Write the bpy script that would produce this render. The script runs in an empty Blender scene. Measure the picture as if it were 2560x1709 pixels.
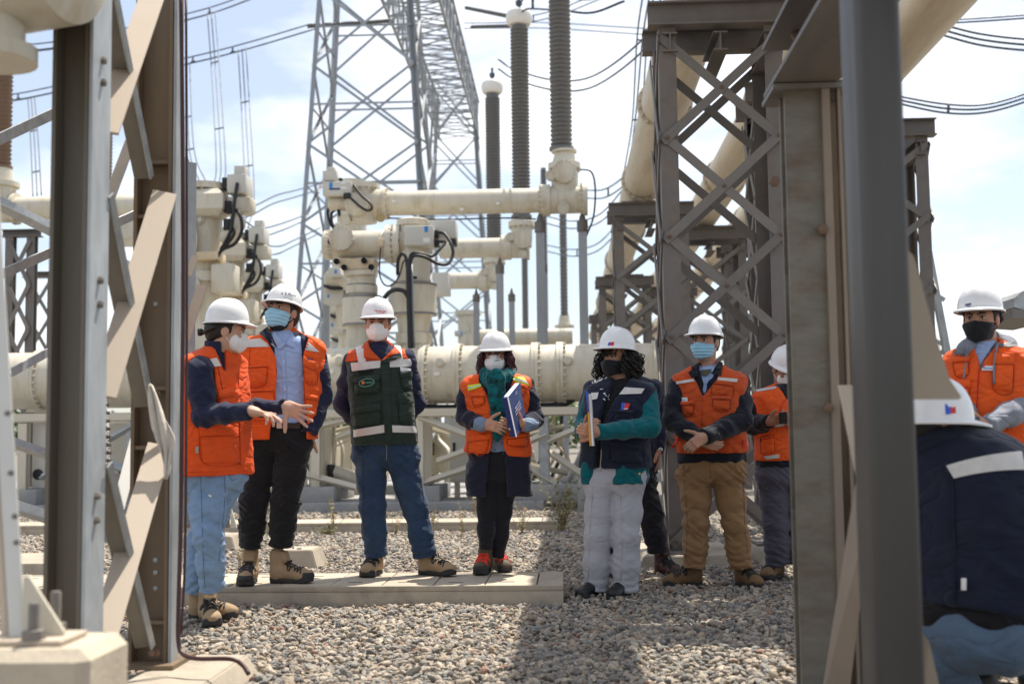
import bpy, bmesh, math, random
import numpy as np
from mathutils import Vector, Matrix
R = math.radians
rnd = random.Random(7)
scene = bpy.context.scene
COL = scene.collection

# ------------------------------------------------------------------ camera, sky, sun
FPX, CX, CY, CAMH = 3000.0, 1280.0, 854.5, 1.05      # focal length and centre on a 2560 x 1709 frame
cam_d = bpy.data.cameras.new('camera'); cam = bpy.data.objects.new('camera', cam_d); COL.objects.link(cam)
cam_d.sensor_width = 36.0; cam_d.lens = FPX / 2560 * 36
cam_d.clip_start = 0.05; cam_d.clip_end = 3000
CAM_M = Matrix.Rotation(R(2.6), 3, 'Z') @ Matrix.Rotation(R(90 + 4.5), 3, 'X') @ Matrix.Rotation(-0.012, 3, 'Z')
cam.matrix_world = Matrix.Translation((0, 0, CAMH)) @ CAM_M.to_4x4()
cam_d.dof.use_dof = True; cam_d.dof.focus_distance = 8.0; cam_d.dof.aperture_fstop = 2.2
scene.camera = cam
scene.view_settings.view_transform = 'Standard'; scene.view_settings.look = 'None'
scene.view_settings.exposure = 0.72; scene.view_settings.gamma = 1
scene.cycles.use_denoising = True
scene.cycles.max_bounces = 6; scene.cycles.diffuse_bounces = 4; scene.cycles.glossy_bounces = 3
scene.cycles.transmission_bounces = 2; scene.cycles.transparent_max_bounces = 6

SUN_EL, SUN_AZ = R(66), R(33)        # azimuth measured from +Y towards +X
world = bpy.data.worlds.new('World'); scene.world = world; world.use_nodes = True
nt = world.node_tree; nt.nodes.clear()
def _n(t, **kw):
    n = nt.nodes.new(t)
    for k, v in kw.items(): setattr(n, k, v)
    return n
sky = _n('ShaderNodeTexSky', sky_type='NISHITA', sun_disc=False, sun_elevation=SUN_EL, sun_rotation=SUN_AZ,
         altitude=300, air_density=1.0, dust_density=1.6, ozone_density=1.2)
tc = _n('ShaderNodeTexCoord'); mp = _n('ShaderNodeMapping'); mp.inputs['Scale'].default_value = (1.0, 1.0, 2.6)
nz = _n('ShaderNodeTexNoise'); nz.inputs['Scale'].default_value = 2.3; nz.inputs['Detail'].default_value = 7; nz.inputs['Roughness'].default_value = 0.56
cr = _n('ShaderNodeValToRGB'); cr.color_ramp.elements[0].position = 0.49; cr.color_ramp.elements[1].position = 0.67
cmix = _n('ShaderNodeMixRGB'); cmix.inputs[2].default_value = (9.5, 9.55, 9.6, 1)
mul = _n('ShaderNodeMath', operation='MULTIPLY_ADD'); mul.inputs[1].default_value = 0.72; mul.inputs[2].default_value = 0.22
bg = _n('ShaderNodeBackground'); bg.inputs['Strength'].default_value = 0.1
out = _n('ShaderNodeOutputWorld')
L = nt.links.new
L(tc.outputs['Generated'], mp.inputs['Vector']); L(mp.outputs[0], nz.inputs['Vector']); L(nz.outputs[0], cr.inputs[0])
L(cr.outputs[0], mul.inputs[0]); L(mul.outputs[0], cmix.inputs[0]); L(sky.outputs[0], cmix.inputs[1])
L(cmix.outputs[0], bg.inputs[0]); L(bg.outputs[0], out.inputs[0])

sd = bpy.data.lights.new('sun', 'SUN'); sun = bpy.data.objects.new('sun', sd); COL.objects.link(sun)
sd.energy = 4.4; sd.angle = R(0.53); sd.color = (1.0, 0.93, 0.82)
SUN_DIR = Vector((math.sin(SUN_AZ) * math.cos(SUN_EL), math.cos(SUN_AZ) * math.cos(SUN_EL), math.sin(SUN_EL)))
sun.rotation_euler = SUN_DIR.to_track_quat('Z', 'Y').to_euler(); sun.location = (0, 0, 30)

# ------------------------------------------------------------------ placement: picture point at a world distance Y
_CM = np.array(CAM_M)
def P(px, py, Y):
    d = _CM @ np.array([(px - CX) / FPX, -(py - CY) / FPX, -1.0])
    s = Y / d[1]
    return Vector((d[0] * s, Y, CAMH + d[2] * s))
def PN(px, py, Y): return np.array(P(px, py, Y))

# ------------------------------------------------------------------ materials
MATS = {}
def mat(name, col, rough=0.6, metal=0.0, var=0.12, vscale=6.0, bump=0.0, bscale=60.0, col2=None, c2scale=3.0, c2lo=0.45, c2hi=0.65,
        stretch=None, weave=0.0, spec=0.5, objrand=0.0, sheen=0.0, coat=0.0, trans=0.0, coords='Object', fold=0.0, foldscale=9.0):
    if name in MATS: return MATS[name]
    m = bpy.data.materials.new(name); m.use_nodes = True; t = m.node_tree; b = t.nodes['Principled BSDF']; l = t.links.new
    N = lambda k, **kw: (lambda n: [setattr(n, a, v) for a, v in kw.items()] and n or n)(t.nodes.new(k))
    b.inputs['Roughness'].default_value = rough; b.inputs['Metallic'].default_value = metal
    b.inputs['Specular IOR Level'].default_value = spec
    if sheen: b.inputs['Sheen Weight'].default_value = sheen; b.inputs['Sheen Roughness'].default_value = 0.5
    if coat: b.inputs['Coat Weight'].default_value = coat; b.inputs['Coat Roughness'].default_value = 0.12
    if trans: b.inputs['Transmission Weight'].default_value = trans
    tcn = N('ShaderNodeTexCoord'); vec = tcn.outputs[coords]
    if stretch:
        mpn = N('ShaderNodeMapping'); mpn.inputs['Scale'].default_value = stretch; l(vec, mpn.inputs[0]); svec = mpn.outputs[0]
    else: svec = vec
    n1 = N('ShaderNodeTexNoise'); n1.inputs['Scale'].default_value = vscale; n1.inputs['Detail'].default_value = 5; n1.inputs['Roughness'].default_value = 0.6
    l(svec, n1.inputs['Vector'])
    mr = N('ShaderNodeMapRange'); mr.inputs['From Min'].default_value = 0.25; mr.inputs['From Max'].default_value = 0.75
    mr.inputs['To Min'].default_value = 1 - var; mr.inputs['To Max'].default_value = 1 + var; l(n1.outputs[0], mr.inputs[0])
    c = N('ShaderNodeMixRGB'); c.inputs[0].default_value = 0; c.inputs[1].default_value = (*col, 1); c.inputs[2].default_value = (*(col2 or col), 1)
    if col2:
        n2 = N('ShaderNodeTexNoise'); n2.inputs['Scale'].default_value = c2scale; n2.inputs['Detail'].default_value = 6; n2.inputs['Roughness'].default_value = 0.65
        l(svec, n2.inputs['Vector'])
        r2 = N('ShaderNodeMapRange'); r2.inputs['From Min'].default_value = c2lo; r2.inputs['From Max'].default_value = c2hi; l(n2.outputs[0], r2.inputs[0]); l(r2.outputs[0], c.inputs[0])
    v = N('ShaderNodeVectorMath', operation='SCALE'); l(c.outputs[0], v.inputs[0]); l(mr.outputs[0], v.inputs['Scale'])
    cout = v.outputs[0]
    if objrand:
        oi = N('ShaderNodeObjectInfo'); m2 = N('ShaderNodeMapRange'); m2.inputs['To Min'].default_value = 1 - objrand; m2.inputs['To Max'].default_value = 1 + objrand
        l(oi.outputs['Random'], m2.inputs[0]); v2 = N('ShaderNodeVectorMath', operation='SCALE'); l(cout, v2.inputs[0]); l(m2.outputs[0], v2.inputs['Scale']); cout = v2.outputs[0]
    l(cout, b.inputs['Base Color'])
    mrr = N('ShaderNodeMapRange'); mrr.inputs['From Min'].default_value = 0.3; mrr.inputs['From Max'].default_value = 0.7
    mrr.inputs['To Min'].default_value = max(0.05, rough - 0.1); mrr.inputs['To Max'].default_value = min(1, rough + 0.1); l(n1.outputs[0], mrr.inputs[0]); l(mrr.outputs[0], b.inputs['Roughness'])
    nrm = None
    if fold:
        nf = N('ShaderNodeTexNoise'); nf.inputs['Scale'].default_value = foldscale; nf.inputs['Detail'].default_value = 1; nf.inputs['Distortion'].default_value = 0.8; fm = N('ShaderNodeMapping'); fm.inputs['Scale'].default_value = (0.7, 0.7, 1.3); fm.inputs['Rotation'].default_value = (0.5, 0.7, 0.2); l(vec, fm.inputs[0]); l(fm.outputs[0], nf.inputs['Vector'])
        s1 = N('ShaderNodeMath', operation='SUBTRACT'); s1.inputs[1].default_value = 0.5; s2 = N('ShaderNodeMath', operation='ABSOLUTE'); s3 = N('ShaderNodeMath', operation='POWER'); s3.inputs[1].default_value = 0.6
        l(nf.outputs[0], s1.inputs[0]); l(s1.outputs[0], s2.inputs[0]); l(s2.outputs[0], s3.inputs[0])
        bf = N('ShaderNodeBump'); bf.inputs['Strength'].default_value = fold; bf.inputs['Distance'].default_value = 0.035; l(s3.outputs[0], bf.inputs['Height']); nrm = bf.outputs[0]
    if bump:
        nb = N('ShaderNodeTexNoise'); nb.inputs['Scale'].default_value = bscale; nb.inputs['Detail'].default_value = 4; l(svec, nb.inputs['Vector'])
        bb = N('ShaderNodeBump'); bb.inputs['Strength'].default_value = bump; bb.inputs['Distance'].default_value = 0.01; l(nb.outputs[0], bb.inputs['Height'])
        if nrm: l(nrm, bb.inputs['Normal'])
        nrm = bb.outputs[0]
    if weave:
        w1 = N('ShaderNodeTexWave'); w1.inputs['Scale'].default_value = weave; w1.wave_profile = 'SIN'; w1.bands_direction = 'Z'; l(vec, w1.inputs[0])
        bw = N('ShaderNodeBump'); bw.inputs['Strength'].default_value = 0.15; bw.inputs['Distance'].default_value = 0.003; l(w1.outputs[0], bw.inputs['Height'])
        if nrm: l(nrm, bw.inputs['Normal'])
        nrm = bw.outputs[0]
    if nrm: l(nrm, b.inputs['Normal'])
    MATS[name] = m
    return m

M_GALV = mat('galvanised_steel', (0.40, 0.42, 0.43), 0.5, 0.35, var=0.25, vscale=9, col2=(0.30, 0.32, 0.34), c2scale=5, bump=0.04, objrand=0.08)
M_TOWER = mat('tower_steel', (0.33, 0.35, 0.37), 0.55, 0.3, var=0.2, vscale=2, objrand=0.15)
M_OLD = mat('weathered_steel', (0.17, 0.155, 0.145), 0.6, 0.25, var=0.2, vscale=7, col2=(0.19, 0.14, 0.105), c2scale=3.0, c2lo=0.5, c2hi=0.75, bump=0.06, objrand=0.12)
M_OLDL = mat('weathered_steel_pale', (0.19, 0.175, 0.16), 0.6, 0.25, var=0.2, vscale=7, col2=(0.22, 0.17, 0.13), c2scale=3.0, c2lo=0.5, c2hi=0.75, bump=0.06, objrand=0.12)
M_BROWN = mat('brown_primer_steel', (0.185, 0.13, 0.08), 0.6, 0.1, var=0.22, vscale=5, col2=(0.13, 0.09, 0.06), c2scale=2.5, bump=0.05)
M_TAN = mat('dusty_flat_steel', (0.46, 0.385, 0.305), 0.7, 0.05, var=0.08, vscale=5, bump=0.03)
M_CREAM = mat('cream_paint', (0.60, 0.555, 0.45), 0.42, 0, var=0.07, vscale=3, col2=(0.45, 0.355, 0.225), c2scale=2.2, c2lo=0.5, c2hi=0.78, stretch=(3, 3, 0.6), bump=0.03, bscale=40)
M_CREAM2 = mat('cream_duct_paint', (0.62, 0.55, 0.43), 0.5, 0, var=0.1, vscale=3, col2=(0.50, 0.40, 0.27), c2scale=1.2, c2lo=0.5, c2hi=0.8, stretch=(6, 0.7, 6), bump=0.06, bscale=30)
M_BOXG = mat('pale_grey_box_paint', (0.56, 0.54, 0.48), 0.45, 0, var=0.05, vscale=4)
M_PORC = mat('grey_porcelain', (0.135, 0.13, 0.125), 0.4, 0, var=0.08, vscale=3)
M_PORCB = mat('brown_porcelain', (0.17, 0.10, 0.06), 0.35, 0, var=0.08, vscale=3)
M_WHITE = mat('white_cap_paint', (0.78, 0.75, 0.70), 0.35, 0, var=0.04)
M_RUBBER = mat('black_rubber', (0.014, 0.014, 0.016), 0.55, 0, var=0.2)
M_MAROON = mat('maroon_cable', (0.055, 0.018, 0.018), 0.45, 0, var=0.1)
M_WIRE = mat('conductor_wire', (0.10, 0.11, 0.13), 0.5, 0.5, var=0.1)
M_BLUE = mat('blue_label', (0.02, 0.22, 0.60), 0.4, 0, var=0.02)
M_NAVYLAB = mat('navy_label', (0.02, 0.05, 0.20), 0.4, 0, var=0.02)
M_CONC = mat('concrete', (0.39, 0.335, 0.26), 0.85, 0, var=0.13, vscale=5, col2=(0.25, 0.22, 0.18), c2scale=4.5, c2lo=0.48, c2hi=0.75, bump=0.3, bscale=70)
M_CONCG = mat('grey_concrete', (0.27, 0.275, 0.28), 0.85, 0, var=0.15, vscale=4, col2=(0.33, 0.31, 0.28), c2scale=2, bump=0.12, bscale=70)
M_DARK = mat('dark_gap', (0.03, 0.028, 0.025), 0.8, 0)
M_BOLT = mat('rusty_bolt', (0.16, 0.10, 0.065), 0.6, 0.3, var=0.25, vscale=40)

# ------------------------------------------------------------------ objects
def tag(o, label=None, cat=None, group=None, kind=None):
    if label: o['label'] = label
    if cat: o['category'] = cat
    if group: o['group'] = group
    if kind: o['kind'] = kind
    return o
def thing(name, loc, label, cat, group=None):
    o = bpy.data.objects.new(name, None); COL.objects.link(o); o.location = loc; o.empty_display_size = 0.1
    return tag(o, label, cat, group)
def wloc(o):
    v = Vector((0, 0, 0))
    while o is not None: v += o.location; o = o.parent
    return v
def add(name, me, m, parent=None, M=None, smooth=False):
    """link a mesh given in world coordinates (or placed by the world matrix M) as one object"""
    o = bpy.data.objects.new(name, me); COL.objects.link(o)
    if m is not None and len(me.materials) == 0: me.materials.append(m)
    M = M or Matrix.Identity(4)
    if parent is not None:
        o.parent = parent; M = Matrix.Translation(-wloc(parent)) @ M
    o.matrix_basis = M
    if smooth: me.polygons.foreach_set('use_smooth', [True] * len(me.polygons))
    return o
def centred(me):
    """move a world-space mesh so that its origin is its own base centre; returns the matrix that puts it back"""
    n = len(me.vertices); a = np.empty(n * 3); me.vertices.foreach_get('co', a); a = a.reshape(-1, 3)
    c = (a.min(0) + a.max(0)) / 2; c[2] = a[:, 2].min(); a -= c; me.vertices.foreach_set('co', a.ravel()); me.update()
    return Matrix.Translation(Vector(c))
def addc(name, me, m, parent=None, smooth=False):
    if parent is None:
        return add(name, me, m, None, centred(me), smooth)
    return add(name, me, m, parent, None, smooth)
def mesh_from(name, v, f, smooth=False):
    me = bpy.data.meshes.new(name); me.from_pydata([tuple(map(float, p)) for p in v], [], [tuple(map(int, q)) for q in f]); me.update()
    if smooth: me.polygons.foreach_set('use_smooth', [True] * len(me.polygons))
    return me

_sec = {}
def section(kind, w, h, t=0.01):
    """unit-length profile along +Z, shared between bars"""
    key = (kind, round(w, 4), round(h, 4), round(t, 4))
    if key in _sec: return _sec[key]
    a, b = w / 2, h / 2
    if kind == 'flat': poly = [(-a, -b), (a, -b), (a, b), (-a, b)]
    elif kind == 'L': poly = [(-a, -b), (a, -b), (a, -b + t), (-a + t, -b + t), (-a + t, b), (-a, b)]
    elif kind == 'I': poly = [(-a, -b), (a, -b), (a, -b + t), (t / 2, -b + t), (t / 2, b - t), (a, b - t), (a, b), (-a, b), (-a, b - t), (-t / 2, b - t), (-t / 2, -b + t), (-a, -b + t)]
    elif kind == 'C': poly = [(-a, -b), (a, -b), (a, -b + t), (-a + t, -b + t), (-a + t, b - t), (a, b - t), (a, b), (-a, b)]
    elif kind == 'rbox':
        r = t; poly = []
        for cx, cy, s in ((a - r, b - r, 0), (-a + r, b - r, 90), (-a + r, -b + r, 180), (a - r, -b + r, 270)):
            poly += [(cx + r * math.cos(R(s + q)), cy + r * math.sin(R(s + q))) for q in (0, 22, 45, 67, 90)]
    else: poly = [(a * math.cos(2 * math.pi * k / 12), b * math.sin(2 * math.pi * k / 12)) for k in range(12)]
    n = len(poly)
    v = [(x, y, 0) for x, y in poly] + [(x, y, 1) for x, y in poly]
    f = [(i, (i + 1) % n, n + (i + 1) % n, n + i) for i in range(n)] + [tuple(range(n - 1, -1, -1)), tuple(range(n, 2 * n))]
    me = mesh_from('section_' + kind, v, f)
    if kind in ('tube', 'rbox'):
        me.polygons.foreach_set('use_smooth', [True] * n + [False] * 2)
    _sec[key] = me
    return me
_secm = {}
def bar(parent, name, A, B, kind='flat', w=0.08, h=0.01, t=0.01, m=None, up=(0, 0, 1), ext=0.0):
    A, B = Vector(A), Vector(B); z = (B - A); ln = z.length; z.normalize()
    if ext: A = A - z * ext; ln += 2 * ext
    up = Vector(up)
    if abs(z.dot(up)) > 0.97: up = Vector((0, 1, 0)) if abs(z.y) < 0.9 else Vector((1, 0, 0))
    x = up.cross(z).normalized(); y = z.cross(x)
    M = Matrix(((x.x, y.x, z.x * ln, A.x), (x.y, y.y, z.y * ln, A.y), (x.z, y.z, z.z * ln, A.z), (0, 0, 0, 1)))
    key = (section(kind, w, h, t).name, m.name)
    if key not in _secm:
        me = section(kind, w, h, t)
        if len(me.materials): me = me.copy(); me.materials.clear()
        me.materials.append(m); _secm[key] = me
    return add(name, _secm[key], None, parent, M)

def vh_tube(pts, r, n=8, caps=True):
    """tube along a polyline -> verts, faces; r may be a list"""
    pts = [np.array(p, float) for p in pts]; k = len(pts); rr = r if hasattr(r, '__len__') else [r] * k
    v, f = [], []; prev = None
    for i in range(k):
        d = pts[min(i + 1, k - 1)] - pts[max(i - 1, 0)]; d /= (np.linalg.norm(d) + 1e-9)
        if prev is None:
            ref = np.array([0, 0, 1.0]) if abs(d[2]) < 0.9 else np.array([1.0, 0, 0]); x = np.cross(ref, d)
        else: x = prev - d * prev.dot(d)
        x /= (np.linalg.norm(x) + 1e-9); y = np.cross(d, x); prev = x
        for j in range(n):
            a = 2 * math.pi * j / n; v.append(pts[i] + rr[i] * (math.cos(a) * x + math.sin(a) * y))
    for i in range(k - 1):
        for j in range(n): f.append((i * n + j, i * n + (j + 1) % n, (i + 1) * n + (j + 1) % n, (i + 1) * n + j))
    if caps: f += [tuple(range(n - 1, -1, -1)), tuple((k - 1) * n + j for j in range(n))]
    return v, f
def tube(name, pts, r, m, parent=None, n=8):
    v, f = vh_tube(pts, r, n); me = mesh_from(name, v, f, True)
    return addc(name, me, m, parent)
def catmull(pts, n=8):
    p = [np.array(q, float) for q in pts]; p = [2 * p[0] - p[1]] + p + [2 * p[-1] - p[-2]]; o = []
    for i in range(1, len(p) - 2):
        for k in range(n):
            t = k / n; o.append(0.5 * ((2 * p[i]) + (-p[i - 1] + p[i + 1]) * t + (2 * p[i - 1] - 5 * p[i] + 4 * p[i + 1] - p[i + 2]) * t * t + (-p[i - 1] + 3 * p[i] - 3 * p[i + 1] + p[i + 2]) * t ** 3))
    o.append(p[-2]); return o
def sag(a, b, s, n=14):
    a, b = np.array(a, float), np.array(b, float)
    return [a + (b - a) * t + np.array([0, 0, -4 * s * t * (1 - t)]) for t in np.linspace(0, 1, n)]
def lathe_vf(prof, org, ax, n=28, ref=None):
    """surface of revolution: prof = [(s, r)...] along the axis ax from org"""
    org, ax = np.array(org, float), np.array(ax, float); ax /= np.linalg.norm(ax)
    ref = np.array([0, 0, 1.0]) if abs(ax[2]) < 0.9 else np.array([1.0, 0, 0])
    x = np.cross(ref, ax); x /= np.linalg.norm(x); y = np.cross(ax, x); v, f = [], []
    for s, r in prof:
        for j in range(n):
            a = 2 * math.pi * j / n; v.append(org + ax * s + r * (math.cos(a) * x + math.sin(a) * y))
    k = len(prof)
    for i in range(k - 1):
        for j in range(n): f.append((i * n + j, i * n + (j + 1) % n, (i + 1) * n + (j + 1) % n, (i + 1) * n + j))
    f += [tuple(range(n - 1, -1, -1)), tuple((k - 1) * n + j for j in range(n))]
    return v, f
def shade_auto(me, ang=35):
    me.polygons.foreach_set('use_smooth', [True] * len(me.polygons))
    bm = bmesh.new(); bm.from_mesh(me); bm.normal_update()
    for e in bm.edges:
        if len(e.link_faces) == 2 and e.calc_face_angle(0) > R(ang): e.smooth = False
    bm.to_mesh(me); bm.free()
def lathe(name, prof, org, ax, m, parent=None, n=28, bolts=None):
    """bolts = [(s, r, count)]: rings of small bolt heads that belong to the flange"""
    v, f = lathe_vf(prof, org, ax, n)
    if bolts:
        A = np.array(ax, float); A /= np.linalg.norm(A)
        ref = np.array([0, 0, 1.0]) if abs(A[2]) < 0.9 else np.array([1.0, 0, 0]); x = np.cross(ref, A); x /= np.linalg.norm(x); y = np.cross(A, x)
        for s, r, c in bolts:
            for k in range(c):
                a = 2 * math.pi * (k + 0.5) / c; o = np.array(org, float) + A * s + r * (math.cos(a) * x + math.sin(a) * y)
                bv, bf = lathe_vf([(-0.04, 0.019), (0.04, 0.019)], o, A, 6); q = len(v); v += bv; f += [tuple(i + q for i in g) for g in bf]
    me = mesh_from(name, v, f); shade_auto(me)
    return addc(name, me, m, parent)
def box_bm(lo, hi, bev=0.0, seg=2):
    bm = bmesh.new(); bmesh.ops.create_cube(bm, size=1)
    lo, hi = Vector(lo), Vector(hi)
    for v in bm.verts: v.co = Vector([lo[i] + (v.co[i] + 0.5) * (hi[i] - lo[i]) for i in range(3)])
    if bev: bmesh.ops.bevel(bm, geom=bm.edges[:], offset=bev, segments=seg, affect='EDGES', profile=0.5)
    return bm
def box(name, lo, hi, m, parent=None, bev=0.0, seg=2, M=None):
    bm = box_bm(lo, hi, bev, seg); me = bpy.data.meshes.new(name); bm.to_mesh(me); bm.free()
    if M is not None: me.transform(M)
    if bev: shade_auto(me, 40)
    return addc(name, me, m, parent)
def prism(name, poly, d, m, parent=None):
    """poly: world points of a planar outline, extruded by the vector d"""
    d = np.array(d, float); n = len(poly); v = [np.array(p, float) for p in poly]; v = v + [p + d for p in v]
    f = [tuple(range(n - 1, -1, -1)), tuple(range(n, 2 * n))] + [(i, (i + 1) % n, n + (i + 1) % n, n + i) for i in range(n)]
    me = mesh_from(name, v, f); bm = bmesh.new(); bm.from_mesh(me); bmesh.ops.recalc_face_normals(bm, faces=bm.faces); bm.to_mesh(me); bm.free()
    return addc(name, me, m, parent)
def text_mesh(txt, size, bold=0.0):
    """flat lettering as (verts, faces) in the XY plane, centred"""
    cu = bpy.data.curves.new('t', 'FONT'); cu.body = txt; cu.size = size; cu.align_x = 'CENTER'; cu.align_y = 'CENTER'; cu.offset = bold; cu.resolution_u = 3
    ob = bpy.data.objects.new('t', cu); COL.objects.link(ob); dg = bpy.context.evaluated_depsgraph_get(); dg.update()
    me = bpy.data.meshes.new_from_object(ob.evaluated_get(dg))
    bm = bmesh.new(); bm.from_mesh(me); bmesh.ops.triangulate(bm, faces=bm.faces)
    v = [tuple(q.co) for q in bm.verts]; f = [tuple(q.index for q in g.verts) for g in bm.faces]; bm.free()
    bpy.data.objects.remove(ob); bpy.data.curves.remove(cu); bpy.data.meshes.remove(me)
    return np.array(v) if v else np.zeros((0, 3)), f
def text_flat(name, txt, size, org, xdir, ydir, m, parent=None, bold=0.0):
    v, f = text_mesh(txt, size, bold); x, y = np.array(xdir, float), np.array(ydir, float); o = np.array(org, float)
    return addc(name, mesh_from(name, [o + p[0] * x + p[1] * y for p in v], f), m, parent)
# ================================================================== ground
M_GROUND = mat('gravel_bed', (0.13, 0.115, 0.098), 0.9, 0, var=0.35, vscale=22, col2=(0.27, 0.245, 0.205), c2scale=34, bump=0.9, bscale=30)
me = mesh_from('ground', [(-400, -60, 0), (400, -60, 0), (400, 1200, 0), (-400, 1200, 0)], [(0, 1, 2, 3)])
tag(add('ground', me, M_GROUND), kind='structure')

# concrete blockers for the gravel: (x0, x1, y0, y1)
NOSTONE = []
def xat(px, py, Y): return P(px, py, Y).x

def trench(name, x0, x1, y0, y1, zt, cov, label, m, m2, lab2, inset=0.05, end=True):
    """long concrete trench kerb whose top is closed by loose cover plates; each plate is a part"""
    t = thing(name, ((x0 + x1) / 2, (y0 + y1) / 2, 0), label, 'trench')
    box('kerb', (x0, y0, -0.05), (x1, y1, zt - 0.035), m, t, 0.008)
    box('rim', (x0, y0, zt - 0.0355), (x1, y0 + 0.035, zt), m, t, 0.006)
    box('rim', (x0, y1 - 0.035, zt - 0.0355), (x1, y1, zt), m, t, 0.006)
    xe = x1
    if end: box('rim', (x1 - 0.16, y0 + 0.036, zt - 0.0355), (x1, y1 - 0.036, zt + 0.001), m, t, 0.006); xe = x1 - 0.17
    k = 0
    while xe - cov > x0:
        g = rnd.uniform(0.004, 0.009); dz = rnd.uniform(-0.004, 0.004)
        p = box('cover_plate', (xe - cov + g, y0 + 0.042, zt - 0.034), (xe, y1 - 0.042, zt + dz), m2, t, 0.006)
        if y0 < 10:
            for yy in (y0 + 0.2, y1 - 0.2):
                box('lifting_slot', (xe - cov / 2 - 0.075, yy - 0.01, zt + dz - 0.006), (xe - cov / 2 + 0.02, yy + 0.006, zt + dz + 0.0015), M_DARK, p)
        xe -= cov; k += 1
    NOSTONE.append((x0, x1, y0, y1))
    return t
M_COVER = mat('cover_concrete', (0.44, 0.38, 0.295), 0.85, 0, var=0.16, vscale=7, bump=0.2, bscale=90, objrand=0.09, col2=(0.30, 0.265, 0.215), c2scale=5, c2lo=0.5, c2hi=0.8)
trench('cable_trench', -5.2, P(1408, 1456, 7.54).x, 7.54, 8.3, 0.13, 0.325, 'raised concrete cable trench with cover plates under the standing visitors', M_CONC, M_COVER, '')
trench('cable_trench', -9.0, P(1392, 1300, 13.3).x, 13.3, 13.95, 0.12, 0.6, 'pale concrete cable trench behind the group, between gravel and switchgear plinth', M_CONC, M_COVER, '')
b = box('switchgear_plinth', (-13, 16.9, -0.1), (-0.35, 31, 0.14), M_CONCG, None, 0.01); tag(b, 'long grey concrete plinth under the cream switchgear', 'plinth'); NOSTONE.append((-13, -0.35, 16.9, 31))

# pebbles: one countless mass, instanced from a few stone shapes
def stone_mesh(seed):
    r = np.random.RandomState(seed); bm = bmesh.new(); bmesh.ops.create_icosphere(bm, subdivisions=2, radius=1)
    off = r.uniform(-9, 9, 3); dirs = r.normal(size=(11, 3)); dirs /= np.linalg.norm(dirs, axis=1)[:, None]; cut = r.uniform(0.5, 0.92, 11)
    for v in bm.verts:
        p = np.array(v.co)
        for d, c in zip(dirs, cut):
            h = p.dot(d)
            if h > c: p = p - d * (h - c) * 0.8
        p *= 1 + 0.06 * math.sin(3 * p[0] + off[0]) + 0.06 * math.sin(4 * p[1] + off[1])
        v.co = p * np.array([1.0, 0.78, 0.55])
    me = bpy.data.meshes.new('stone'); bm.to_mesh(me); bm.free(); me.polygons.foreach_set('use_smooth', [True] * len(me.polygons)); return me
M_STONE = bpy.data.materials.new('river_stones'); M_STONE.use_nodes = True
def _stone_mat():
    t = M_STONE.node_tree; b = t.nodes['Principled BSDF']; l = t.links.new
    oi = t.nodes.new('ShaderNodeObjectInfo'); cr = t.nodes.new('ShaderNodeValToRGB'); e = cr.color_ramp
    cols = [(0.0, (0.35, 0.315, 0.265)), (0.16, (0.255, 0.245, 0.225)), (0.3, (0.42, 0.385, 0.325)), (0.42, (0.32, 0.29, 0.25)), (0.54, (0.20, 0.195, 0.185)), (0.64, (0.39, 0.345, 0.275)),
            (0.74, (0.50, 0.455, 0.385)), (0.86, (0.37, 0.30, 0.23)), (0.91, (0.15, 0.15, 0.15)), (0.975, (0.31, 0.20, 0.15))]
    e.interpolation = 'CONSTANT'
    e.elements[0].position = 0; e.elements[0].color = (*cols[0][1], 1); e.elements[1].position = cols[1][0]; e.elements[1].color = (*cols[1][1], 1)
    for p, c in cols[2:]:
        q = e.elements.new(p); q.color = (c[0] * 1.06, c[1] * 0.98, c[2] * 0.9, 1)
    tcn = t.nodes.new('ShaderNodeTexCoord'); n = t.nodes.new('ShaderNodeTexNoise'); n.inputs['Scale'].default_value = 2.2; n.inputs['Detail'].default_value = 5
    ad = t.nodes.new('ShaderNodeVectorMath'); ad.operation = 'ADD'; sc = t.nodes.new('ShaderNodeVectorMath'); sc.operation = 'SCALE'; sc.inputs[0].default_value = (37, 91, 53)
    l(oi.outputs['Random'], sc.inputs['Scale']); l(tcn.outputs['Object'], ad.inputs[0]); l(sc.outputs[0], ad.inputs[1]); l(ad.outputs[0], n.inputs['Vector'])
    mr = t.nodes.new('ShaderNodeMapRange'); mr.inputs['From Min'].default_value = 0.25; mr.inputs['From Max'].default_value = 0.75; mr.inputs['To Min'].default_value = 0.55; mr.inputs['To Max'].default_value = 1.25
    l(n.outputs[0], mr.inputs[0]); v = t.nodes.new('ShaderNodeVectorMath'); v.operation = 'SCALE'; l(oi.outputs['Random'], cr.inputs[0]); l(cr.outputs[0], v.inputs[0]); l(mr.outputs[0], v.inputs['Scale'])
    l(v.outputs[0], b.inputs['Base Color']); b.inputs['Roughness'].default_value = 0.72
    bp = t.nodes.new('ShaderNodeBump'); bp.inputs['Strength'].default_value = 0.35; bp.inputs['Distance'].default_value = 0.2; l(n.outputs[0], bp.inputs['Height']); l(bp.outputs[0], b.inputs['Normal'])
_stone_mat()
STONES = bpy.data.collections.new('stone_shapes')
for k in range(9):
    me = stone_mesh(100 + k); me.materials.append(M_STONE); STONES.objects.link(bpy.data.objects.new('stone', me))
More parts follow.
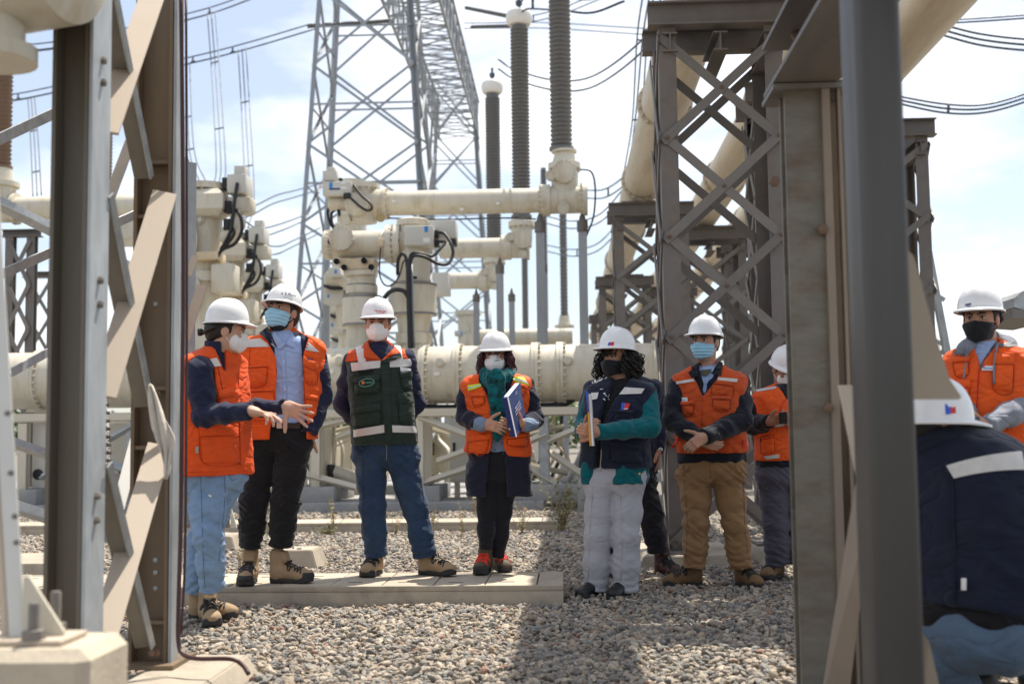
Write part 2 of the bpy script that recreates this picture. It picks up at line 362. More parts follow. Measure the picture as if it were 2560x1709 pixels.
def make_gravel():
    r = np.random.RandomState(3); pts = []
    def field(y0, y1, sp, smin, smax, seed):
        ny = int((y1 - y0) / sp); ys = y0 + (np.arange(ny) + 0.5) * sp
        for y in ys:
            xl, xr = -(0.48 * y + 1.1), 0.41 * y + 1.1
            n = int((xr - xl) / sp); x = xl + (np.arange(n) + r.uniform(-0.45, 0.45, n) + 0.5) * sp; yy = y + r.uniform(-0.5, 0.5, n) * sp
            s = smin + (smax - smin) * r.beta(1.6, 3.2, n); pts.append(np.stack([x, yy, s], 1))
    field(3.9, 9.6, 0.030, 0.009, 0.034, 1); field(4.0, 9.6, 0.10, 0.018, 0.043, 5); field(9.6, 15.5, 0.042, 0.013, 0.04, 2); field(15.5, 17.2, 0.06, 0.02, 0.05, 3)
    a = np.concatenate(pts)
    keep = np.ones(len(a), bool)
    for x0, x1, y0, y1 in NOSTONE: keep &= ~((a[:, 0] > x0 - 0.005) & (a[:, 0] < x1 + 0.005) & (a[:, 1] > y0 - 0.005) & (a[:, 1] < y1 + 0.005))
    a = a[keep]; n = len(a)
    und = 0.008 * np.sin(a[:, 0] * 2.1 + 1) * np.sin(a[:, 1] * 1.7) + 0.006 * np.sin(a[:, 0] * 5.3 + a[:, 1] * 4.1)
    z = und + a[:, 2] * r.uniform(-0.1, 0.65, n) + 0.004
    me = bpy.data.meshes.new('gravel'); me.vertices.add(n); me.vertices.foreach_set('co', np.stack([a[:, 0], a[:, 1], z], 1).ravel())
    rot = np.stack([r.normal(0, 0.45, n), r.normal(0, 0.45, n), r.uniform(0, 6.28, n)], 1)
    at = me.attributes.new('rot', 'FLOAT_VECTOR', 'POINT'); at.data.foreach_set('vector', rot.ravel())
    scl = a[:, 2:3] * np.stack([r.uniform(0.85, 1.3, n), r.uniform(0.8, 1.15, n), r.uniform(0.75, 1.2, n)], 1)
    at = me.attributes.new('scl', 'FLOAT_VECTOR', 'POINT'); at.data.foreach_set('vector', scl.ravel())
    at = me.attributes.new('idx', 'INT', 'POINT'); at.data.foreach_set('value', r.randint(0, 9, n))
    o = bpy.data.objects.new('gravel', me); COL.objects.link(o); tag(o, 'loose grey and tan river gravel over the yard', 'gravel', kind='stuff')
    g = bpy.data.node_groups.new('gravel', 'GeometryNodeTree')
    g.interface.new_socket('Geometry', in_out='INPUT', socket_type='NodeSocketGeometry'); g.interface.new_socket('Geometry', in_out='OUTPUT', socket_type='NodeSocketGeometry')
    N = g.nodes.new; l = g.links.new
    gi, go, io, ci = N('NodeGroupInput'), N('NodeGroupOutput'), N('GeometryNodeInstanceOnPoints'), N('GeometryNodeCollectionInfo')
    ci.inputs['Collection'].default_value = STONES; ci.inputs['Separate Children'].default_value = True; ci.inputs['Reset Children'].default_value = True
    def na(nm, ty):
        q = N('GeometryNodeInputNamedAttribute'); q.data_type = ty; q.inputs[0].default_value = nm; return [s for s in q.outputs if s.enabled and s.name == 'Attribute'][0]
    e2r = N('FunctionNodeEulerToRotation')
    l(gi.outputs[0], io.inputs['Points']); l(ci.outputs[0], io.inputs['Instance']); io.inputs['Pick Instance'].default_value = True
    l(na('idx', 'INT'), io.inputs['Instance Index']); l(na('rot', 'FLOAT_VECTOR'), e2r.inputs[0]); l(e2r.outputs[0], io.inputs['Rotation']); l(na('scl', 'FLOAT_VECTOR'), io.inputs['Scale'])
    l(io.outputs[0], go.inputs[0])
    o.modifiers.new('gravel', 'NODES').node_group = g
    return n
# ================================================================== steel structures
def on_pad(name, x0, x1, y0, y1, z, label, tiles=None, m=None):
    t = thing(name, ((x0 + x1) / 2, (y0 + y1) / 2, 0), label, 'concrete pad')
    bm = box_bm((x0, y0, -0.05), (x1, y1, z))
    for v in bm.verts:
        if v.co.z > 0: v.co.x += -0.07 if v.co.x > (x0 + x1) / 2 else 0.07; v.co.y += -0.05 if v.co.y > (y0 + y1) / 2 else 0.05
    bmesh.ops.bevel(bm, geom=bm.edges[:], offset=0.008, segments=2, affect='EDGES'); me = bpy.data.meshes.new('block'); bm.to_mesh(me); bm.free(); shade_auto(me, 30)
    addc('block', me, m or M_CONC, t); NOSTONE.append((x0, x1, y0, y1))
    return t

def duct_tower(X0, X1, Y0, Y1, zt, label, m=M_OLD, ml=M_OLDL, panel=0.83, detail=True, zb=0.09):
    """four-legged lattice support: legs, flat lacing on all four faces, cap beams"""
    t = thing('duct_support_tower', ((X0 + X1) / 2, (Y0 + Y1) / 2, zb), label, 'support tower', 'lattice towers under the overhead ducts')
    cw = 0.145
    for x in (X0, X1):
        for y in (Y0, Y1):
            sx = 1 if x == X0 else -1; sy = 1 if y == Y0 else -1
            # an angle: one leg faces the camera, the other faces sideways
            v = [(0, 0), (sx * cw, 0), (sx * cw, sy * 0.014), (sx * 0.014, sy * 0.014), (sx * 0.014, sy * cw), (0, sy * cw)]
            prism('leg', [(x - sx * cw / 2 + a, y + b, zb) for a, b in v], (0, 0, zt - zb), m, t)
            if detail: box('base_plate', (x - 0.16, y - 0.14, zb - 0.002), (x + 0.16, y + 0.2, zb + 0.02), m, t)
    n = int((zt - 0.1 - zb) / panel); z0 = zt - 0.12 - n * panel
    for f in range(4):
        if f == 0: a, b, off = Vector((X0 - 0.02, Y0 - 0.011, 0)), Vector((X1 + 0.02, Y0 - 0.011, 0)), Vector((0, -0.012, 0))
        elif f == 1: a, b, off = Vector((X0 - 0.02, Y1 + 0.011, 0)), Vector((X1 + 0.02, Y1 + 0.011, 0)), Vector((0, 0.012, 0))
        elif f == 2: a, b, off = Vector((X0 - 0.081, Y0, 0)), Vector((X0 - 0.081, Y1, 0)), Vector((-0.012, 0, 0))
        else: a, b, off = Vector((X1 + 0.081, Y0, 0)), Vector((X1 + 0.081, Y1, 0)), Vector((0.012, 0, 0))
        for k in range(n):
            za, zc = Vector((0, 0, z0 + k * panel)), Vector((0, 0, z0 + (k + 1) * panel))
            up = off.normalized()
            bar(t, 'lacing_bar', a + za + off, b + zc + off, 'flat', 0.075, 0.011, m=ml, up=up, ext=0.05)
            bar(t, 'lacing_bar', a + zc, b + za, 'flat', 0.075, 0.011, m=ml, up=up, ext=0.05)
            if detail and f < 2:
                for q in (a + za + off * 2, b + zc + off * 2, (a + b + za + zc) / 2 + off * 2):
                    lathe('bolt', [(0, 0.017), (0.016, 0.017), (0.02, 0.01)], q, off, M_BOLT, t, 6)
    # cap beams
    for y in (Y0, Y1):
        bar(t, 'cap_beam', (X0 - 0.16, y, zt + 0.1), (X1 + 0.16, y, zt + 0.1), 'I', 0.16, 0.2, 0.014, m=m)
    for x in (X0 + 0.02, (X0 + X1) / 2, X1 - 0.02):
        bar(t, 'cross_beam', (x, Y0 - 0.05, zt - 0.14), (x, Y1 + 0.05, zt - 0.14), 'I', 0.12, 0.16, 0.012, m=m)
    bar(t, 'saddle_beam', ((X0 + X1) / 2 - 0.45, (Y0 + Y1) / 2, zt + 0.24), ((X0 + X1) / 2 + 0.45, (Y0 + Y1) / 2, zt + 0.24), 'I', 0.18, 0.09, 0.02, m=m)
    return t
ROWN = {1: 'nearest row', 2: 'middle row', 3: 'outer row'}
on_pad('tower_pad', 0.52, 1.42, 9.62, 10.95, 0.09, 'low concrete pad under the nearest lattice tower, behind the tan trousers')
on_pad('tower_pad', 1.52, 2.35, 9.62, 10.95, 0.09, 'low concrete pad behind the man looking at his phone')
duct_tower(0.885, 1.765, 9.9, 10.6, 4.46, 'nearest weathered lattice tower right behind the man in tan trousers')
duct_tower(0.85, 1.86, 18.6, 19.3, 4.46, 'lattice tower under the left overhead duct, second from the camera', detail=False)
duct_tower(0.85, 1.86, 27.3, 28.0, 4.46, 'lattice tower under the left overhead duct, third from the camera', detail=False)
duct_tower(0.85, 1.86, 36.0, 36.7, 4.46, 'lattice tower under the left overhead duct, farthest from the camera', detail=False)
duct_tower(2.05, 3.10, 12.3, 13.0, 4.46, 'lattice tower under the middle overhead duct, behind the phone man', detail=False)
duct_tower(2.05, 3.10, 21.0, 21.7, 4.46, 'lattice tower under the middle overhead duct, seen through the nearest tower', detail=False)
duct_tower(2.05, 3.10, 29.7, 30.4, 4.46, 'lattice tower under the middle overhead duct, far off', detail=False)
duct_tower(3.10, 4.15, 13.9, 14.6, 4.46, 'lattice tower under the outer overhead duct, left of the man in grey hoodie', detail=False)
duct_tower(3.10, 4.15, 22.6, 23.3, 4.46, 'lattice tower under the outer overhead duct, far off', detail=False)

def bus_duct(x, z, r, y0, y1, label, fl):
    t = thing('overhead_duct', (x, y0, z), label, 'duct', 'overhead bus ducts')
    y = y0; k = 0
    while y < y1 - 0.5:
        L_ = min(fl, y1 - y)
        rr = r
        prof = [(0, rr + 0.045), (0.045, rr + 0.045), (0.045, rr), (0.5, rr)]
        s = 0.5
        while s < L_ - 0.6:
            s += 0.6; prof.append((s, rr))
        prof += [(L_ - 0.06, rr), (L_ - 0.06, rr + 0.045), (L_ - 0.004, rr + 0.045)]
        lathe('duct_section', prof, (x, y, z), (0, 1, 0), M_CREAM2, t, 40, bolts=[(L_ - 0.06, rr + 0.025, 20)])
        y += L_; k += 1
    return t
bus_duct(1.24, 5.05, 0.29, -3.0, 48, 'left overhead cream bus duct resting on the nearest lattice tower', 4.35)
bus_duct(2.52, 5.05, 0.29, -3.0, 48, 'middle overhead cream bus duct seen between the tower lacing', 4.35)
bus_duct(3.55, 5.12, 0.29, -3.0, 48, 'outer overhead cream bus duct crossing the top right corner', 4.35)

# ---------------- right foreground frame
M_TANR = mat('dusty_flat_steel_brown', (0.27, 0.215, 0.165), 0.7, 0.05, var=0.12, vscale=5, bump=0.03)
fr = thing('foreground_frame', (0.95, 4.0, 0), 'blurred steel frame of two posts close to the camera on the right', 'steel frame')
xa = P(2157, 600, 3.3).x + 0.064
bar(fr, 'post', (xa, 3.4, 0.05), (xa, 3.4, 3.2), 'rbox', 0.128, 0.2, 0.022, m=mat('dark_post_paint', (0.082, 0.078, 0.074), 0.5, 0.15, var=0.22, vscale=5, bump=0.08, col2=(0.06, 0.056, 0.052), c2scale=2.5, stretch=(2, 2, 0.5)))
xb = P(2045, 854, 4.75).x; xc = P(2027, 854, 4.76).x
box('web_plate', (P(2040, 854, 4.93).x, 4.93, 0.05), (P(2150, 854, 4.93).x, 4.95, 2.42), M_BROWN, fr); bar(fr, 'flange_strip', (P(2083, 854, 4.75).x, 4.75, 0.05), (P(2083, 854, 4.75).x, 4.75, 2.42), 'flat', 0.03, 0.03, m=M_TANR, up=(0, 1, 0))
bar(fr, 'post', (xc, 4.82, 0.05), (xc, 4.82, 2.42), 'I', 0.15, 0.12, 0.018, m=mat('striped_post_steel', (0.185, 0.168, 0.135), 0.55, 0.15, var=0.22, vscale=6, stretch=(1.5, 1.5, 9), bump=0.05, bscale=14, col2=(0.14, 0.105, 0.072), c2scale=2.0), up=(0, 1, 0))
bar(fr, 'head_beam', (xb - 0.02, 4.95, 2.55), (xb - 0.02, 0.8, 2.55), 'I', 0.26, 0.22, 0.018, m=M_OLD)
box('head_plate', (xb - 0.15, 4.72, 2.415), (xb + 0.15, 5.0, 2.435), M_OLDL, fr)
def fbar(n, a, b, w, m, par, t=0.012, ya=None):
    return bar(par, n, a, b, 'flat', w, t, m=m, up=(1, 0, 0))
prism('brace_plate', [P(2245, 600, 3.58), P(2285, 640, 3.58), P(2343, 850, 3.62), P(2376, 950, 3.66), P(2404, 992, 3.68), P(2398, 998, 3.68), P(2255, 998, 3.66)], (0, 0.014, 0), M_TAN, fr)
prism('lacing_bar', [P(2096, 962, 4.3), P(2165, 962, 3.9), P(2165, 1230, 3.9), P(2142, 1195, 4.05)], (0, 0.014, 0), M_TAN, fr)
prism('lacing_bar', [P(2150, 1150, 3.9), P(2185, 1230, 3.7), P(2120, 1760, 4.3), P(2052, 1760, 4.5)], (0, 0.014, 0), M_TANR, fr)
prism('lacing_bar', [P(2290, 1560, 3.5), P(2322, 1600, 3.5), P(2360, 1760, 3.6), P(2310, 1760, 3.6)], (0, 0.014, 0), M_TAN, fr)
bar(fr, 'flange_strip', (P(2098, 300, 4.75).x, 4.76, 0.05), (P(2098, 300, 4.75).x, 4.76, 2.42), 'flat', 0.012, 0.045, m=M_TANR, up=(0, 1, 0))
for q in (P(2275, 1250, 3.27),): pass
for py, pp, yy in ((455, 1935, 4.74), (575, 2055, 4.74), (1020, 2070, 4.72), (1445, 2145, 4.74), (90, 1990, 4.72)):
    p = P(pp, py, yy); lathe('bolt', [(0, 0.022), (0.02, 0.022), (0.024, 0.012)], p, (0, -1, 0), M_BOLT, fr, 6)

# ---------------- left foreground frame
fl_ = thing('foreground_lattice_column', (-1.72, 4.6, 0), 'pair of foreground steel posts, one grey one brown, laced with flat bars', 'steel frame')
xg = P(168, 854, 4.05).x
bar(fl_, 'post', (xg, 4.12, 0.2), (xg, 4.12, 3.2), 'I', 0.16, 0.13, 0.014, m=mat('shaded_post_steel', (0.165, 0.145, 0.115), 0.55, 0.2, var=0.2, vscale=6, col2=(0.11, 0.092, 0.068), c2scale=3, stretch=(1, 1, 0.35), bump=0.06), up=(1, 0, 0))  # dark web colour carries the recess shade; metal same as the flange
bar(fl_, 'flange', (P(217, 854, 4.03).x + 0.001, 4.112, 0.2), (P(217, 854, 4.03).x + 0.001, 4.112, 3.2), 'flat', 0.165, 0.012, m=mat('mottled_galvanised', (0.44, 0.47, 0.49), 0.5, 0.3, var=0.25, vscale=7, col2=(0.33, 0.36, 0.38), c2scale=4, bump=0.05), up=(1, 0, 0))
xw = P(384, 854, 5.2).x
bar(fl_, 'post', (xw, 5.24, 0.1), (xw, 5.24, 3.6), 'I', 0.15, 0.17, 0.016, m=M_BROWN, up=(1, 0, 0))
bar(fl_, 'edge_strip', (xw + 0.1, 5.2, 0.1), (xw + 0.1, 5.2, 3.6), 'flat', 0.014, 0.09, m=M_GALV, up=(0, 1, 0))
for py in (405, 540, 970, 1118, 1555):
    p = P(394, py, 5.17); box('stiffener', (xw - 0.07, 5.17, p.z - 0.008), (xw + 0.07, 5.23, p.z + 0.008), M_BROWN, fl_)
box('base_plate', (xw - 0.14, 5.08, 0.086), (xw + 0.14, 5.4, 0.104), M_BROWN, fl_)
def fb2(a, b, w, m, n='lacing_bar', up=(0.25, -1, 0)): return bar(fl_, n, a, b, 'flat', w, 0.012, m=m, up=up)
# tan flats rising to the right, grey angles rising to the left
fb2(P(262, 330, 4.35), P(392, -40, 5.0), 0.1, M_TAN); fb2(P(256, 990, 4.35), P(412, 482, 5.0), 0.1, M_TAN); fb2(P(262, 1580, 4.35), P(400, 1112, 5.0), 0.1, M_TAN)
fb2(P(262, 525, 4.8), P(326, 355, 5.15), 0.045, M_TAN); fb2(P(285, 1310, 5.3), P(340, 1100, 5.6), 0.055, mat('pale_flat_steel', (0.62, 0.60, 0.56), 0.6, 0.05, var=0.05))
for A, B in (((252, -70, 4.2), (358, 445, 5.1)), ((252, 490, 4.2), (358, 1015, 5.1)), ((248, 1160, 4.2), (360, 1615, 5.1))):
    A, B = P(*A), P(*B); bar(fl_, 'lacing_angle', A, B, 'flat', 0.075, 0.008, m=mat('dull_angle_steel', (0.24, 0.22, 0.19), 0.55, 0.2, var=0.2), up=(0.25, -1, 0)); o_ = Vector((0.042, -0.012, 0.0)); bar(fl_, 'lacing_angle', A + o_, B + o_, 'flat', 0.03, 0.008, m=M_GALV, up=(0.9, -0.45, 0))
for px, py, y in ((385, 505, 4.98), (392, 985, 5.0), (380, 1630, 5.1), (392, 1630, 5.12)):
    lathe('bolt', [(0, 0.016), (0.014, 0.016), (0.018, 0.009)], P(px, py, y), (0.2, -1, 0), M_BOLT, fl_, 6)
for py in (1399, 1430, 1469, 620, 660, 760): lathe('bolt', [(0, 0.011), (0.008, 0.011), (0.01, 0.006)], P(390, py, 5.235), (0, -1, 0), M_GALV, fl_, 8)  # first three pale heads stand for holes with bright gravel behind
for px, py in ((236, 150), (240, 205), (238, 700), (236, 760), (230, 1240), (228, 1300)): lathe('bolt', [(0, 0.014), (0.012, 0.014), (0.015, 0.008)], (P(217, 854, 4.03).x + 0.008, 4.11, P(px, py, 4.1).z), (1, 0, 0), M_OLDL, fl_, 6)
pad = on_pad('column_pad', P(300, 1650, 5.0).x, -1.39, 4.7, 5.5, 0.085, 'low concrete pad with joints under the brown foreground post')
# maroon cable clipped to the brown post
pts = [P(452, -30, 5.08), P(456, 300, 5.08), P(458, 700, 5.08), P(455, 1000, 5.07), P(452, 1300, 5.05), P(446, 1520, 5.0), P(446, 1600, 4.98), P(456, 1632, 4.96), P(490, 1645, 4.92), P(575, 1646, 4.9), P(605, 1660, 4.9), P(622, 1684, 4.88)]
tag(tube('power_cable', catmull(pts, 6), 0.0095, M_MAROON, None, 8), 'maroon cable running down the brown post and out over its pad', 'cable')
pts = [P(465, -30, 5.12), P(467, 600, 5.12), P(466, 1000, 5.1), P(462, 1400, 5.07), P(452, 1585, 5.02)]
tag(tube('power_cable', catmull(pts, 6), 0.006, M_MAROON, None, 8), 'thinner dark cable beside the maroon one on the brown post', 'cable')
# torn cloth tied to the lattice
def cloth_strip():
    spine = [(375, 958), (384, 1000), (396, 1050), (408, 1090), (416, 1120), (418, 1160), (415, 1195)]
    wid = [10, 26, 36, 46, 30, 16, 5]; v = []; f = []
    for i, ((x, y), w) in enumerate(zip(spine, wid)):
        for j in range(7):
            u = j / 6 - 0.5; v.append(PN(x + u * w + (14 * (u > 0.3) if i == 3 else 0), y + abs(u) * 8, 4.93 + 0.03 * math.sin(j * 2.1 + i * 1.3) - 0.01 * i))
    for i in range(len(spine) - 1):
        for j in range(6): f.append((i * 7 + j, i * 7 + j + 1, (i + 1) * 7 + j + 1, (i + 1) * 7 + j))
    me = mesh_from('torn_cloth', v, f, True); o = addc('torn_cloth', me, mat('grubby_cloth', (0.58, 0.53, 0.46), 0.9, 0, var=0.12, vscale=14, bump=0.1))
    md = o.modifiers.new('sub', 'SUBSURF'); md.levels = md.render_levels = 1; md = o.modifiers.new('s', 'SOLIDIFY'); md.thickness = 0.004
    tag(o, 'torn pale cloth strip hanging from the brown post', 'cloth')
cloth_strip()

# ---------------- pedestal with white leg, bottom left
pd = thing('concrete_pedestal', (-1.6, 3.1, 0), 'pale concrete pedestal at the bottom left corner under the white leg', 'pedestal')
bm = box_bm((-2.3, 3.04, -0.05), (-1.228, 3.36, 0.522)); bmesh.ops.bevel(bm, geom=[e for e in bm.edges if (e.verts[0].co.z + e.verts[1].co.z) > 0.5 or abs(e.verts[0].co.z - e.verts[1].co.z) > 0.3], offset=0.03, segments=1, affect='EDGES')
me = bpy.data.meshes.new('block'); bm.to_mesh(me); bm.free(); addc('block', me, mat('pedestal_concrete', (0.50, 0.43, 0.33), 0.85, 0, var=0.14, vscale=7, bump=0.25, bscale=60, col2=(0.38, 0.32, 0.24), c2scale=5, c2lo=0.5, c2hi=0.8), pd)
wl = thing('white_steel_leg', tuple(P(40, 1585, 3.05)), 'leaning off-white steel leg bolted to the bottom-left pedestal', 'steel leg')
M_WLEG = mat('off_white_steel', (0.66, 0.65, 0.60), 0.5, 0.1, var=0.06, bump=0.03)
bar(wl, 'leg_angle', P(44, 1590, 3.18), P(-50, 0, 3.4), 'flat', 0.04, 0.014, m=M_WLEG, up=(0.3, -0.95, 0)); bar(wl, 'leg_angle', P(16, 1590, 3.19), P(-80, 0, 3.41), 'flat', 0.05, 0.012, m=M_TAN, up=(-0.75, -0.65, 0))  # tan bar is the same angle's unlit face, its shade put into colour
za = 0.5235
box('base_plate', (-1.62, 3.1, za), (-1.32, 3.28, za + 0.014), M_TAN, wl, 0.004)
gz = za + 0.0145
pa = P(58, 1440, 3.18); pb = P(160, 1560, 3.18)
prism('gusset', [(pa.x, 3.18, gz), (pa.x, 3.18, pa.z), (pa.x + 0.015, 3.18, pa.z), (pb.x, 3.18, gz + 0.01), (pb.x, 3.18, gz)], (0, 0.012, 0), M_CREAM, wl)
for px, y, h in ((85, 3.12, 0.06), (138, 3.24, 0.075)):
    x = P(px, 1560, y).x
    lathe('anchor_bolt', [(0, 0.03), (0.024, 0.03), (0.026, 0.015), (h + 0.03, 0.015), (h + 0.034, 0.012)], (x, y, gz), (0, 0, 1), M_OLDL, wl, 6)
for k, (px, py) in enumerate(((18, 1033), (26, 1182), (36, 1290), (40, 1355))):
    lathe('bolt', [(0, 0.008), (0.008, 0.008)], P(px, py, 3.1 + 0.02 * k), (0.6, -0.8, 0), M_OLDL, wl, 8)
# cream vessel above, top left
v = thing('near_vessel', tuple(P(60, 20, 3.7)), 'blurred cream vessel end poking in at the top left corner', 'vessel')
lathe('shell', [(0, 0.05), (0.02, 0.22), (0.05, 0.3), (0.3, 0.33), (1.6, 0.33)], P(205, -175, 3.75), (-1, 0.1, 0.03), M_CREAM, v, 32)
lathe('nozzle', [(0, 0.1), (0.28, 0.1), (0.28, 0.14), (0.33, 0.14)], P(-14, -90, 3.75), (0, 0, -1), M_CREAM, v, 24)
# bracing behind the posts, left edge
br = thing('diagonal_bracing', tuple(P(0, 1400, 6.5)), 'galvanised diagonal bracing angles at the left edge behind the grey post', 'bracing')
for A, B, w in (((-20, 345, 6.4), (130, 275, 6.7), 0.075), ((-30, 690, 6.4), (330, 530, 7.2), 0.07), ((0, 500, 6.4), (330, 665, 7.0), 0.085), ((30, 1100, 6.4), (430, 1240, 7.2), 0.06), ((20, 1255, 6.4), (440, 1390, 7.2), 0.075), ((20, 930, 6.4), (130, 870, 6.9), 0.05)):
    bar(br, 'angle_bar', P(*A), P(*B), 'L', w, w, 0.008, m=M_GALV, up=(0, -1, 0.4))
bar(br, 'upright', P(478, 400, 7.3), P(470, 1310, 7.3), 'L', 0.13, 0.13, 0.012, m=M_GALV, up=(1, -1, 0))
bar(br, 'upright', P(452, 400, 7.6), P(450, 1310, 7.6), 'L', 0.08, 0.08, 0.012, m=M_GALV, up=(-1, -1, 0))
fbx = lambda a, b, w, m: bar(br, 'lacing_bar', a, b, 'flat', w, 0.01, m=m, up=(0, -1, 0))
fbx(P(462, 850, 7.22), P(505, 712, 7.26), 0.06, M_TAN); fbx(P(470, 690, 7.25), P(488, 640, 7.3), 0.04, M_TAN)

# ---------------- galvanised leaning leg and post, right edge
rg = thing('slanted_tower_leg', tuple(P(2380, 1000, 16)), 'galvanised slanted lattice leg behind the man in grey hoodie', 'tower leg')
bar(rg, 'leg_angle', P(2312, 570, 16), P(2400, 1040, 16), 'L', 0.11, 0.11, 0.012, m=M_GALV, up=(0, -1, 0))
bar(rg, 'leg_angle', P(2330, 830, 16.6), P(2345, 1040, 16.6), 'L', 0.06, 0.06, 0.01, m=M_CREAM, up=(0, -1, 0))
for a, b in (((2312, 720), (2362, 750)), ((2318, 790), (2350, 752)), ((2316, 845), (2372, 865)), ((2314, 905), (2370, 870))):
    bar(rg, 'lacing_bar', P(*a, 16.1), P(*b, 16.1), 'flat', 0.06, 0.01, m=M_GALV, up=(0, -1, 0))
for py in (478, 575, 640, 700):
    bar(rg, 'step_plate', P(2310, py + 40, 15), P(2318, py, 15), 'flat', 0.07, 0.01, m=M_CREAM, up=(0, -1, 0))
bx = thing('roof_corner', tuple(P(2560, 795, 9.5)), 'dark sheet metal box corner at the right edge', 'metal box')
prism('hood', [P(2536, 745, 9.5), P(2556, 728, 9.5), P(2640, 700, 9.5), P(2640, 792, 9.5), P(2536, 768, 9.5)], (0, 0.8, 0), M_GALV, bx)
prism('sill', [P(2531, 771, 9.45), P(2640, 780, 9.45), P(2640, 800, 9.45), P(2531, 794, 9.45)], (0, 0.9, 0), M_OLDL, bx)

# ---------------- gantry far behind
def lattice_tower(cx, cy, w0, w1, z0, z1, ph, label, leg=0.17, br_=0.09):
    t = thing('gantry_tower', (cx, cy, z0), label, 'lattice tower', 'gantry towers')
    W = lambda z: w0 + (w1 - w0) * (z - z0) / (z1 - z0)
    cor = lambda sx, sy, z: Vector((cx + sx * W(z) / 2, cy + sy * W(z) / 2, z))
    for sx in (-1, 1):
        for sy in (-1, 1):
            bar(t, 'leg', cor(sx, sy, z0), cor(sx, sy, z1), 'L', leg, leg, 0.02, m=M_TOWER, up=(sx, sy, 0))
    n = max(2, int((z1 - z0) / ph)); hh = (z1 - z0) / n
    for k in range(n):
        a, b = z0 + k * hh, z0 + (k + 1) * hh
        for (p, q) in (((-1, -1), (1, -1)), ((-1, 1), (1, 1)), ((-1, -1), (-1, 1)), ((1, -1), (1, 1))):
            up = (0, 1, 0) if p[1] == q[1] else (1, 0, 0)
            o = hh * 0.28 if p[1] == q[1] == 1 else 0
            bar(t, 'brace', cor(*p, a + o), cor(*q, b + o), 'L', br_, br_, 0.012, m=M_TOWER, up=up)
            bar(t, 'brace', cor(*p, b + o), cor(*q, a + o), 'L', br_, br_, 0.012, m=M_TOWER, up=up)
            bar(t, 'strut', cor(*p, (a + b) / 2 + o), cor(*q, (a + b) / 2 + o), 'L', br_ * 0.8, br_ * 0.8, 0.012, m=M_TOWER, up=up)
    return t
tx = P(912, 600, 40).x
lattice_tower(tx, 41.5, 5.0, 2.5, 0, 22, 2.45, 'large galvanised lattice gantry tower rising out of the top of the picture')
tx2 = P(1140, 600, 69).x
lattice_tower(tx2, 69, 4.6, 2.3, 0, 21.2, 2.9, 'more distant gantry tower at the far end of the lattice beam')
gb = thing('gantry_beam', ((tx + tx2) / 2, 41.5, 18), 'lattice gantry beam running away overhead between the two gantry towers', 'lattice beam')
bw, bz0, bz1 = 2.3, 18.6, 20.8
N_ = 18
for i in range(N_):
    y0, y1 = 42.6 + i * 1.5, 42.6 + (i + 1) * 1.5
    bxa, bxb = tx + 0.75, tx2 + 0.2; x0, x1 = bxa + (bxb - bxa) * i / N_, bxa + (bxb - bxa) * (i + 1) / N_
    c = lambda s, z, e: Vector(((x0, x1)[e] + s * bw / 2, (y0, y1)[e], z))
    for s in (-1, 1):
        for z in (bz0, bz1): bar(gb, 'chord', c(s, z, 0), c(s, z, 1), 'L', 0.11, 0.11, 0.012, m=M_TOWER)
        bar(gb, 'brace', c(s, bz0, i % 2), c(s, bz1, 1 - i % 2), 'L', 0.06, 0.06, 0.01, m=M_TOWER)
        bar(gb, 'brace', c(s, bz1, i % 2), c(s, bz0, 1 - i % 2), 'L', 0.05, 0.05, 0.01, m=M_TOWER)
        bar(gb, 'post', c(s, bz0, 0), c(s, bz1, 0), 'L', 0.06, 0.06, 0.012, m=M_TOWER, up=(1, 0, 0))
    for z in (bz0, bz1):
        bar(gb, 'strut', c(-1, z, 0), c(1, z, 0), 'L', 0.055, 0.055, 0.012, m=M_TOWER)
        bar(gb, 'brace', c(1, z, 0), c(-1, z, 1), 'L', 0.05, 0.05, 0.01, m=M_TOWER)
        bar(gb, 'brace', c(-1, z, 0), c(1, z, 1), 'L', 0.05, 0.05, 0.012, m=M_TOWER)

# added plank platform over the ducts, unseen, put there to shade the gravel
sp = thing('added_shade_platform', (2.0, 9.0, 5.4), 'added unseen plank platform over the overhead ducts, shading the gravel below', 'platform')
y = 8.05
for k in range(9):
    w = 0.24; box('plank', (1.12 + rnd.uniform(-.1, .1), y, 5.42), (3.9 + rnd.uniform(-.1, .1), y + w, 5.47), M_OLDL, sp); y += w + (0.012 if k not in (2, 5, 6) else 0.07)
for x in (1.24, 2.52, 3.6): bar(sp, 'joist', (x, 8.0, 5.38), (x, y, 5.38), 'I', 0.08, 0.08, 0.01, m=M_OLD)
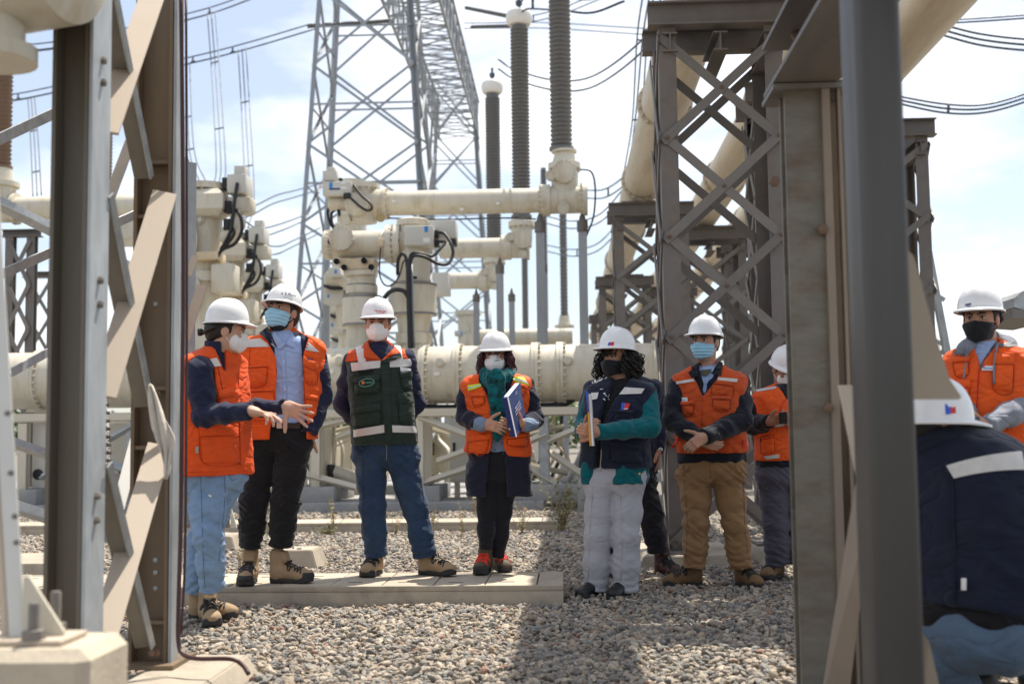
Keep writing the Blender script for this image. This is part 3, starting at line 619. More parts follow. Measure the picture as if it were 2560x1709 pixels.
# ================================================================== gas-insulated switchgear
M_RUSTC0 = mat('brass_gauge', (0.35, 0.26, 0.12), 0.4, 0.5, var=0.1)
PXM = lambda px, Y: px * Y / FPX            # picture pixels -> metres at distance Y
def flange_prof(r, L_, n_mid=0, fw=0.05, fh=0.05):
    return [(0, r + fh), (fw, r + fh), (fw, r), (L_ - fw, r), (L_ - fw, r + fh), (L_, r + fh)]
def bushing(par, base, h, r, m=M_PORC, cap=True, pitch=0.075, rc=None, ax=(0, 0, 1)):
    prof = [(0, r * 1.12), (0.05, r * 1.12), (0.05, r * 0.8)]
    n = int((h - 0.1) / pitch); s = 0.06
    for k in range(n):
        prof += [(s, r * 0.83), (s + pitch * 0.55, r), (s + pitch * 0.72, r), (s + pitch * 0.8, r * 0.83)]; s += pitch
    prof += [(h, r * 0.83)]
    o = lathe('insulator', prof, base, ax, m, par, 24)
    if cap:
        R_ = rc or r * 1.45; q = [(0, r * 0.85)] + [(R_ * 0.62 * (1 - math.cos(a)), R_ * (0.62 + 0.38 * math.sin(a)) if 0.3 < a < 2.9 else R_ * 0.62 * math.sin(min(a, math.pi - a)) + 0.02) for a in np.linspace(0.25, math.pi - 0.05, 12)]
        lathe('corona_cap', q, np.array(base) + np.array(ax) * h, ax, M_WHITE, par, 28)
        lathe('terminal', [(0, 0.04), (0.12, 0.04), (0.12, 0.07), (0.2, 0.07), (0.2, 0.03), (0.34, 0.03)], np.array(base) + np.array(ax) * (h + R_ * 1.2), ax, M_WIRE, par, 10)
    return o
def disc(par, c, r, ax=(0, -1, 0), name='cover_plate', t=0.06, m=M_CREAM):
    return lathe(name, [(-0.08, r * 0.94), (0, r * 0.94), (0, r), (t, r), (t + 0.01, r * 0.9), (t + 0.012, 0.001)], c, ax, m, par, 28, bolts=[(t - 0.02, r * 0.93, 16)])
def cbox(par, x0, y0, x1, y1, Y, d=0.3, m=None, name='control_box', bev=0.02, lab=None):
    a, b = P(x0, y1, Y), P(x1, y0, Y)
    o = box(name, (a.x, Y, a.z), (b.x, Y + d, b.z), m or M_BOXG, par, bev)
    if lab:
        for (lx0, ly0, lx1, ly1, lm) in lab:
            p, q = P(lx0, ly1, Y - 0.004), P(lx1, ly0, Y - 0.004)
            box('label_plate', (p.x, Y - 0.005, p.z), (q.x, Y + 0.001, q.z), lm, o)
    return o
def hose(par, pts, r=0.022, name='control_cable', m=M_RUBBER):
    return tube(name, catmull([P(*p) for p in pts], 6), r, m, par, 7)

# --- main horizontal duct
md = thing('main_duct', (-4, 18.0, 0), 'large cream horizontal duct running behind all the standing people', 'duct')
dz = P(1100, 937, 18.0).z; dr = PXM(72, 18.0)
edges = [-60, 105, 230, 350, 470, 640, 780, 905, 1060, 1145, 1338, 1400, 1520, 1640]
for i in range(len(edges) - 1):
    a, b = P(edges[i], 937, 18).x, P(edges[i + 1], 937, 18).x
    lathe('duct_section', [(0, dr + 0.04), (0.05, dr + 0.04), (0.05, dr), (b - a - 0.05, dr), (b - a - 0.05, dr + 0.04), (b - a - 0.003, dr + 0.04)], (a, 18.0, dz), (1, 0, 0), M_CREAM, md, 44, bolts=[(0.05, dr + 0.02, 28)])

# --- right bay, phase A (upper pipe)
YA = 19.5
A = thing('switchgear_pole', tuple(P(899, 1200, YA)), 'cream switchgear pole with the highest long pipe and nearest bushing', 'switchgear', 'gas insulated switchgear poles')
pz = P(1150, 505, YA).z; r0 = PXM(32, YA); xl, xr = P(935, 505, YA).x, P(1368, 505, YA).x
lathe('pipe', [(0, r0 + 0.05), (0.08, r0 + 0.05), (0.08, r0 + 0.03), (0.16, r0 + 0.03), (0.16, r0 + 0.06), (0.22, r0 + 0.06), (0.22, r0 - 0.005), (xr - xl - 0.1, r0 - 0.005), (xr - xl - 0.1, r0 + 0.05), (xr - xl, r0 + 0.05)], (xl, YA, pz), (1, 0, 0), M_CREAM, A, 40, bolts=[(0.2, r0 + 0.04, 18), (xr - xl - 0.09, r0 + 0.03, 18)])
tb = P(1412, 480, YA)
lathe('tee_body', [(0, r0 + 0.05), (0.05, r0 + 0.05), (0.05, r0 + 0.02), (P(1455, 0, YA).x - xr - 0.05, r0 + 0.02), (P(1455, 0, YA).x - xr - 0.05, r0 + 0.06), (P(1460, 0, YA).x - xr, r0 + 0.06)], (xr, YA, pz), (1, 0, 0), M_CREAM, A, 36, bolts=[(P(1455, 0, YA).x - xr - 0.04, r0 + 0.04, 18)])
zb_ = P(1410, 417, YA).z; zt_ = P(1410, 382, YA).z
lathe('bushing_neck', [(0, r0 + 0.0), (zb_ - pz - 0.04, r0 + 0.02), (zb_ - pz - 0.04, r0 + 0.06), (zb_ - pz + 0.05, r0 + 0.06), (zb_ - pz + 0.05, r0 - 0.0), (zt_ - pz, r0 - 0.05), (zt_ - pz, r0), (zt_ - pz + 0.04, r0)], (tb.x, YA, pz), (0, 0, 1), M_CREAM, A, 36, bolts=[(zb_ - pz - 0.04, r0 + 0.04, 18)])
bushing(A, (P(1404, 380, YA).x, YA, zt_ + 0.04), 4.3, PXM(28, YA))
disc(A, (tb.x, YA - r0 - 0.02, P(0, 474, YA).z + 0.04), PXM(29, YA))
disc(A, (P(1378, 450, YA).x, YA - r0, P(1378, 447, YA).z), PXM(12, YA), name='small_cover'); disc(A, (P(1409, 527, YA).x, YA - r0 + 0.03, P(1409, 527, YA).z), PXM(13, YA), name='small_cover')
for px in (1350, 1456):
    p = P(px, 560, YA)
    lathe('prop_head', [(0, 0.09), (0.18, 0.09), (0.18, 0.055), (0.24, 0.05), (0.33, 0.015)], (p.x, YA - 0.02, pz - r0 - 0.33), (0, 0, 1), M_OLD, A, 12)
    bar(A, 'prop_post', (p.x, YA, 0.14), (p.x, YA, pz - r0 - 0.33), 'I', 0.14, 0.14, 0.014, m=M_TOWER)
# left top assembly of phase A
vx = P(902, 505, YA).x; vr = PXM(37, YA)
z_top = P(908, 462, YA).z
lathe('breaker_head', [(P(0, 575, YA).z - pz, vr), (z_top - pz - 0.14, vr), (z_top - pz - 0.08, vr + 0.02), (z_top - pz - 0.08, vr + 0.05), (z_top - pz, vr + 0.05)], (vx + 0.03, YA, pz), (0, 0, 1), M_CREAM, A, 36, bolts=[(z_top - pz - 0.08, vr + 0.03, 18)])
lathe('side_nozzle', [(0, vr * 0.95), (xl - vx - 0.02, r0 + 0.05)], (vx + 0.02, YA, pz), (1, 0, 0), M_CREAM, A, 36)
disc(A, (P(899, 520, YA).x, YA - vr - 0.03, P(899, 520, YA).z), PXM(29, YA)); disc(A, (P(868, 556, YA).x, YA - vr + 0.06, P(868, 556, YA).z), PXM(13, YA), name='small_cover')
lathe('view_port', [(0, 0.1), (0.05, 0.1), (0.06, 0.04), (0.08, 0.04)], (P(897, 523, YA).x, YA - vr - 0.05, P(897, 523, YA).z), (0, -1, 0), M_CREAM, A, 20)
cbox(A, 806, 452, 879, 489, YA - 0.35, 0.3, lab=[(823, 456, 831, 470, M_BLUE), (823, 470, 850, 475, M_NAVYLAB), (852, 456, 866, 460, M_WHITE), (852, 467, 866, 472, M_WHITE)])
cbox(A, 806, 425, 842, 452, YA - 0.3, 0.25); cbox(A, 818, 417, 837, 428, YA - 0.3, 0.2); cbox(A, 845, 444, 856, 452, YA - 0.3, 0.1, M_RUBBER, 'plug')
cbox(A, 858, 481, 877, 496, YA - 0.38, 0.12, M_RUBBER, 'plug')
lathe('drive_cylinder', [(0, 0.09), (0.03, 0.12), (0.35, 0.12), (0.38, 0.08)], P(822, 508, YA - 0.1), (1, 0, -0.06), M_CREAM, A, 20)
hose(A, [(884, 463, YA - 0.35), (905, 490, YA - 0.42), (926, 508, YA - 0.45), (929, 522, YA - 0.48), (918, 526, YA - 0.48), (900, 516, YA - 0.45), (878, 496, YA - 0.4)])
hose(A, [(825, 512, YA - 0.1), (819, 530, YA), (824, 555, YA), (834, 572, YA)]); hose(A, [(846, 522, YA - 0.1), (830, 532, YA), (830, 555, YA), (838, 572, YA)])
hose(A, [(846, 522, YA - 0.1), (850, 540, YA - 0.2), (862, 552, YA - 0.2)], 0.03); hose(A, [(1424, 425, YA), (1450, 424, YA), (1478, 430, YA), (1488, 470, YA), (1484, 540, YA), (1466, 590, YA)], 0.016, m=M_WIRE)

for px, py in ((1150, 520), (1240, 505), (980, 500)): cbox(A, px, py, px + 9, py + 6, YA - r0 - 0.01, 0.02, M_WHITE, 'name_plate', 0.002)
hose(A, [(960, 545, YA), (1100, 549, YA), (1250, 545, YA), (1340, 548, YA)], 0.014, m=M_WIRE); lathe('gauge', [(0, 0.07), (0.03, 0.075), (0.05, 0.07), (0.052, 0.01)], P(952, 545, YA - 0.25), (0, -1, 0), M_RUSTC0, A, 18)
# --- right bay, phase B: low vessel in front with two stacked columns
YB = 18.6
B = thing('switchgear_pole', tuple(P(930, 1200, YB)), 'cream switchgear pole with horizontal breaker vessel and black cable riser behind the green-vest man', 'switchgear', 'gas insulated switchgear poles')
bz = P(900, 611, YB).z; br0 = PXM(37, YB); x0, x1 = P(810, 0, YB).x, P(965, 0, YB).x
x0, x1 = P(810, 611, YB).x, P(966, 611, YB).x
lathe('breaker_vessel', [(0, br0 - 0.02), (0.02, br0), (0.1, br0), (0.1, br0 - 0.015), (0.9, br0 - 0.015), (0.92, br0), (x1 - x0 - 0.02, br0 * 0.94), (x1 - x0, br0 * 0.94)], (x0, YB, bz), (1, 0, 0), M_CREAM, B, 44, bolts=[(0.1, br0 - 0.01, 22)])
lathe('joint_flange', [(0, br0 + 0.07), (0.1, br0 + 0.07), (0.1, br0 + 0.04), (0.13, br0 + 0.04), (0.13, br0 + 0.07), (0.23, br0 + 0.07)], (x1, YB, bz), (1, 0, 0), M_CREAM, B, 40, bolts=[(0.1, br0 + 0.06, 20)])
ex = P(1032, 611, YB).x; er = PXM(41, YB)
lathe('elbow_side', [(0, br0), (ex - x1 - 0.2, er)], (x1 + 0.22, YB, bz), (1, 0, 0), M_CREAM, B, 36)
disc(B, (P(863, 603, YB).x, YB - br0 - 0.05, P(863, 603, YB).z), PXM(31, YB)); 
for px, py in ((827, 605), (993, 603)): disc(B, P(px, py, YB - br0 - 0.01), 0.035, name='port_cap', t=0.03, m=M_WHITE)
def vprof(cx, Y, rows): # rows of (y_px, half width px)
    base = P(cx, rows[-1][0], Y); pr = []
    for y, w in reversed(rows): pr.append((P(cx, y, Y).z - base.z, PXM(w, Y)))
    return base, pr
bs, pr = vprof(1035, YB, [(549, 36), (552, 42), (566, 42), (566, 37), (600, 40), (640, 42), (700, 42), (700, 45), (706, 45), (706, 42), (712, 42), (712, 56), (714, 58), (786, 58), (788, 56), (790, 52), (791, 44), (832, 39), (834, 46), (860, 46), (861, 40), (905, 40)])
lathe('column', pr, bs, (0, 0, 1), M_CREAM, B, 36)
bs, pr = vprof(905, YB, [(648, 30), (680, 36), (714, 36), (716, 40), (735, 40), (735, 36), (742, 36), (743, 48), (745, 49), (812, 49), (815, 44), (820, 38), (848, 38), (850, 42), (880, 42), (880, 36), (905, 36)])
lathe('column', pr, bs, (0, 0, 1), M_CREAM, B, 36)
M_BAND = mat('worn_steel_band', (0.25, 0.24, 0.23), 0.5, 0.6, var=0.2)
for cx, y, w in ((905, 743, 49.6), (905, 812, 49.6), (1035, 713, 58.6), (1035, 786, 58.6), (905, 714, 38)):
    p = P(cx, y, YB); lathe('clamp_band', [(0, PXM(w, YB)), (0.035, PXM(w, YB))], (p.x, YB, p.z - 0.02), (0, 0, 1), M_BAND, B, 36)
# bracket under the vessel
M_RUSTC = mat('stained_cream', (0.60, 0.48, 0.32), 0.55, 0, var=0.15, vscale=6)
prism('bracket', [P(840, 648, YB - 0.25), P(936, 646, YB - 0.25), P(930, 668, YB - 0.25), P(915, 672, YB - 0.25), P(858, 674, YB - 0.25)], (0, 0.5, 0), M_RUSTC, B)
prism('bracket', [P(858, 676, YB - 0.28), P(932, 672, YB - 0.28), P(930, 684, YB - 0.28), P(860, 688, YB - 0.28)], (0, 0.5, 0), M_CREAM, B)
for px, py in ((842, 654), (911, 652), (861, 669), (929, 668)): disc(B, P(px, py, YB - 0.3), 0.03, name='bolt', t=0.03, m=M_OLD)
cbox(B, 1010, 563, 1083, 614, YB - 0.42, 0.45, lab=[(1061, 565, 1070, 580, M_BLUE), (1058, 594, 1074, 606, M_WHITE)]); cbox(B, 1075, 549, 1139, 597, YB - 0.15, 0.4, M_BOXG)
cbox(B, 1083, 574, 1095, 592, YB - 0.3, 0.2, M_RUBBER, 'plug'); cbox(B, 1083, 597, 1096, 616, YB - 0.3, 0.2, M_RUBBER, 'plug'); cbox(B, 1122, 597, 1140, 612, YB - 0.15, 0.25, M_RUBBER, 'plug')
cbox(B, 945, 595, 959, 616, YB - br0 - 0.1, 0.12, M_RUSTC, 'junction_box'); cbox(B, 970, 724, 1000, 760, YB - 0.2, 0.3, M_BOXG); cbox(B, 1030, 690, 1043, 697, YB - 0.44, 0.02, M_RUBBER, 'name_plate')
# cable riser
rs = [P(1021, 655, YB - 0.75), P(1023, 760, YB - 0.75), P(1027, 900, YB - 0.75)]
tube('cable_riser', catmull(rs, 4), 0.042, M_RUBBER, B, 10); tube('riser_clip', [P(1029, 660, YB - 0.72), P(1036, 900, YB - 0.72)], 0.02, M_TOWER, B, 6)
hose(B, [(1021, 660, YB - 0.75), (1030, 634, YB - 0.72), (1054, 634, YB - 0.7), (1080, 640, YB - 0.6), (1100, 622, YB - 0.5), (1112, 606, YB - 0.4), (1096, 604, YB - 0.35)], 0.026)
hose(B, [(1024, 662, YB - 0.75), (1034, 640, YB - 0.74), (1062, 642, YB - 0.72), (1092, 658, YB - 0.65), (1118, 660, YB - 0.6), (1132, 638, YB - 0.5), (1128, 610, YB - 0.45), (1112, 585, YB - 0.35), (1097, 580, YB - 0.3)], 0.026)
hose(B, [(1018, 668, YB - 0.75), (1014, 642, YB - 0.74), (1004, 634, YB - 0.74), (995, 652, YB - 0.7), (994, 686, YB - 0.6)], 0.026)
hose(B, [(952, 616, YB - 0.45), (949, 660, YB - 0.5), (950, 690, YB - 0.5), (962, 712, YB - 0.5), (980, 712, YB - 0.5), (998, 690, YB - 0.6), (1008, 655, YB - 0.7), (1016, 650, YB - 0.72)], 0.012)
hose(B, [(1020, 742, YB - 0.75), (1010, 728, YB - 0.74), (990, 724, YB - 0.7), (972, 732, YB - 0.5), (958, 748, YB - 0.4)], 0.035)
hose(B, [(1027, 900, YB - 0.75), (1030, 980, YB - 0.72), (1040, 1018, YB - 0.7), (1080, 1020, YB - 0.7), (1180, 1020, YB - 0.7), (1330, 1018, YB - 0.7), (1400, 1012, YB - 0.7), (1450, 982, YB - 0.7), (1490, 960, YB - 0.7), (1640, 950, YB - 0.7)], 0.06, 'main_cable')
# pipe and tee of phase B, further back
def far_phase(px0, px1, py, rpx, Y, label, bx, byt, brp, cap_h):
    t = thing('switchgear_pole', tuple(P(px1, 1200, Y)), label, 'switchgear', 'gas insulated switchgear poles')
    z = P(px0, py, Y).z; xl_, xr_ = P(px0, py, Y).x, P(px1, py, Y).x; r_ = PXM(rpx, Y)
    lathe('pipe', [(0, r_), (xr_ - xl_ - 0.14, r_), (xr_ - xl_ - 0.14, r_ + 0.05), (xr_ - xl_, r_ + 0.05)], (xl_, Y, z), (1, 0, 0), M_CREAM, t, 32, bolts=[(xr_ - xl_ - 0.12, r_ + 0.03, 14)])
    w = PXM(rpx * 2.1, Y)
    lathe('tee_body', [(0, r_ + 0.05), (0.05, r_ + 0.05), (0.05, r_ + 0.02), (w - 0.05, r_ + 0.02), (w - 0.05, r_ + 0.06), (w, r_ + 0.06)], (xr_, Y, z), (1, 0, 0), M_CREAM, t, 32)
    bxx = P(bx, py, Y).x; zt2 = P(bx, byt, Y).z
    lathe('bushing_neck', [(0, r_), (zt2 - z - 0.18, r_ + 0.02), (zt2 - z - 0.18, r_ + 0.07), (zt2 - z - 0.08, r_ + 0.07), (zt2 - z, r_ - 0.04)], (bxx, Y, z), (0, 0, 1), M_CREAM, t, 32, bolts=[(zt2 - z - 0.18, r_ + 0.05, 14)])
    disc(t, (bxx + 0.03, Y - r_ - 0.03, z + 0.12), r_ * 0.92); disc(t, (bxx + 0.02, Y - r_ + 0.02, z - r_ * 0.85), r_ * 0.4, name='small_cover'); disc(t, (bxx - r_ * 1.1, Y - r_ + 0.02, z + r_ * 0.9), r_ * 0.38, name='small_cover')
    bushing(t, (bxx, Y, zt2), cap_h, PXM(brp, Y))
    for dx in (-0.45, 0.42):
        lathe('prop_head', [(0, 0.09), (0.18, 0.09), (0.18, 0.055), (0.33, 0.015)], (bxx + dx, Y, z - r_ - 0.33), (0, 0, 1), M_OLD, t, 12)
        bar(t, 'prop_post', (bxx + dx, Y, 0.14), (bxx + dx, Y, z - r_ - 0.33), 'I', 0.14, 0.14, 0.014, m=M_TOWER)
    return t
YB2, YC = 23.8, 29.2
fB = far_phase(1100, 1272, 622, 25, YB2, 'middle cream switchgear pole whose white-capped bushing is second tallest', 1305, 545, 23.5, (1090 - 65) * 0 + P(1305, 66, YB2).z - P(1305, 545, YB2).z)
fC = far_phase(1085, 1213, 703, 21, YC, 'rear cream switchgear pole with the shortest white-capped bushing', 1236, 640, 19.5, P(1236, 236, YC).z - P(1236, 640, YC).z)
cbox(fC, 1083, 680, 1121, 735, YC - 2, 0.6)
# stacked mechanism boxes of the rear poles, left of the drum
for i, (bx0, by0, bx1, by1, Yq) in enumerate(((808, 718, 856, 759, 23.5), (818, 790, 856, 832, 28), (824, 850, 860, 880, 33))):
    t = fB if i == 0 else fC
    cbox(t, bx0, by0, bx1, by1, Yq, 0.5, M_BOXG, lab=[(bx0 + 10, by0 + 18, bx0 + 15, by0 + 26, M_BLUE)])
    lathe('drive_cylinder', [(0, 0.12), (0.05, 0.2), (0.5, 0.2), (0.55, 0.12)], P(bx0 + 4, by0 - 16, Yq), (1, 0, 0), M_CREAM, t, 18)
    lathe('column', [(0, 0.32), (1.2, 0.32), (1.2, 0.4), (1.4, 0.4), (1.4, 0.3), (3.0, 0.3)], P(880, by1 + 60, Yq + 0.5), (0, 0, 1), M_CREAM, t, 24)
    hose(t, [(bx0 + 4, by0 - 5, Yq - 0.1), (bx0 + 20, by0 + 2, Yq - 0.2), (bx1, by0 + 2, Yq - 0.1)], 0.04)
cbox(fB, 836, 556, 858, 575, 20.2, 0.2); cbox(fB, 820, 668, 850, 690, 23, 0.3, lab=[(836, 674, 842, 684, M_BLUE)])
bar(fB, 'mast', P(818, 640, 24), P(818, 900, 24), 'L', 0.1, 0.1, 0.01, m=M_TOWER)
# --- far bay: three more bushings beyond
for k, (px, yb, yt, rp, Y, lb) in enumerate(((1411, 790, 360, 10, 46, 'distant bushing with cream base left of the lattice towers'), (1314, 830, 400, 8.5, 54, 'distant thin bushing left of the prop post'), (1364, 826, 420, 8, 60, 'distant thinnest bushing partly behind a prop post'))):
    t = thing('distant_bushing', tuple(P(px, 1090, Y)), lb, 'bushing', 'bushings of the far bay')
    bushing(t, P(px, yb, Y), P(px, yt, Y).z - P(px, yb, Y).z, PXM(rp, Y), cap=False, pitch=0.15)
    lathe('base', [(0, 0.3), (0.9, 0.3), (0.9, 0.38), (1.0, 0.38), (1.0, 0.25), (1.35, 0.2)], tuple(P(px, yb, Y) - Vector((0, 0, 1.35))), (0, 0, 1), M_CREAM, t, 20)
    lathe('pipe', [(0, 0.25), (PXM(170, Y), 0.25)], tuple(P(px, yb, Y) - Vector((PXM(170, Y), 0, 1.1))), (1, 0, 0), M_CREAM, t, 20)
    bar(t, 'support', tuple(P(px, yb, Y) - Vector((0, 0, 1.3))), tuple(P(px, yb, Y) * 1 - Vector((0, 0, P(px, yb, Y).z))), 'I', 0.2, 0.2, 0.02, m=M_TOWER)
t = thing('switchgear_pole', tuple(P(1165, 1150, 40)), 'small distant switchgear pole with round cover above the woman in teal scarf', 'switchgear', 'gas insulated switchgear poles')
cbox(t, 1136, 826, 1162, 838, 40, 0.5, lab=[(1152, 829, 1156, 836, M_BLUE)]); disc(t, P(1172, 857, 39.9), 0.32)
lathe('column', [(0, 0.35), (2.6, 0.35), (2.6, 0.45), (2.75, 0.45)], P(1172, 980, 40.4), (0, 0, 1), M_CREAM, t, 24); lathe('pipe', [(0, 0.26), (3.4, 0.26)], P(1180, 843, 40.4), (1, 0, 0), M_CREAM, t, 20)

# --- left bay: three identical poles receding
def left_pole(px, py, Y, label, up=0):
    t = thing('switchgear_pole', tuple(P(px, 1230, Y)), label, 'switchgear', 'gas insulated switchgear poles')
    c = P(px, py, Y); o = lambda x, y, z: np.array([c.x + x, Y + y, c.z + z])
    r_ = 0.27
    lathe('column', [(-4.0, 0.34), (-2.9, 0.34), (-2.9, 0.42), (-2.75, 0.42), (-2.75, 0.3), (-2.1, 0.27), (-1.55, 0.27), (-1.55, 0.34), (-1.4, 0.34), (-1.4, 0.28), (-0.55, 0.28), (-0.5, 0.32), (-0.42, 0.32), (-0.42, r_), (-0.1, r_), (-0.1, 0.4), (0, 0.4)], o(0, 0, 0), (0, 0, 1), M_CREAM, t, 32, bolts=[(-0.1, 0.36, 18), (-1.42, 0.31, 14)])
    bm = box_bm(o(-0.42, -0.45, -0.55), o(0.42, 0.1, -0.12)); bmesh.ops.bevel(bm, geom=[e for e in bm.edges if abs(e.verts[0].co.z - e.verts[1].co.z) < 0.01], offset=0.1, segments=1, affect='EDGES')
    me = bpy.data.meshes.new('head_box'); bm.to_mesh(me); bm.free(); addc('head_box', me, M_CREAM, t)
    disc(t, o(-0.22, -0.3, -0.95), 0.34, ax=(-0.75, -0.6, 0)); disc(t, o(0.02, -0.28, -0.6), 0.06, name='port_cap', t=0.04)
    disc(t, o(-0.15, -0.28, -1.75), 0.3, ax=(-0.75, -0.6, 0))
    box('control_box', o(0.45, -0.35, -0.2), o(0.75, 0.1, 0.1), M_BOXG, t, 0.02); box('control_box', o(0.55, -0.3, 0.1), o(0.72, -0.1, 0.24), M_BOXG, t, 0.01)
    box('plug', o(0.36, -0.3, -0.12), o(0.46, -0.1, 0.06), M_RUBBER, t, 0.01); box('plug', o(0.4, -0.35, -0.5), o(0.52, -0.15, -0.32), M_RUBBER, t, 0.01); box('plug', o(0.4, -0.35, -0.78), o(0.52, -0.15, -0.6), M_RUBBER, t, 0.01)
    box('gear_housing', o(0.42, -0.3, -0.5), o(0.82, 0.05, -0.24), M_CREAM, t, 0.05); lathe('drive_cylinder', [(0, 0.1), (0.1, 0.14), (0.4, 0.14), (0.5, 0.07)], o(0.35, -0.2, -0.95), (0.7, 0, 0.9), M_CREAM, t, 16)
    box('mechanism_box', o(0.22, -0.4, -1.75), o(0.58, 0.0, -1.3), M_CREAM, t, 0.04); box('bracket', o(-0.05, -0.45, -1.25), o(0.35, 0.0, -1.12), M_RUSTC, t, 0.02)
    h = lambda pts, r=0.028: tube('control_cable', catmull([o(*p) for p in pts], 6), r, M_RUBBER, t, 7)
    h([(0.62, -0.36, -0.05), (0.6, -0.45, -0.4), (0.55, -0.45, -0.8), (0.38, -0.4, -1.1)]); h([(0.5, -0.36, -0.4), (0.68, -0.45, -0.55), (0.72, -0.45, -0.8), (0.6, -0.4, -1.0), (0.4, -0.4, -1.1), (0.3, -0.4, -1.25)]); h([(0.5, -0.36, -0.7), (0.6, -0.45, -0.85), (0.45, -0.4, -1.05)])
    return t
left_pole(512, 464, 18.5, 'front cream pole of the left switchgear bay, above the gesturing man')
left_pole(576, 589, 23.0, 'middle cream pole of the left switchgear bay')
left_pole(626, 677, 27.8, 'rear cream pole of the left switchgear bay, above the blue-mask man')
lp = thing('switchgear_pipe', tuple(P(200, 1200, 19.8)), 'cream horizontal pipe with brown bushing at the left edge behind the grey post', 'pipe')
pzl = P(300, 517, 19.8).z
lathe('pipe', [(0, 0.2), (P(480, 517, 19.8).x - P(30, 517, 19.8).x, 0.2)], (P(30, 517, 19.8).x, 19.8, pzl), (1, 0, 0), M_CREAM, lp, 32)
lathe('tee_body', [(0, 0.27), (0.06, 0.27), (0.06, 0.23), (0.6, 0.23), (0.6, 0.27), (0.66, 0.27)], (P(-50, 517, 19.8).x, 19.8, pzl), (1, 0, 0), M_CREAM, lp, 32)
lathe('bushing_neck', [(0, 0.24), (0.38, 0.24), (0.38, 0.3), (0.46, 0.3), (0.46, 0.2), (0.7, 0.17)], (P(2, 517, 19.8).x, 19.8, pzl), (0, 0, 1), M_CREAM, lp, 28)
bushing(lp, (P(2, 517, 19.8).x, 19.8, pzl + 0.7), 2.0, PXM(24, 19.8), M_PORCB, cap=False); 
lp2 = thing('switchgear_pipe', tuple(P(270, 1200, 24)), 'cream elbow pipe with slim brown bushing seen between the two foreground posts', 'pipe')
bushing(lp2, P(262, 500, 24), 2.0, PXM(18, 24), M_PORCB, cap=False); lathe('elbow', [(0, 0.26), (0.05, 0.3), (0.4, 0.3), (0.4, 0.36), (0.5, 0.36)], P(300, 600, 24), (0, 0, 1), M_CREAM, lp2, 28)
lathe('pipe', [(0, 0.22), (2.2, 0.22)], P(270, 590, 24), (1, 0.2, 0), M_CREAM, lp2, 28)
# dark lattice props under the left pipe
for k, (px, yt, Y) in enumerate(((55, 575, 19.8), (105, 680, 24))):
    t = thing('pipe_prop', tuple(P(px, 1200, Y)), ('dark lattice prop under the left pipe, nearer the left edge', 'dark lattice prop under the left pipe, nearer the grey post')[k], 'pipe prop', 'props under the left pipe')
    w = PXM(28, Y); q = P(px, yt, Y)
    for dx in (-w, w): bar(t, 'leg', (q.x + dx, Y, 0.1), (q.x + dx, Y, q.z - 0.12), 'I', 0.14, 0.14, 0.014, m=M_OLD)
    bar(t, 'cap_beam', (q.x - w - 0.15, Y, q.z - 0.06), (q.x + w + 0.15, Y, q.z - 0.06), 'I', 0.2, 0.12, 0.014, m=M_OLD)
    for j in range(4):
        z0 = q.z - 0.2 - j * 0.75
        bar(t, 'lacing_bar', (q.x - w, Y - 0.09, z0), (q.x + w, Y - 0.09, z0 - 0.75), 'flat', 0.07, 0.012, m=M_OLDL, up=(0, -1, 0)); bar(t, 'lacing_bar', (q.x + w, Y - 0.105, z0), (q.x - w, Y - 0.105, z0 - 0.75), 'flat', 0.07, 0.012, m=M_OLDL, up=(0, -1, 0))

# --- cream support frame and cabinets under the main duct
sf = thing('duct_support_rack', (-4, 17.6, 0.14), 'cream and grey steel rack with diagonals carrying the main duct', 'support rack')
zb2 = P(1100, 1030, 17.5).z
for y in (17.45, 18.55):
    bar(sf, 'long_beam', (P(-60, 1030, y).x, y, zb2), (P(1650, 1030, y).x, y, zb2), 'C', 0.12, 0.11, 0.012, m=M_CREAM)
legs = [60, 330, 475, 790, 1048, 1250, 1360, 1480, 1560]
for i, px in enumerate(legs):
    for y in (17.45, 18.55):
        x = P(px, 1100, 17.45).x
        bar(sf, 'leg', (x, y, 0.16), (x, y, zb2 - 0.09), 'I', 0.13, 0.13, 0.014, m=M_GALV if px in (1360, 330) else M_CREAM)
        box('foot_block', (x - 0.32, y - 0.28, 0.135), (x + 0.32, y + 0.28, 0.36), M_CONCG, sf, 0.015)
    x = P(px, 1100, 17.45).x
    prism('saddle', [(x - 0.2, 17.9, zb2 + 0.09), (x + 0.2, 17.9, zb2 + 0.09), (x + 0.12, 17.9, dz - dr * 0.8), (x - 0.12, 17.9, dz - dr * 0.8)], (0, 0.2, 0), M_CREAM, sf)
for a, b in (((1050, 1040), (1250, 1115)), ((1050, 1205), (1250, 1140)), ((1250, 1120), (1430, 1230)), ((1250, 1130), (1365, 1080)), ((1365, 1100), (1560, 1020)), ((600, 1140), (890, 1215)), ((640, 1100), (880, 1042)), ((120, 1080), (330, 1180)), ((100, 1190), (330, 1060)), ((1090, 1150), (1200, 1110)), ((840, 1090), (930, 1060)), ((1380, 1130), (1480, 1200)), ((1560, 1040), (1700, 1110))):
    bar(sf, 'diagonal', P(*a, 17.38), P(*b, 17.38), 'L', 0.11, 0.11, 0.012, m=M_CREAM if a[0] > 300 else M_GALV, up=(0, -1, 0.5))
for a, b in (((1285, 1150), (1420, 1180)), ((1290, 1090), (1410, 1062)), ((830, 1075), (900, 1060)), ((1050, 1060), (1130, 1085))):
    bar(sf, 'diagonal', P(*a, 18.7), P(*b, 18.7), 'L', 0.09, 0.09, 0.01, m=M_CREAM, up=(0, -1, 0.5))
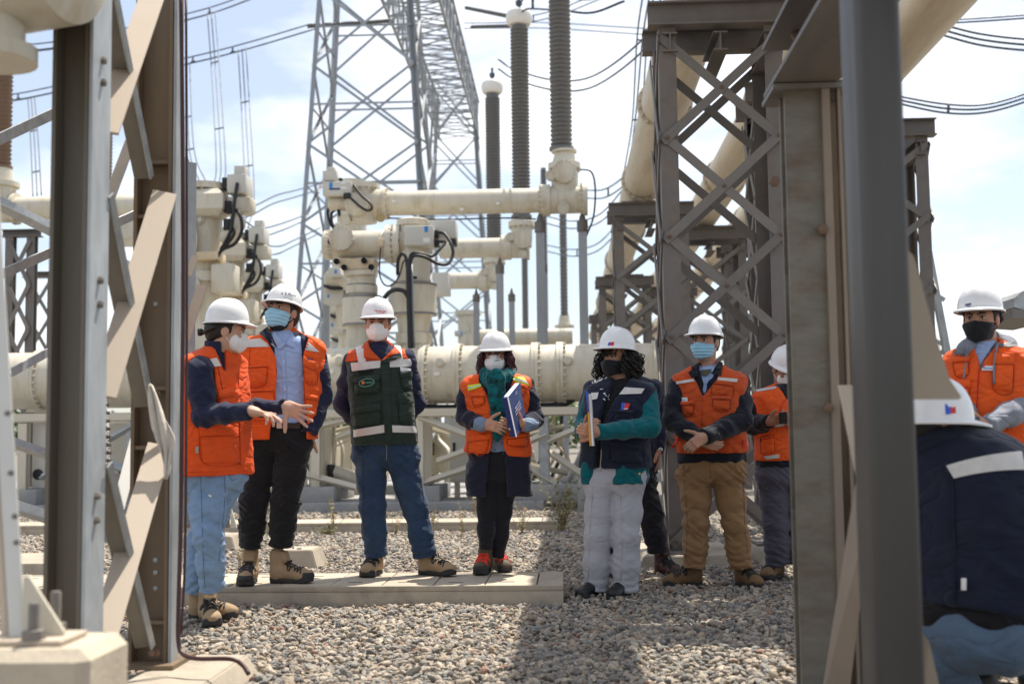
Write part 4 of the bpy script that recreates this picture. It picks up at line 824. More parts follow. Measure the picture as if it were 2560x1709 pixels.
cabs = [(1125, 1043, 1182, 1206, 17.9, 'pale grey control cabinet with black handle left of the woman in the long coat'), (1072, 1065, 1124, 1182, 19.0, 'cream control cabinet with black handle right of the green-vest man'), (1050, 1050, 1071, 1160, 20.2, 'narrow cream cabinet close beside the green-vest man'),
        (772, 1048, 812, 1210, 17.9, 'cream control cabinet with a small number, right of the dark-trousered man'), (832, 1080, 880, 1190, 19.5, 'cream slatted cabinet behind the green-vest man'), (822, 1070, 833, 1200, 18.6, 'narrow cream cabinet edge beside the numbered cabinet'),
        (78, 1055, 122, 1225, 17.6, 'tall pale cabinet with oval window left of the grey post'), (270, 1050, 345, 1180, 19.0, 'pale cabinet seen between the foreground posts'), (1175, 1050, 1245, 1200, 19.6, 'pale cabinet behind the woman in the long coat'),
        (895, 1060, 960, 1200, 21.0, 'cream cabinet seen between the blue jeans'), (975, 1055, 1040, 1190, 22.0, 'cream cabinet beside the blue jeans, farther back'), (640, 1060, 700, 1205, 20.5, 'cream cabinet behind the black trousers'), (715, 1065, 765, 1195, 22.5, 'cream cabinet farther back beside the black trousers'), (1250, 1075, 1300, 1190, 23.0, 'pale cabinet far back right of the long coat'), (1320, 1085, 1372, 1175, 26.0, 'small pale cabinet far back beyond the weeds'), (1490, 1060, 1560, 1200, 21.0, 'cream cabinet behind the teal cardigan'), (480, 1060, 560, 1205, 20.0, 'cream cabinet behind the gesturing man')]
for (a, b_, c, d, Y, lb) in cabs:
    t = thing('control_cabinet', tuple(P((a + c) / 2, d, Y)), lb, 'cabinet', 'control cabinets under the duct')
    lo, hi = P(a, d, Y), P(c, b_, Y)
    box('housing', (lo.x, Y, lo.z), (hi.x, Y + 0.6, hi.z), M_BOXG if 'pale' in lb else M_CREAM, t, 0.01)
    box('door', (lo.x + 0.02, Y - 0.018, lo.z + 0.03), (hi.x - 0.02, Y - 0.001, hi.z - 0.03), M_BOXG if 'pale' in lb else M_CREAM, t, 0.006)
    if 'handle' in lb:
        p = P(a + (c - a) * 0.12 + 3, (b_ + d) / 2 - 2, Y - 0.04); box('handle', (p.x - 0.02, Y - 0.05, p.z - 0.1), (p.x + 0.02, Y - 0.019, p.z + 0.1), M_RUBBER, t, 0.006)
    if 'number' in lb: text_flat('number', '16', 0.04, P(803, 1204, Y - 0.02), (1, 0, 0), (0, 0, 1), M_NAVYLAB, t)
    if 'oval' in lb:
        p = P(95, 1185, Y - 0.02); lathe('window', [(0, 0.08), (0.012, 0.08), (0.014, 0.06)], p, (0, -1, 0), M_RUBBER, t, 20).scale = (1, 1, 1)
    for dx in (0.08, -0.08):
        x = (lo.x if dx > 0 else hi.x) + dx; bar(t, 'foot', (x, Y + 0.3, 0.14), (x, Y + 0.3, lo.z), 'I', 0.08, 0.08, 0.01, m=M_CREAM)
# slats leaning beside the numbered cabinet, conduit boxes and hoses
sl = thing('slat_rack', tuple(P(850, 1220, 18.4)), 'cream rack of slanted slats behind the green-vest man', 'rack')
for k in range(4):
    bar(sl, 'slat', P(818 + 5 * k, 1200, 18.4 + 0.1 * k), P(825 + 5 * k, 1082 + 8 * k, 18.4 + 0.1 * k), 'flat', 0.03, 0.02, m=M_CREAM); bar(sl, 'slat', P(825 + 6 * k, 1084 + 10 * k, 18.4), P(885, 1063 + 10 * k, 18.4), 'flat', 0.05, 0.02, m=M_CREAM)
cbox(sl, 818, 1160, 834, 1192, 18.0, 0.15, M_RUBBER, 'motor_box'); lathe('conduit', [(0, 0.1), (0.5, 0.1)], P(836, 1178, 18.1), (1, 0, -0.35), M_CREAM, sl, 14)
hose(sl, [(828, 1190, 18.0), (838, 1220, 18.0), (845, 1245, 18.0)], 0.03); hose(sl, [(1085, 1190, 17.6), (1070, 1215, 17.5), (1060, 1245, 17.4)], 0.04)
hose(sf, [(1180, 1080, 18.2), (1300, 1092, 18.2), (1400, 1090, 18.2), (1440, 1070, 18.2), (1470, 1062, 18.2)], 0.035, 'hose'); hose(sf, [(300, 1170, 18), (330, 1215, 18), (350, 1240, 18)], 0.05, 'hose')
for px, py, w in ((985, 1230, 55), (1078, 1225, 40), (880, 1228, 50), (1500, 1240, 45), (560, 1230, 60), (700, 1235, 50)):
    p = P(px, py, 19.5); bb = box('footing_block', (p.x - PXM(w, 19.5) / 2, 19.4, 0.1), (p.x + PXM(w, 19.5) / 2, 19.9, p.z + 0.12), M_CONCG if px > 900 else M_CONC, sf, 0.02)
bl = tag(box('concrete_block', (P(1445, 1250, 16.4).x, 16.4, -0.02), (P(1505, 1250, 16.4).x, 16.9, 0.42), M_CONCG, None, 0.015), 'blue-grey concrete block beside the pale-trousered woman', 'block')
r3 = random.Random(12)
cl = thing('conduit_rack', tuple(P(900, 1200, 20.4)), 'tangle of cream and grey conduits under the main duct behind the group', 'conduits')
for k in range(26):
    px = r3.choice([r3.uniform(560, 860), r3.uniform(1040, 1180), r3.uniform(1240, 1480), r3.uniform(60, 340)]); Y = r3.uniform(18.9, 22); yy = r3.uniform(1050, 1110); m_ = r3.choice([M_CREAM, M_CREAM, M_TOWER, M_RUBBER, M_RUSTC]); r_ = r3.uniform(.02, .06)
    tube('conduit', catmull([P(px, 1025, Y), P(px + r3.uniform(-4, 4), yy, Y), P(px + r3.uniform(-40, 40), yy + r3.uniform(20, 60), Y - .2), P(px + r3.uniform(-50, 50), 1205, Y - .3)], 5), r_, m_, cl, 8)
for k in range(12):
    px = r3.choice([r3.uniform(560, 860), r3.uniform(1040, 1180), r3.uniform(1240, 1480)]); py = r3.uniform(1050, 1170); Y = r3.uniform(18.8, 20.5); cbox(cl, px, py, px + r3.uniform(10, 26), py + r3.uniform(10, 30), Y, .2, r3.choice([M_BOXG, M_CREAM, M_RUBBER, M_GALV]), 'junction_box')
for px, py in ((850, 900), (1000, 950), (1100, 905), (1250, 930), (1420, 900), (700, 960), (1190, 985)):
    p = P(px, py, 18 - dr * 0.98); lathe('port', [(-.1, .07), (.03, .07), (.04, .05), (.05, .05)], p, (0, -1, 0), M_CREAM, md, 16)
for px, py in ((1085, 930), (1300, 965), (820, 925)): cbox(md, px, py, px + 14, py + 9, 18 - dr * 1.0 - .02, .05, M_WHITE, 'name_plate', .003)
# bolted flange edge between the foreground posts
t = thing('bolted_flange', tuple(P(262, 1170, 8.0)), 'column of white bolted flange clips beside the grey post', 'flange')
for k in range(9):
    p = P(259 + k * 1.0, 990 + k * 20, 8.0); bar(t, 'clip', p + Vector((-0.03, 0, 0)), p + Vector((0.035, 0, -0.006)), 'tube', 0.022, 0.022, m=M_OLD); bar(t, 'clip_plate', p + Vector((0, 0.01, -0.025)), p + Vector((0, 0.01, 0.02)), 'flat', 0.03, 0.012, m=M_WHITE)
bar(t, 'edge', P(257, 975, 8.02), P(266, 1175, 8.02), 'flat', 0.02, 0.03, m=M_CREAM)

# ================================================================== small footings, weeds, far planting
def footing(x0, x1, y0, y1, z, label):
    t = on_pad('footing', x0, x1, y0, y1, z, label, m=M_CONC); return t
p0, p1 = P(668, 1418, 9.75).x, P(800, 1418, 9.75).x
ft = footing(p0, p1, 9.72, 10.2, 0.15, 'small concrete footing with an anchor rod behind the tan boots')
tube('anchor_rod', [P(733, 1372, 9.9), P(731, 1300, 9.9)], 0.008, M_GALV, ft, 6); lathe('nut', [(0, 0.02), (0.025, 0.02)], P(748, 1376, 9.85), (0, 0, 1), M_GALV, ft, 6)
ft = footing(P(440, 1345, 11.5).x, P(600, 1345, 11.5).x, 11.4, 12.0, 0.13, 'concrete footing with bolted clamps behind the gesturing man')
for k in range(4): lathe('clamp', [(0, 0.03), (0.1, 0.03)], P(470 + 9 * k + (70 if k > 1 else 0), 1318, 11.5), (0, 0, 1), M_OLDL, ft, 8)
prism('gusset', [P(576, 1318, 11.6), P(578, 1270, 11.6), P(592, 1318, 11.6)], (0, 0.02, 0), M_BOXG, ft)
footing(-6.2, -4.0, 9.3, 10.3, 0.1, 'pale concrete footing seen between the left posts')

M_WEED = mat('dry_weed', (0.30, 0.24, 0.12), 0.8, 0, var=0.3, vscale=20); M_WEEDG = mat('green_weed', (0.10, 0.13, 0.045), 0.7, 0, var=0.35, vscale=20, col2=(0.24, 0.20, 0.10), c2scale=9)
def weed(x, y, h, n, spread, m, label, leaf=0.02, seed=0):
    r = random.Random(seed); t = thing('weed', (x, y, 0), label, 'weed', 'weeds in the gravel'); v, f = [], []; lv, lf = [], []
    for k in range(n):
        a = r.uniform(0, 6.28); s = r.uniform(0.1, 1) * spread; hh = h * r.uniform(0.5, 1)
        pts = [np.array([x + 0.02 * math.cos(a), y + 0.02 * math.sin(a), 0])]
        for q in range(1, 6): pts.append(np.array([x + math.cos(a) * s * (q / 5) ** 1.4 + r.uniform(-1, 1) * 0.012, y + math.sin(a) * s * (q / 5) ** 1.4 + r.uniform(-1, 1) * 0.012, hh * q / 5]))
        tv, tf = vh_tube(pts, [0.004, 0.0035, 0.003, 0.0025, 0.002, 0.0012], 4); o = len(v); v += tv; f += [tuple(i + o for i in g) for g in tf]
        for q in range(int(14 * hh / h) + 6):
            i = r.uniform(0.15, 1) * 4.99; i0 = int(i); b = pts[i0] + (pts[i0 + 1] - pts[i0]) * (i - i0); ll = leaf * r.uniform(0.5, 1.5); aa = r.uniform(0, 6.28); e = r.uniform(-0.2, 0.9)
            d = np.array([math.cos(aa) * math.cos(e), math.sin(aa) * math.cos(e), math.sin(e)]); w = np.cross(d, [r.uniform(-1, 1), r.uniform(-1, 1), 1.0]); w /= np.linalg.norm(w); o = len(lv)
            lv += [b, b + d * ll * 0.5 + w * ll * 0.22, b + d * ll, b + d * ll * 0.5 - w * ll * 0.22]; lf.append((o, o + 1, o + 2, o + 3))
    addc('stem', mesh_from('stem', v, f), M_WEED, t); addc('leaf', mesh_from('leaf', lv, lf), m, t)['kind'] = 'stuff'
def wd(px, py, Y, h, n, sp, m, label, leaf, seed): p = P(px, py, Y); weed(p.x, Y, h, n, sp, m, label, leaf, seed)
wd(1405, 1310, 13.1, 0.62, 26, 0.34, M_WEEDG, 'tallest bushy weed at the right end of the rear trench', 0.04, 1)
wd(832, 1330, 12.9, 0.42, 7, 0.16, M_WEED, 'tall dry weed in front of the rear trench, left of the green-vest man', 0.028, 2)
wd(818, 1320, 12.8, 0.12, 14, 0.16, M_WEEDG, 'low green weed tuft beside the tall dry weed', 0.03, 3)
wd(1080, 1318, 12.9, 0.36, 8, 0.12, M_WEED, 'dry weed right of the green-vest man', 0.028, 4)
wd(1155, 1325, 12.6, 0.42, 3, 0.05, M_WEED, 'thin single weed between the green-vest man and the scarf woman', 0.024, 5)
wd(1305, 1310, 13.0, 0.4, 8, 0.16, M_WEED, 'dry weed right of the scarf woman', 0.028, 6)
wd(1185, 1262, 16.0, 0.45, 6, 0.18, M_WEED, 'faint dry weed near the plinth behind the scarf woman', 0.03, 7)
wd(672, 1320, 13.0, 0.5, 5, 0.07, M_WEED, 'dry weed seen between the dark trousers', 0.024, 8)
wd(600, 1420, 9.4, 0.35, 4, 0.05, M_WEED, 'thin dry weed beside the tan boots', 0.02, 9)
wd(990, 1310, 13.05, 0.25, 5, 0.1, M_WEED, 'small dry weed seen between the blue jeans', 0.024, 10)
# distant planting
def hedge():
    r = np.random.RandomState(5); n = 26000
    x = r.uniform(-70, 60, n); base = 3.2 + 1.6 * np.sin(x * 0.21) + 1.2 * np.sin(x * 0.53 + 1); z = r.uniform(0, 1, n) ** 0.8 * base + r.normal(0, 0.25, n); y = 105 + r.normal(0, 2.2, n)
    c = np.stack([x, y, z], 1); d1 = r.normal(size=(n, 3)); d1 /= np.linalg.norm(d1, axis=1)[:, None]; d2 = np.cross(d1, r.normal(size=(n, 3))); d2 /= np.linalg.norm(d2, axis=1)[:, None]; s = r.uniform(0.15, 0.45, (n, 1))
    v = np.concatenate([c - d1 * s, c + d2 * s * 0.5, c + d1 * s, c - d2 * s * 0.5]); i = np.arange(n); f = np.stack([i, i + n, i + 2 * n, i + 3 * n], 1)
    me = bpy.data.meshes.new('far_hedge'); me.vertices.add(4 * n); me.vertices.foreach_set('co', v.ravel()); me.loops.add(4 * n); me.loops.foreach_set('vertex_index', f.ravel()); me.polygons.add(n); me.polygons.foreach_set('loop_start', i * 4); me.polygons.foreach_set('loop_total', np.full(n, 4)); me.update(calc_edges=True)
    tag(add('far_hedge', me, mat('hedge_leaf', (0.11, 0.16, 0.045), 0.6, 0, var=0.4, vscale=0.8)), 'far-off mass of green bushes at the edge of the yard', 'bushes', kind='stuff')
hedge()
hs = thing('distant_shed', tuple(P(1420, 1150, 70)), 'low distant pale shed with brown door beyond the switchgear', 'shed')
a, b_ = P(1380, 1172, 70), P(1470, 1150, 70)
box('wall', (a.x, 70, 0), (b_.x, 74, b_.z), M_BOXG, hs); c = P(1428, 1160, 69.9); box('door', (c.x - 0.4, 69.9, 0), (c.x + 0.4, 69.99, b_.z - 0.3), M_BROWN, hs); box('roof', (a.x - 0.3, 69.6, b_.z), (b_.x + 0.3, 74.4, b_.z + 0.2), M_GALV, hs)

# ================================================================== overhead conductors
def bundle(label, wires, r=0.018, spacers=(), group='overhead conductor bundles'):
    a = wires[0][0]; t = thing('conductor_bundle', tuple(a), label, 'wire', group)
    for w in wires: tube('wire', w, r, M_WIRE, t, 6)
    for k in spacers:
        c = np.mean([np.array(w[k]) for w in wires], axis=0)
        for w in wires: tube('spacer', [c, w[k]], r * 1.3, M_WIRE, t, 5)
    return t
def run(pts, off, n=10):
    return catmull([np.array(P(*p)) + np.array(o_) for p in pts for o_ in (off,)], n)
O3 = [(0, 0, 0.14), (-0.12, 0.1, -0.06), (0.12, -0.1, -0.08)]
bundle('upper triple conductor bundle crossing the top left sky', [run([(-200, 130, 36), (128, 117, 36), (480, 42, 38), (640, -12, 39), (760, -60, 40)], o) for o in O3], 0.022, (13, 22))
bundle('lower triple conductor bundle running to the big lattice tower', [run([(-200, 275, 38), (20, 248, 38), (128, 228, 38), (460, 157, 38), (610, 120, 38), (780, 70, 38)], o) for o in O3], 0.022, (12, 31, 38))
for lb, pts in (('left dropper wires hanging from the lower bundle at the far left', [(78, 245, 38), (86, 350, 34), (93, 490, 30)]), ('dropper wires hanging beside the maroon cable', [(465, 165, 38), (470, 320, 34), (478, 400, 30), (500, 455, 26)]),
                ('dropper wires hanging from the upper bundle above the left bay', [(528, 32, 38), (540, 190, 36), (552, 400, 32), (548, 460, 27)]), ('dropper wires hanging from the lower bundle left of the big tower', [(605, 122, 38), (615, 290, 36), (624, 490, 32), (610, 560, 29), (590, 600, 27)])):
    bundle(lb, [run(pts, (o[0] * 1.3, o[1], 0)) for o in O3], 0.017, (8, 16))
for lb, pts in (('curved jumper wires between the left bay and the big tower', [(545, 500, 20), (585, 530, 24), (630, 532, 26), (690, 502, 30), (738, 488, 34), (800, 470, 39)]), ('second curved jumper below the first near the left bay', [(600, 560, 24), (640, 585, 27), (672, 582, 29), (720, 566, 32), (770, 545, 39)]), ('lowest curved jumper near the left bay', [(622, 585, 25), (648, 610, 28), (668, 626, 30), (700, 628, 32), (736, 612, 34), (800, 580, 40)])):
    bundle(lb, [run(pts, o) for o in O3[:2]], 0.02, (10,))
O2 = [(0, 0, 0.12), (0, 0, -0.12)]
for lb, pts in (('twin conductor leaving the nearest bushing for the upper right', [(1302, 20, 23.8), (1320, 8, 23), (1405, 10, 20.5), (1480, 15, 20), (1560, -14, 19.5)]), ('twin conductor behind the bushings at mid height', [(1245, 160, 29), (1285, 185, 29), (1380, 212, 28), (1480, 205, 26), (1600, 120, 24), (1660, 30, 23)]),
                ('conductor running on from the upper insulator string', [(1270, 41, 46), (1320, 48, 46), (1400, 30, 44), (1500, -10, 42)]), ('straight twin conductor crossing behind the bushings', [(1160, 65, 52), (1360, 64, 50), (1630, 80, 45), (1800, 82, 44)]), ('lower sagging twin conductor right of the prop posts', [(1455, 485, 36), (1510, 484, 34), (1560, 452, 32), (1600, 400, 30)]), ('second sagging twin conductor right of the prop posts', [(1360, 548, 40), (1430, 562, 38), (1500, 545, 36), (1570, 470, 32)]), ('lowest sagging twin conductor right of the prop posts', [(1365, 620, 46), (1430, 632, 42), (1490, 620, 40), (1540, 575, 36)])):
    bundle(lb, [run(pts, o) for o in O2], 0.022, (12,))
for lb, pts in (('steep conductor dropping beside the overhead duct', [(1640, -20, 24), (1620, 100, 26), (1600, 300, 30), (1580, 440, 34)]), ('second steep conductor dropping beside the overhead duct', [(1622, -20, 26), (1605, 100, 28), (1592, 300, 32), (1570, 430, 36)])):
    bundle(lb, [run(pts, (0.12, 0, 0)), run(pts, (-0.12, 0, 0))], 0.02, (10, 20))
bundle('upper pair of conductors in the right-hand sky', [run([(2380, 50 + k, 24), (2480, 44 + k, 24), (2620, 34 + k, 24)], (0, 0, 0)) for k in (0, 8)], 0.018)
bundle('three sagging conductors in the upper right sky', [run([(2355, 62 + 13 * k, 22), (2450, 85 + 14 * k, 22), (2560, 98 + 14 * k, 22), (2640, 98 + 14 * k, 22)], (0, 0, 0)) for k in range(3)], 0.022)
bundle('drooping triple conductor right of the dark post', [run([(2240, 240 + 9 * k, 22), (2360, 260 + 11 * k, 22), (2460, 262 + 10 * k, 22), (2560, 236 + 10 * k, 22), (2650, 200 + 10 * k, 22)], (0, 0, 0)) for k in range(3)], 0.02, (11,))
for k, (a, b2) in enumerate((((1165, 20, 52), (1275, 42, 46)), ((1180, 68, 52), (1275, 66, 46)), ((770, 66, 41), (985, 52, 44)))):
    t = thing('insulator_string', tuple(P(*a)), ('upper insulator string right of the gantry beam', 'lower insulator string right of the gantry beam', 'insulator string inside the big lattice tower')[k], 'insulator', 'insulator strings on the gantry')
    A_, B_ = np.array(P(*a)), np.array(P(*b2)); d = B_ - A_; ln = np.linalg.norm(d); pr = []; s = 0
    while s < ln: pr += [(s, 0.035), (s + 0.02, 0.085), (s + 0.05, 0.085), (s + 0.08, 0.035)]; s += 0.13
    lathe('insulator', pr, A_, d, M_PORC, t, 12)
# ================================================================== modelling tools for people: distance fields turned into meshes
V = lambda *a: np.array(a, float)
def unit(v): v = np.array(v, float); return v / (np.linalg.norm(v) + 1e-12)
class Sd:
    def __init__(s, f, lo, hi): s.f, s.lo, s.hi = f, np.array(lo, float), np.array(hi, float)
    def __call__(s, p): return s.f(p)
def smin(a, b, k):
    if k <= 0: return np.minimum(a, b)
    h = np.maximum(k - np.abs(a - b), 0) / k; return np.minimum(a, b) - h * h * k * 0.25
def smax(a, b, k): return -smin(-a, -b, k)
def U(*q, k=0.02):
    q = [x for x in q if x is not None]
    def f(p):
        d = q[0](p)
        for g in q[1:]: d = smin(d, g(p), k)
        return d
    return Sd(f, np.min([x.lo for x in q], 0), np.max([x.hi for x in q], 0))
def Cut(a, g, k=0.008): return Sd(lambda p: smax(a(p), -g(p), k), a.lo, a.hi)
def Isect(a, g, k=0.008): return Sd(lambda p: smax(a(p), g(p), k), a.lo, a.hi)
def Infl(a, r): return Sd(lambda p: a(p) - r, a.lo - r, a.hi + r)
def Disp(a, g, m=0.03): return Sd(lambda p: a(p) - g(p), a.lo - m, a.hi + m)
def cap(a, b, ra, rb=None):
    a, b = np.array(a, float), np.array(b, float); rb = ra if rb is None else rb; ab = b - a; L2 = ab.dot(ab) + 1e-12
    def f(p):
        t = np.clip((p - a) @ ab / L2, 0, 1); return np.linalg.norm(p - a - t[:, None] * ab, axis=1) - (ra + (rb - ra) * t)
    r = max(ra, rb); return Sd(f, np.minimum(a, b) - r, np.maximum(a, b) + r)
def chain(pts, rad, k=0.02):
    return U(*[cap(pts[i], pts[i + 1], rad[i], rad[i + 1]) for i in range(len(pts) - 1)], k=k)
def ell(c, r, B=None):
    """ellipsoid; B = rows of local axes"""
    c, r = np.array(c, float), np.array(r, float); B = np.eye(3) if B is None else np.array(B, float)
    def f(p):
        q = (p - c) @ B.T; k0 = np.linalg.norm(q / r, axis=1); k1 = np.linalg.norm(q / (r * r), axis=1); return k0 * (k0 - 1) / (k1 + 1e-9)
    m = r.max(); return Sd(f, c - m, c + m)
def rboxs(c, hs, r, B=None):
    c, hs = np.array(c, float), np.array(hs, float) - r; B = np.eye(3) if B is None else np.array(B, float)
    def f(p):
        q = np.abs((p - c) @ B.T) - hs; return np.linalg.norm(np.maximum(q, 0), axis=1) + np.minimum(q.max(1), 0) - r
    m = np.linalg.norm(hs + r); return Sd(f, c - m, c + m)
_nt = np.random.RandomState(11).uniform(-1, 1, (32, 32, 32)).astype(np.float32)
def vnoise(p):
    i = np.floor(p).astype(int); f = p - i; f = f * f * (3 - 2 * f); i &= 31; j = (i + 1) & 31
    x0, y0, z0 = i.T; x1, y1, z1 = j.T; fx, fy, fz = f.T
    a = _nt[x0, y0, z0] * (1 - fx) + _nt[x1, y0, z0] * fx; b = _nt[x0, y1, z0] * (1 - fx) + _nt[x1, y1, z0] * fx
    c = _nt[x0, y0, z1] * (1 - fx) + _nt[x1, y0, z1] * fx; d = _nt[x0, y1, z1] * (1 - fx) + _nt[x1, y1, z1] * fx
    return (a * (1 - fy) + b * fy) * (1 - fz) + (c * (1 - fy) + d * fy) * fz
def folds(amp, sx=7, sz=20, shear=0.6, seed=0, sharp=True):
    o = np.array([seed * 3.7, seed * 1.9, seed * 5.3])
    def g(p):
        q = np.stack([p[:, 0] * sx, p[:, 1] * sx, (p[:, 2] + shear * p[:, 0]) * sz], 1) + o
        n = vnoise(q); q2 = np.stack([p[:, 0] * sx * 1.3, p[:, 1] * sx, (p[:, 2] - shear * p[:, 0]) * sz * 0.8], 1) + o + 9
        n2 = vnoise(q2)
        if sharp: n = 1 - 2 * np.abs(n); n2 = 1 - 2 * np.abs(n2)
        return amp * (0.6 * n + 0.4 * n2)
    return g
def polygonise(sd, h):
    lo = sd.lo - 2.5 * h; n = np.ceil((sd.hi + 2.5 * h - lo) / h).astype(int); B = 4; nb = (n + B - 1) // B; n = nb * B
    ci = np.stack(np.meshgrid(*[np.arange(k) for k in nb], indexing='ij'), -1).reshape(-1, 3)
    cv = sd(lo + (ci * B + (B - 1) / 2) * h); act = np.abs(cv) < h * B * 1.9
    F = np.repeat(np.repeat(np.repeat(np.where(cv < 0, -1.0, 1.0).reshape(nb), B, 0), B, 1), B, 2)
    o = np.stack(np.meshgrid(*[np.arange(B)] * 3, indexing='ij'), -1).reshape(-1, 3)
    fi = (ci[act][:, None, :] * B + o[None]).reshape(-1, 3); F[fi[:, 0], fi[:, 1], fi[:, 2]] = sd(lo + fi * h)
    I = F < 0
    c = [I[a:n[0] - 1 + a, b:n[1] - 1 + b, d:n[2] - 1 + d] for a in (0, 1) for b in (0, 1) for d in (0, 1)]
    s = sum(x.astype(np.int8) for x in c); cell = (s > 0) & (s < 8); idx = np.argwhere(cell)
    if len(idx) == 0: return np.zeros((0, 3)), []
    co = np.array([(a, b, d) for a in (0, 1) for b in (0, 1) for d in (0, 1)])
    val = np.stack([F[idx[:, 0] + a, idx[:, 1] + b, idx[:, 2] + d] for a, b, d in co], 1)
    acc = np.zeros((len(idx), 3)); cnt = np.zeros(len(idx))
    for i in range(8):
        for j in range(i + 1, 8):
            if np.abs(co[i] - co[j]).sum() != 1: continue
            m = (val[:, i] < 0) != (val[:, j] < 0); t = val[m, i] / (val[m, i] - val[m, j]); acc[m] += co[i] + t[:, None] * (co[j] - co[i]); cnt[m] += 1
    vert = lo + (idx + acc / cnt[:, None]) * h
    num = np.full(cell.shape, -1); num[cell] = np.arange(len(idx)); quads = []
    for ax in range(3):
        sl = [slice(None)] * 3; s0 = list(sl); s1 = list(sl); s0[ax] = slice(0, n[ax] - 1); s1[ax] = slice(1, n[ax])
        A, Bq = I[tuple(s0)], I[tuple(s1)]; e = np.argwhere(A != Bq); u, w = [(1, 2), (2, 0), (0, 1)][ax]
        e = e[(e[:, u] > 0) & (e[:, w] > 0) & (e[:, u] < n[u] - 1) & (e[:, w] < n[w] - 1)]
        ins = A[e[:, 0], e[:, 1], e[:, 2]]
        def at(du, dw):
            q = e.copy(); q[:, u] -= du; q[:, w] -= dw; return num[q[:, 0], q[:, 1], q[:, 2]]
        q = np.stack([at(0, 0), at(1, 0), at(1, 1), at(0, 1)], 1); q[~ins] = q[~ins][:, ::-1]; quads.append(q)
    q = np.concatenate(quads); return vert, q[(q >= 0).all(1)]
def np_mesh(name, v, q):
    q = np.asarray(q); me = bpy.data.meshes.new(name); me.vertices.add(len(v)); me.vertices.foreach_set('co', np.asarray(v, float).ravel()); k = q.shape[1]
    me.loops.add(len(q) * k); me.loops.foreach_set('vertex_index', q.ravel().astype(np.int32)); me.polygons.add(len(q)); me.polygons.foreach_set('loop_start', np.arange(len(q)) * k); me.polygons.foreach_set('loop_total', np.full(len(q), k))
    me.update(calc_edges=True); me.polygons.foreach_set('use_smooth', [True] * len(q)); return me
CAMP = V(0, 0, CAMH)
def ray(px, py):
    d = _CM @ np.array([(px - CX) / FPX, -(py - CY) / FPX, -1.0]); return d / d[1]
def cast(sd, pix, y0, y1):
    """points of the surface hit by the sight lines through the given picture points; a miss keeps the nearest approach"""
    D = np.array([ray(*q) for q in pix]); L_ = np.linalg.norm(D, axis=1); t = np.full(len(D), y0); best = np.full(len(D), 9.0); bt = t.copy(); hit = np.zeros(len(D), bool)
    for _ in range(60):
        d = sd(CAMP + D * t[:, None]); up = (d < best) & ~hit; best[up] = d[up]; bt[up] = t[up]; hit |= d < 0.0008
        t = np.where(hit, t, np.minimum(t + np.maximum(d, 0.0006) / L_ * 0.75, y1))
    return CAMP + D * bt[:, None], D / L_[:, None]
def smooth_tab(rows, n=6):
    a = catmull([np.array(r, float) for r in rows], n); return np.array(a)

# skin, cloth and kit materials
def skin(n, c): return mat('skin_' + n, c, 0.5, 0, var=0.08, vscale=14, spec=0.35, col2=(c[0] * 1.08, c[1] * 0.86, c[2] * 0.8), c2scale=8, bump=0.03, bscale=120)
SK_L = skin('light', (0.56, 0.34, 0.245)); SK_M = skin('medium', (0.48, 0.275, 0.185)); SK_D = skin('brown', (0.37, 0.20, 0.13))
def cloth(n, c, rough=0.85, var=0.1, fold=0.55, fs=9, bump=0.1, bs=260, sheen=0.15, col2=None, c2s=6): return mat(n, c, rough, 0, var=var, vscale=9, fold=fold, foldscale=fs, bump=bump, bscale=bs, sheen=sheen, spec=0.25, col2=col2, c2scale=c2s)
C_ORANGE = cloth('orange_vest_cloth', (0.74, 0.085, 0.012), 0.75, 0.16, sheen=0.05)
C_ORANGE2 = cloth('rust_orange_vest_cloth', (0.56, 0.08, 0.016), 0.75, 0.16, sheen=0.05)
C_ORANGE3 = cloth('bright_orange_vest_cloth', (0.80, 0.105, 0.014), 0.7, 0.16, sheen=0.05)
C_RED = cloth('red_lining', (0.60, 0.03, 0.015))
C_NAVY = cloth('navy_knit', (0.014, 0.018, 0.048), 0.9, 0.15); C_NAVYJ = cloth('dark_navy_jacket', (0.010, 0.012, 0.020), 0.85, 0.15); C_NAVYV = cloth('navy_vest_cloth', (0.008, 0.012, 0.030), 0.8, 0.12)  # navy vest cloth darkened overall in place of shade on the crouching man
C_GREEN = cloth('dark_green_vest_cloth', (0.018, 0.034, 0.026), 0.75, 0.12)
C_BLUE = cloth('light_blue_shirt', (0.34, 0.46, 0.72), 0.8, 0.05)
C_TEAL = cloth('teal_knit', (0.0, 0.105, 0.125), 0.9, 0.1); C_SCARF = cloth('teal_scarf', (0.0, 0.14, 0.155), 0.85, 0.15, fold=0.5, fs=14, col2=(0.004, 0.012, 0.016), c2s=16)
C_BLACK = cloth('black_cloth', (0.008, 0.008, 0.010), 0.85, 0.15); C_BTROU = cloth('black_denim', (0.011, 0.011, 0.013), 0.85, 0.2)
C_JEANL = cloth('light_denim', (0.22, 0.33, 0.49), 0.85, 0.1, fold=0.4, col2=(0.17, 0.275, 0.435), c2s=4, bs=320); C_JEAND = cloth('dark_denim', (0.020, 0.044, 0.092), 0.85, 0.12, fold=0.4, col2=(0.034, 0.066, 0.125), c2s=3, bs=320)
C_KHAKI = cloth('tan_chino', (0.285, 0.165, 0.075), 0.85, 0.08, fold=0.4); C_GREYT = cloth('pale_grey_trouser', (0.40, 0.40, 0.44), 0.8, 0.04, fold=0.3); C_PURP = cloth('grey_purple_trouser', (0.085, 0.08, 0.105), 0.85, 0.12, fold=0.4)
C_GREYH = cloth('grey_hoodie', (0.22, 0.235, 0.28), 0.9, 0.1); C_DOT = cloth('blue_grey_shirt', (0.20, 0.27, 0.38), 0.85, 0.08)
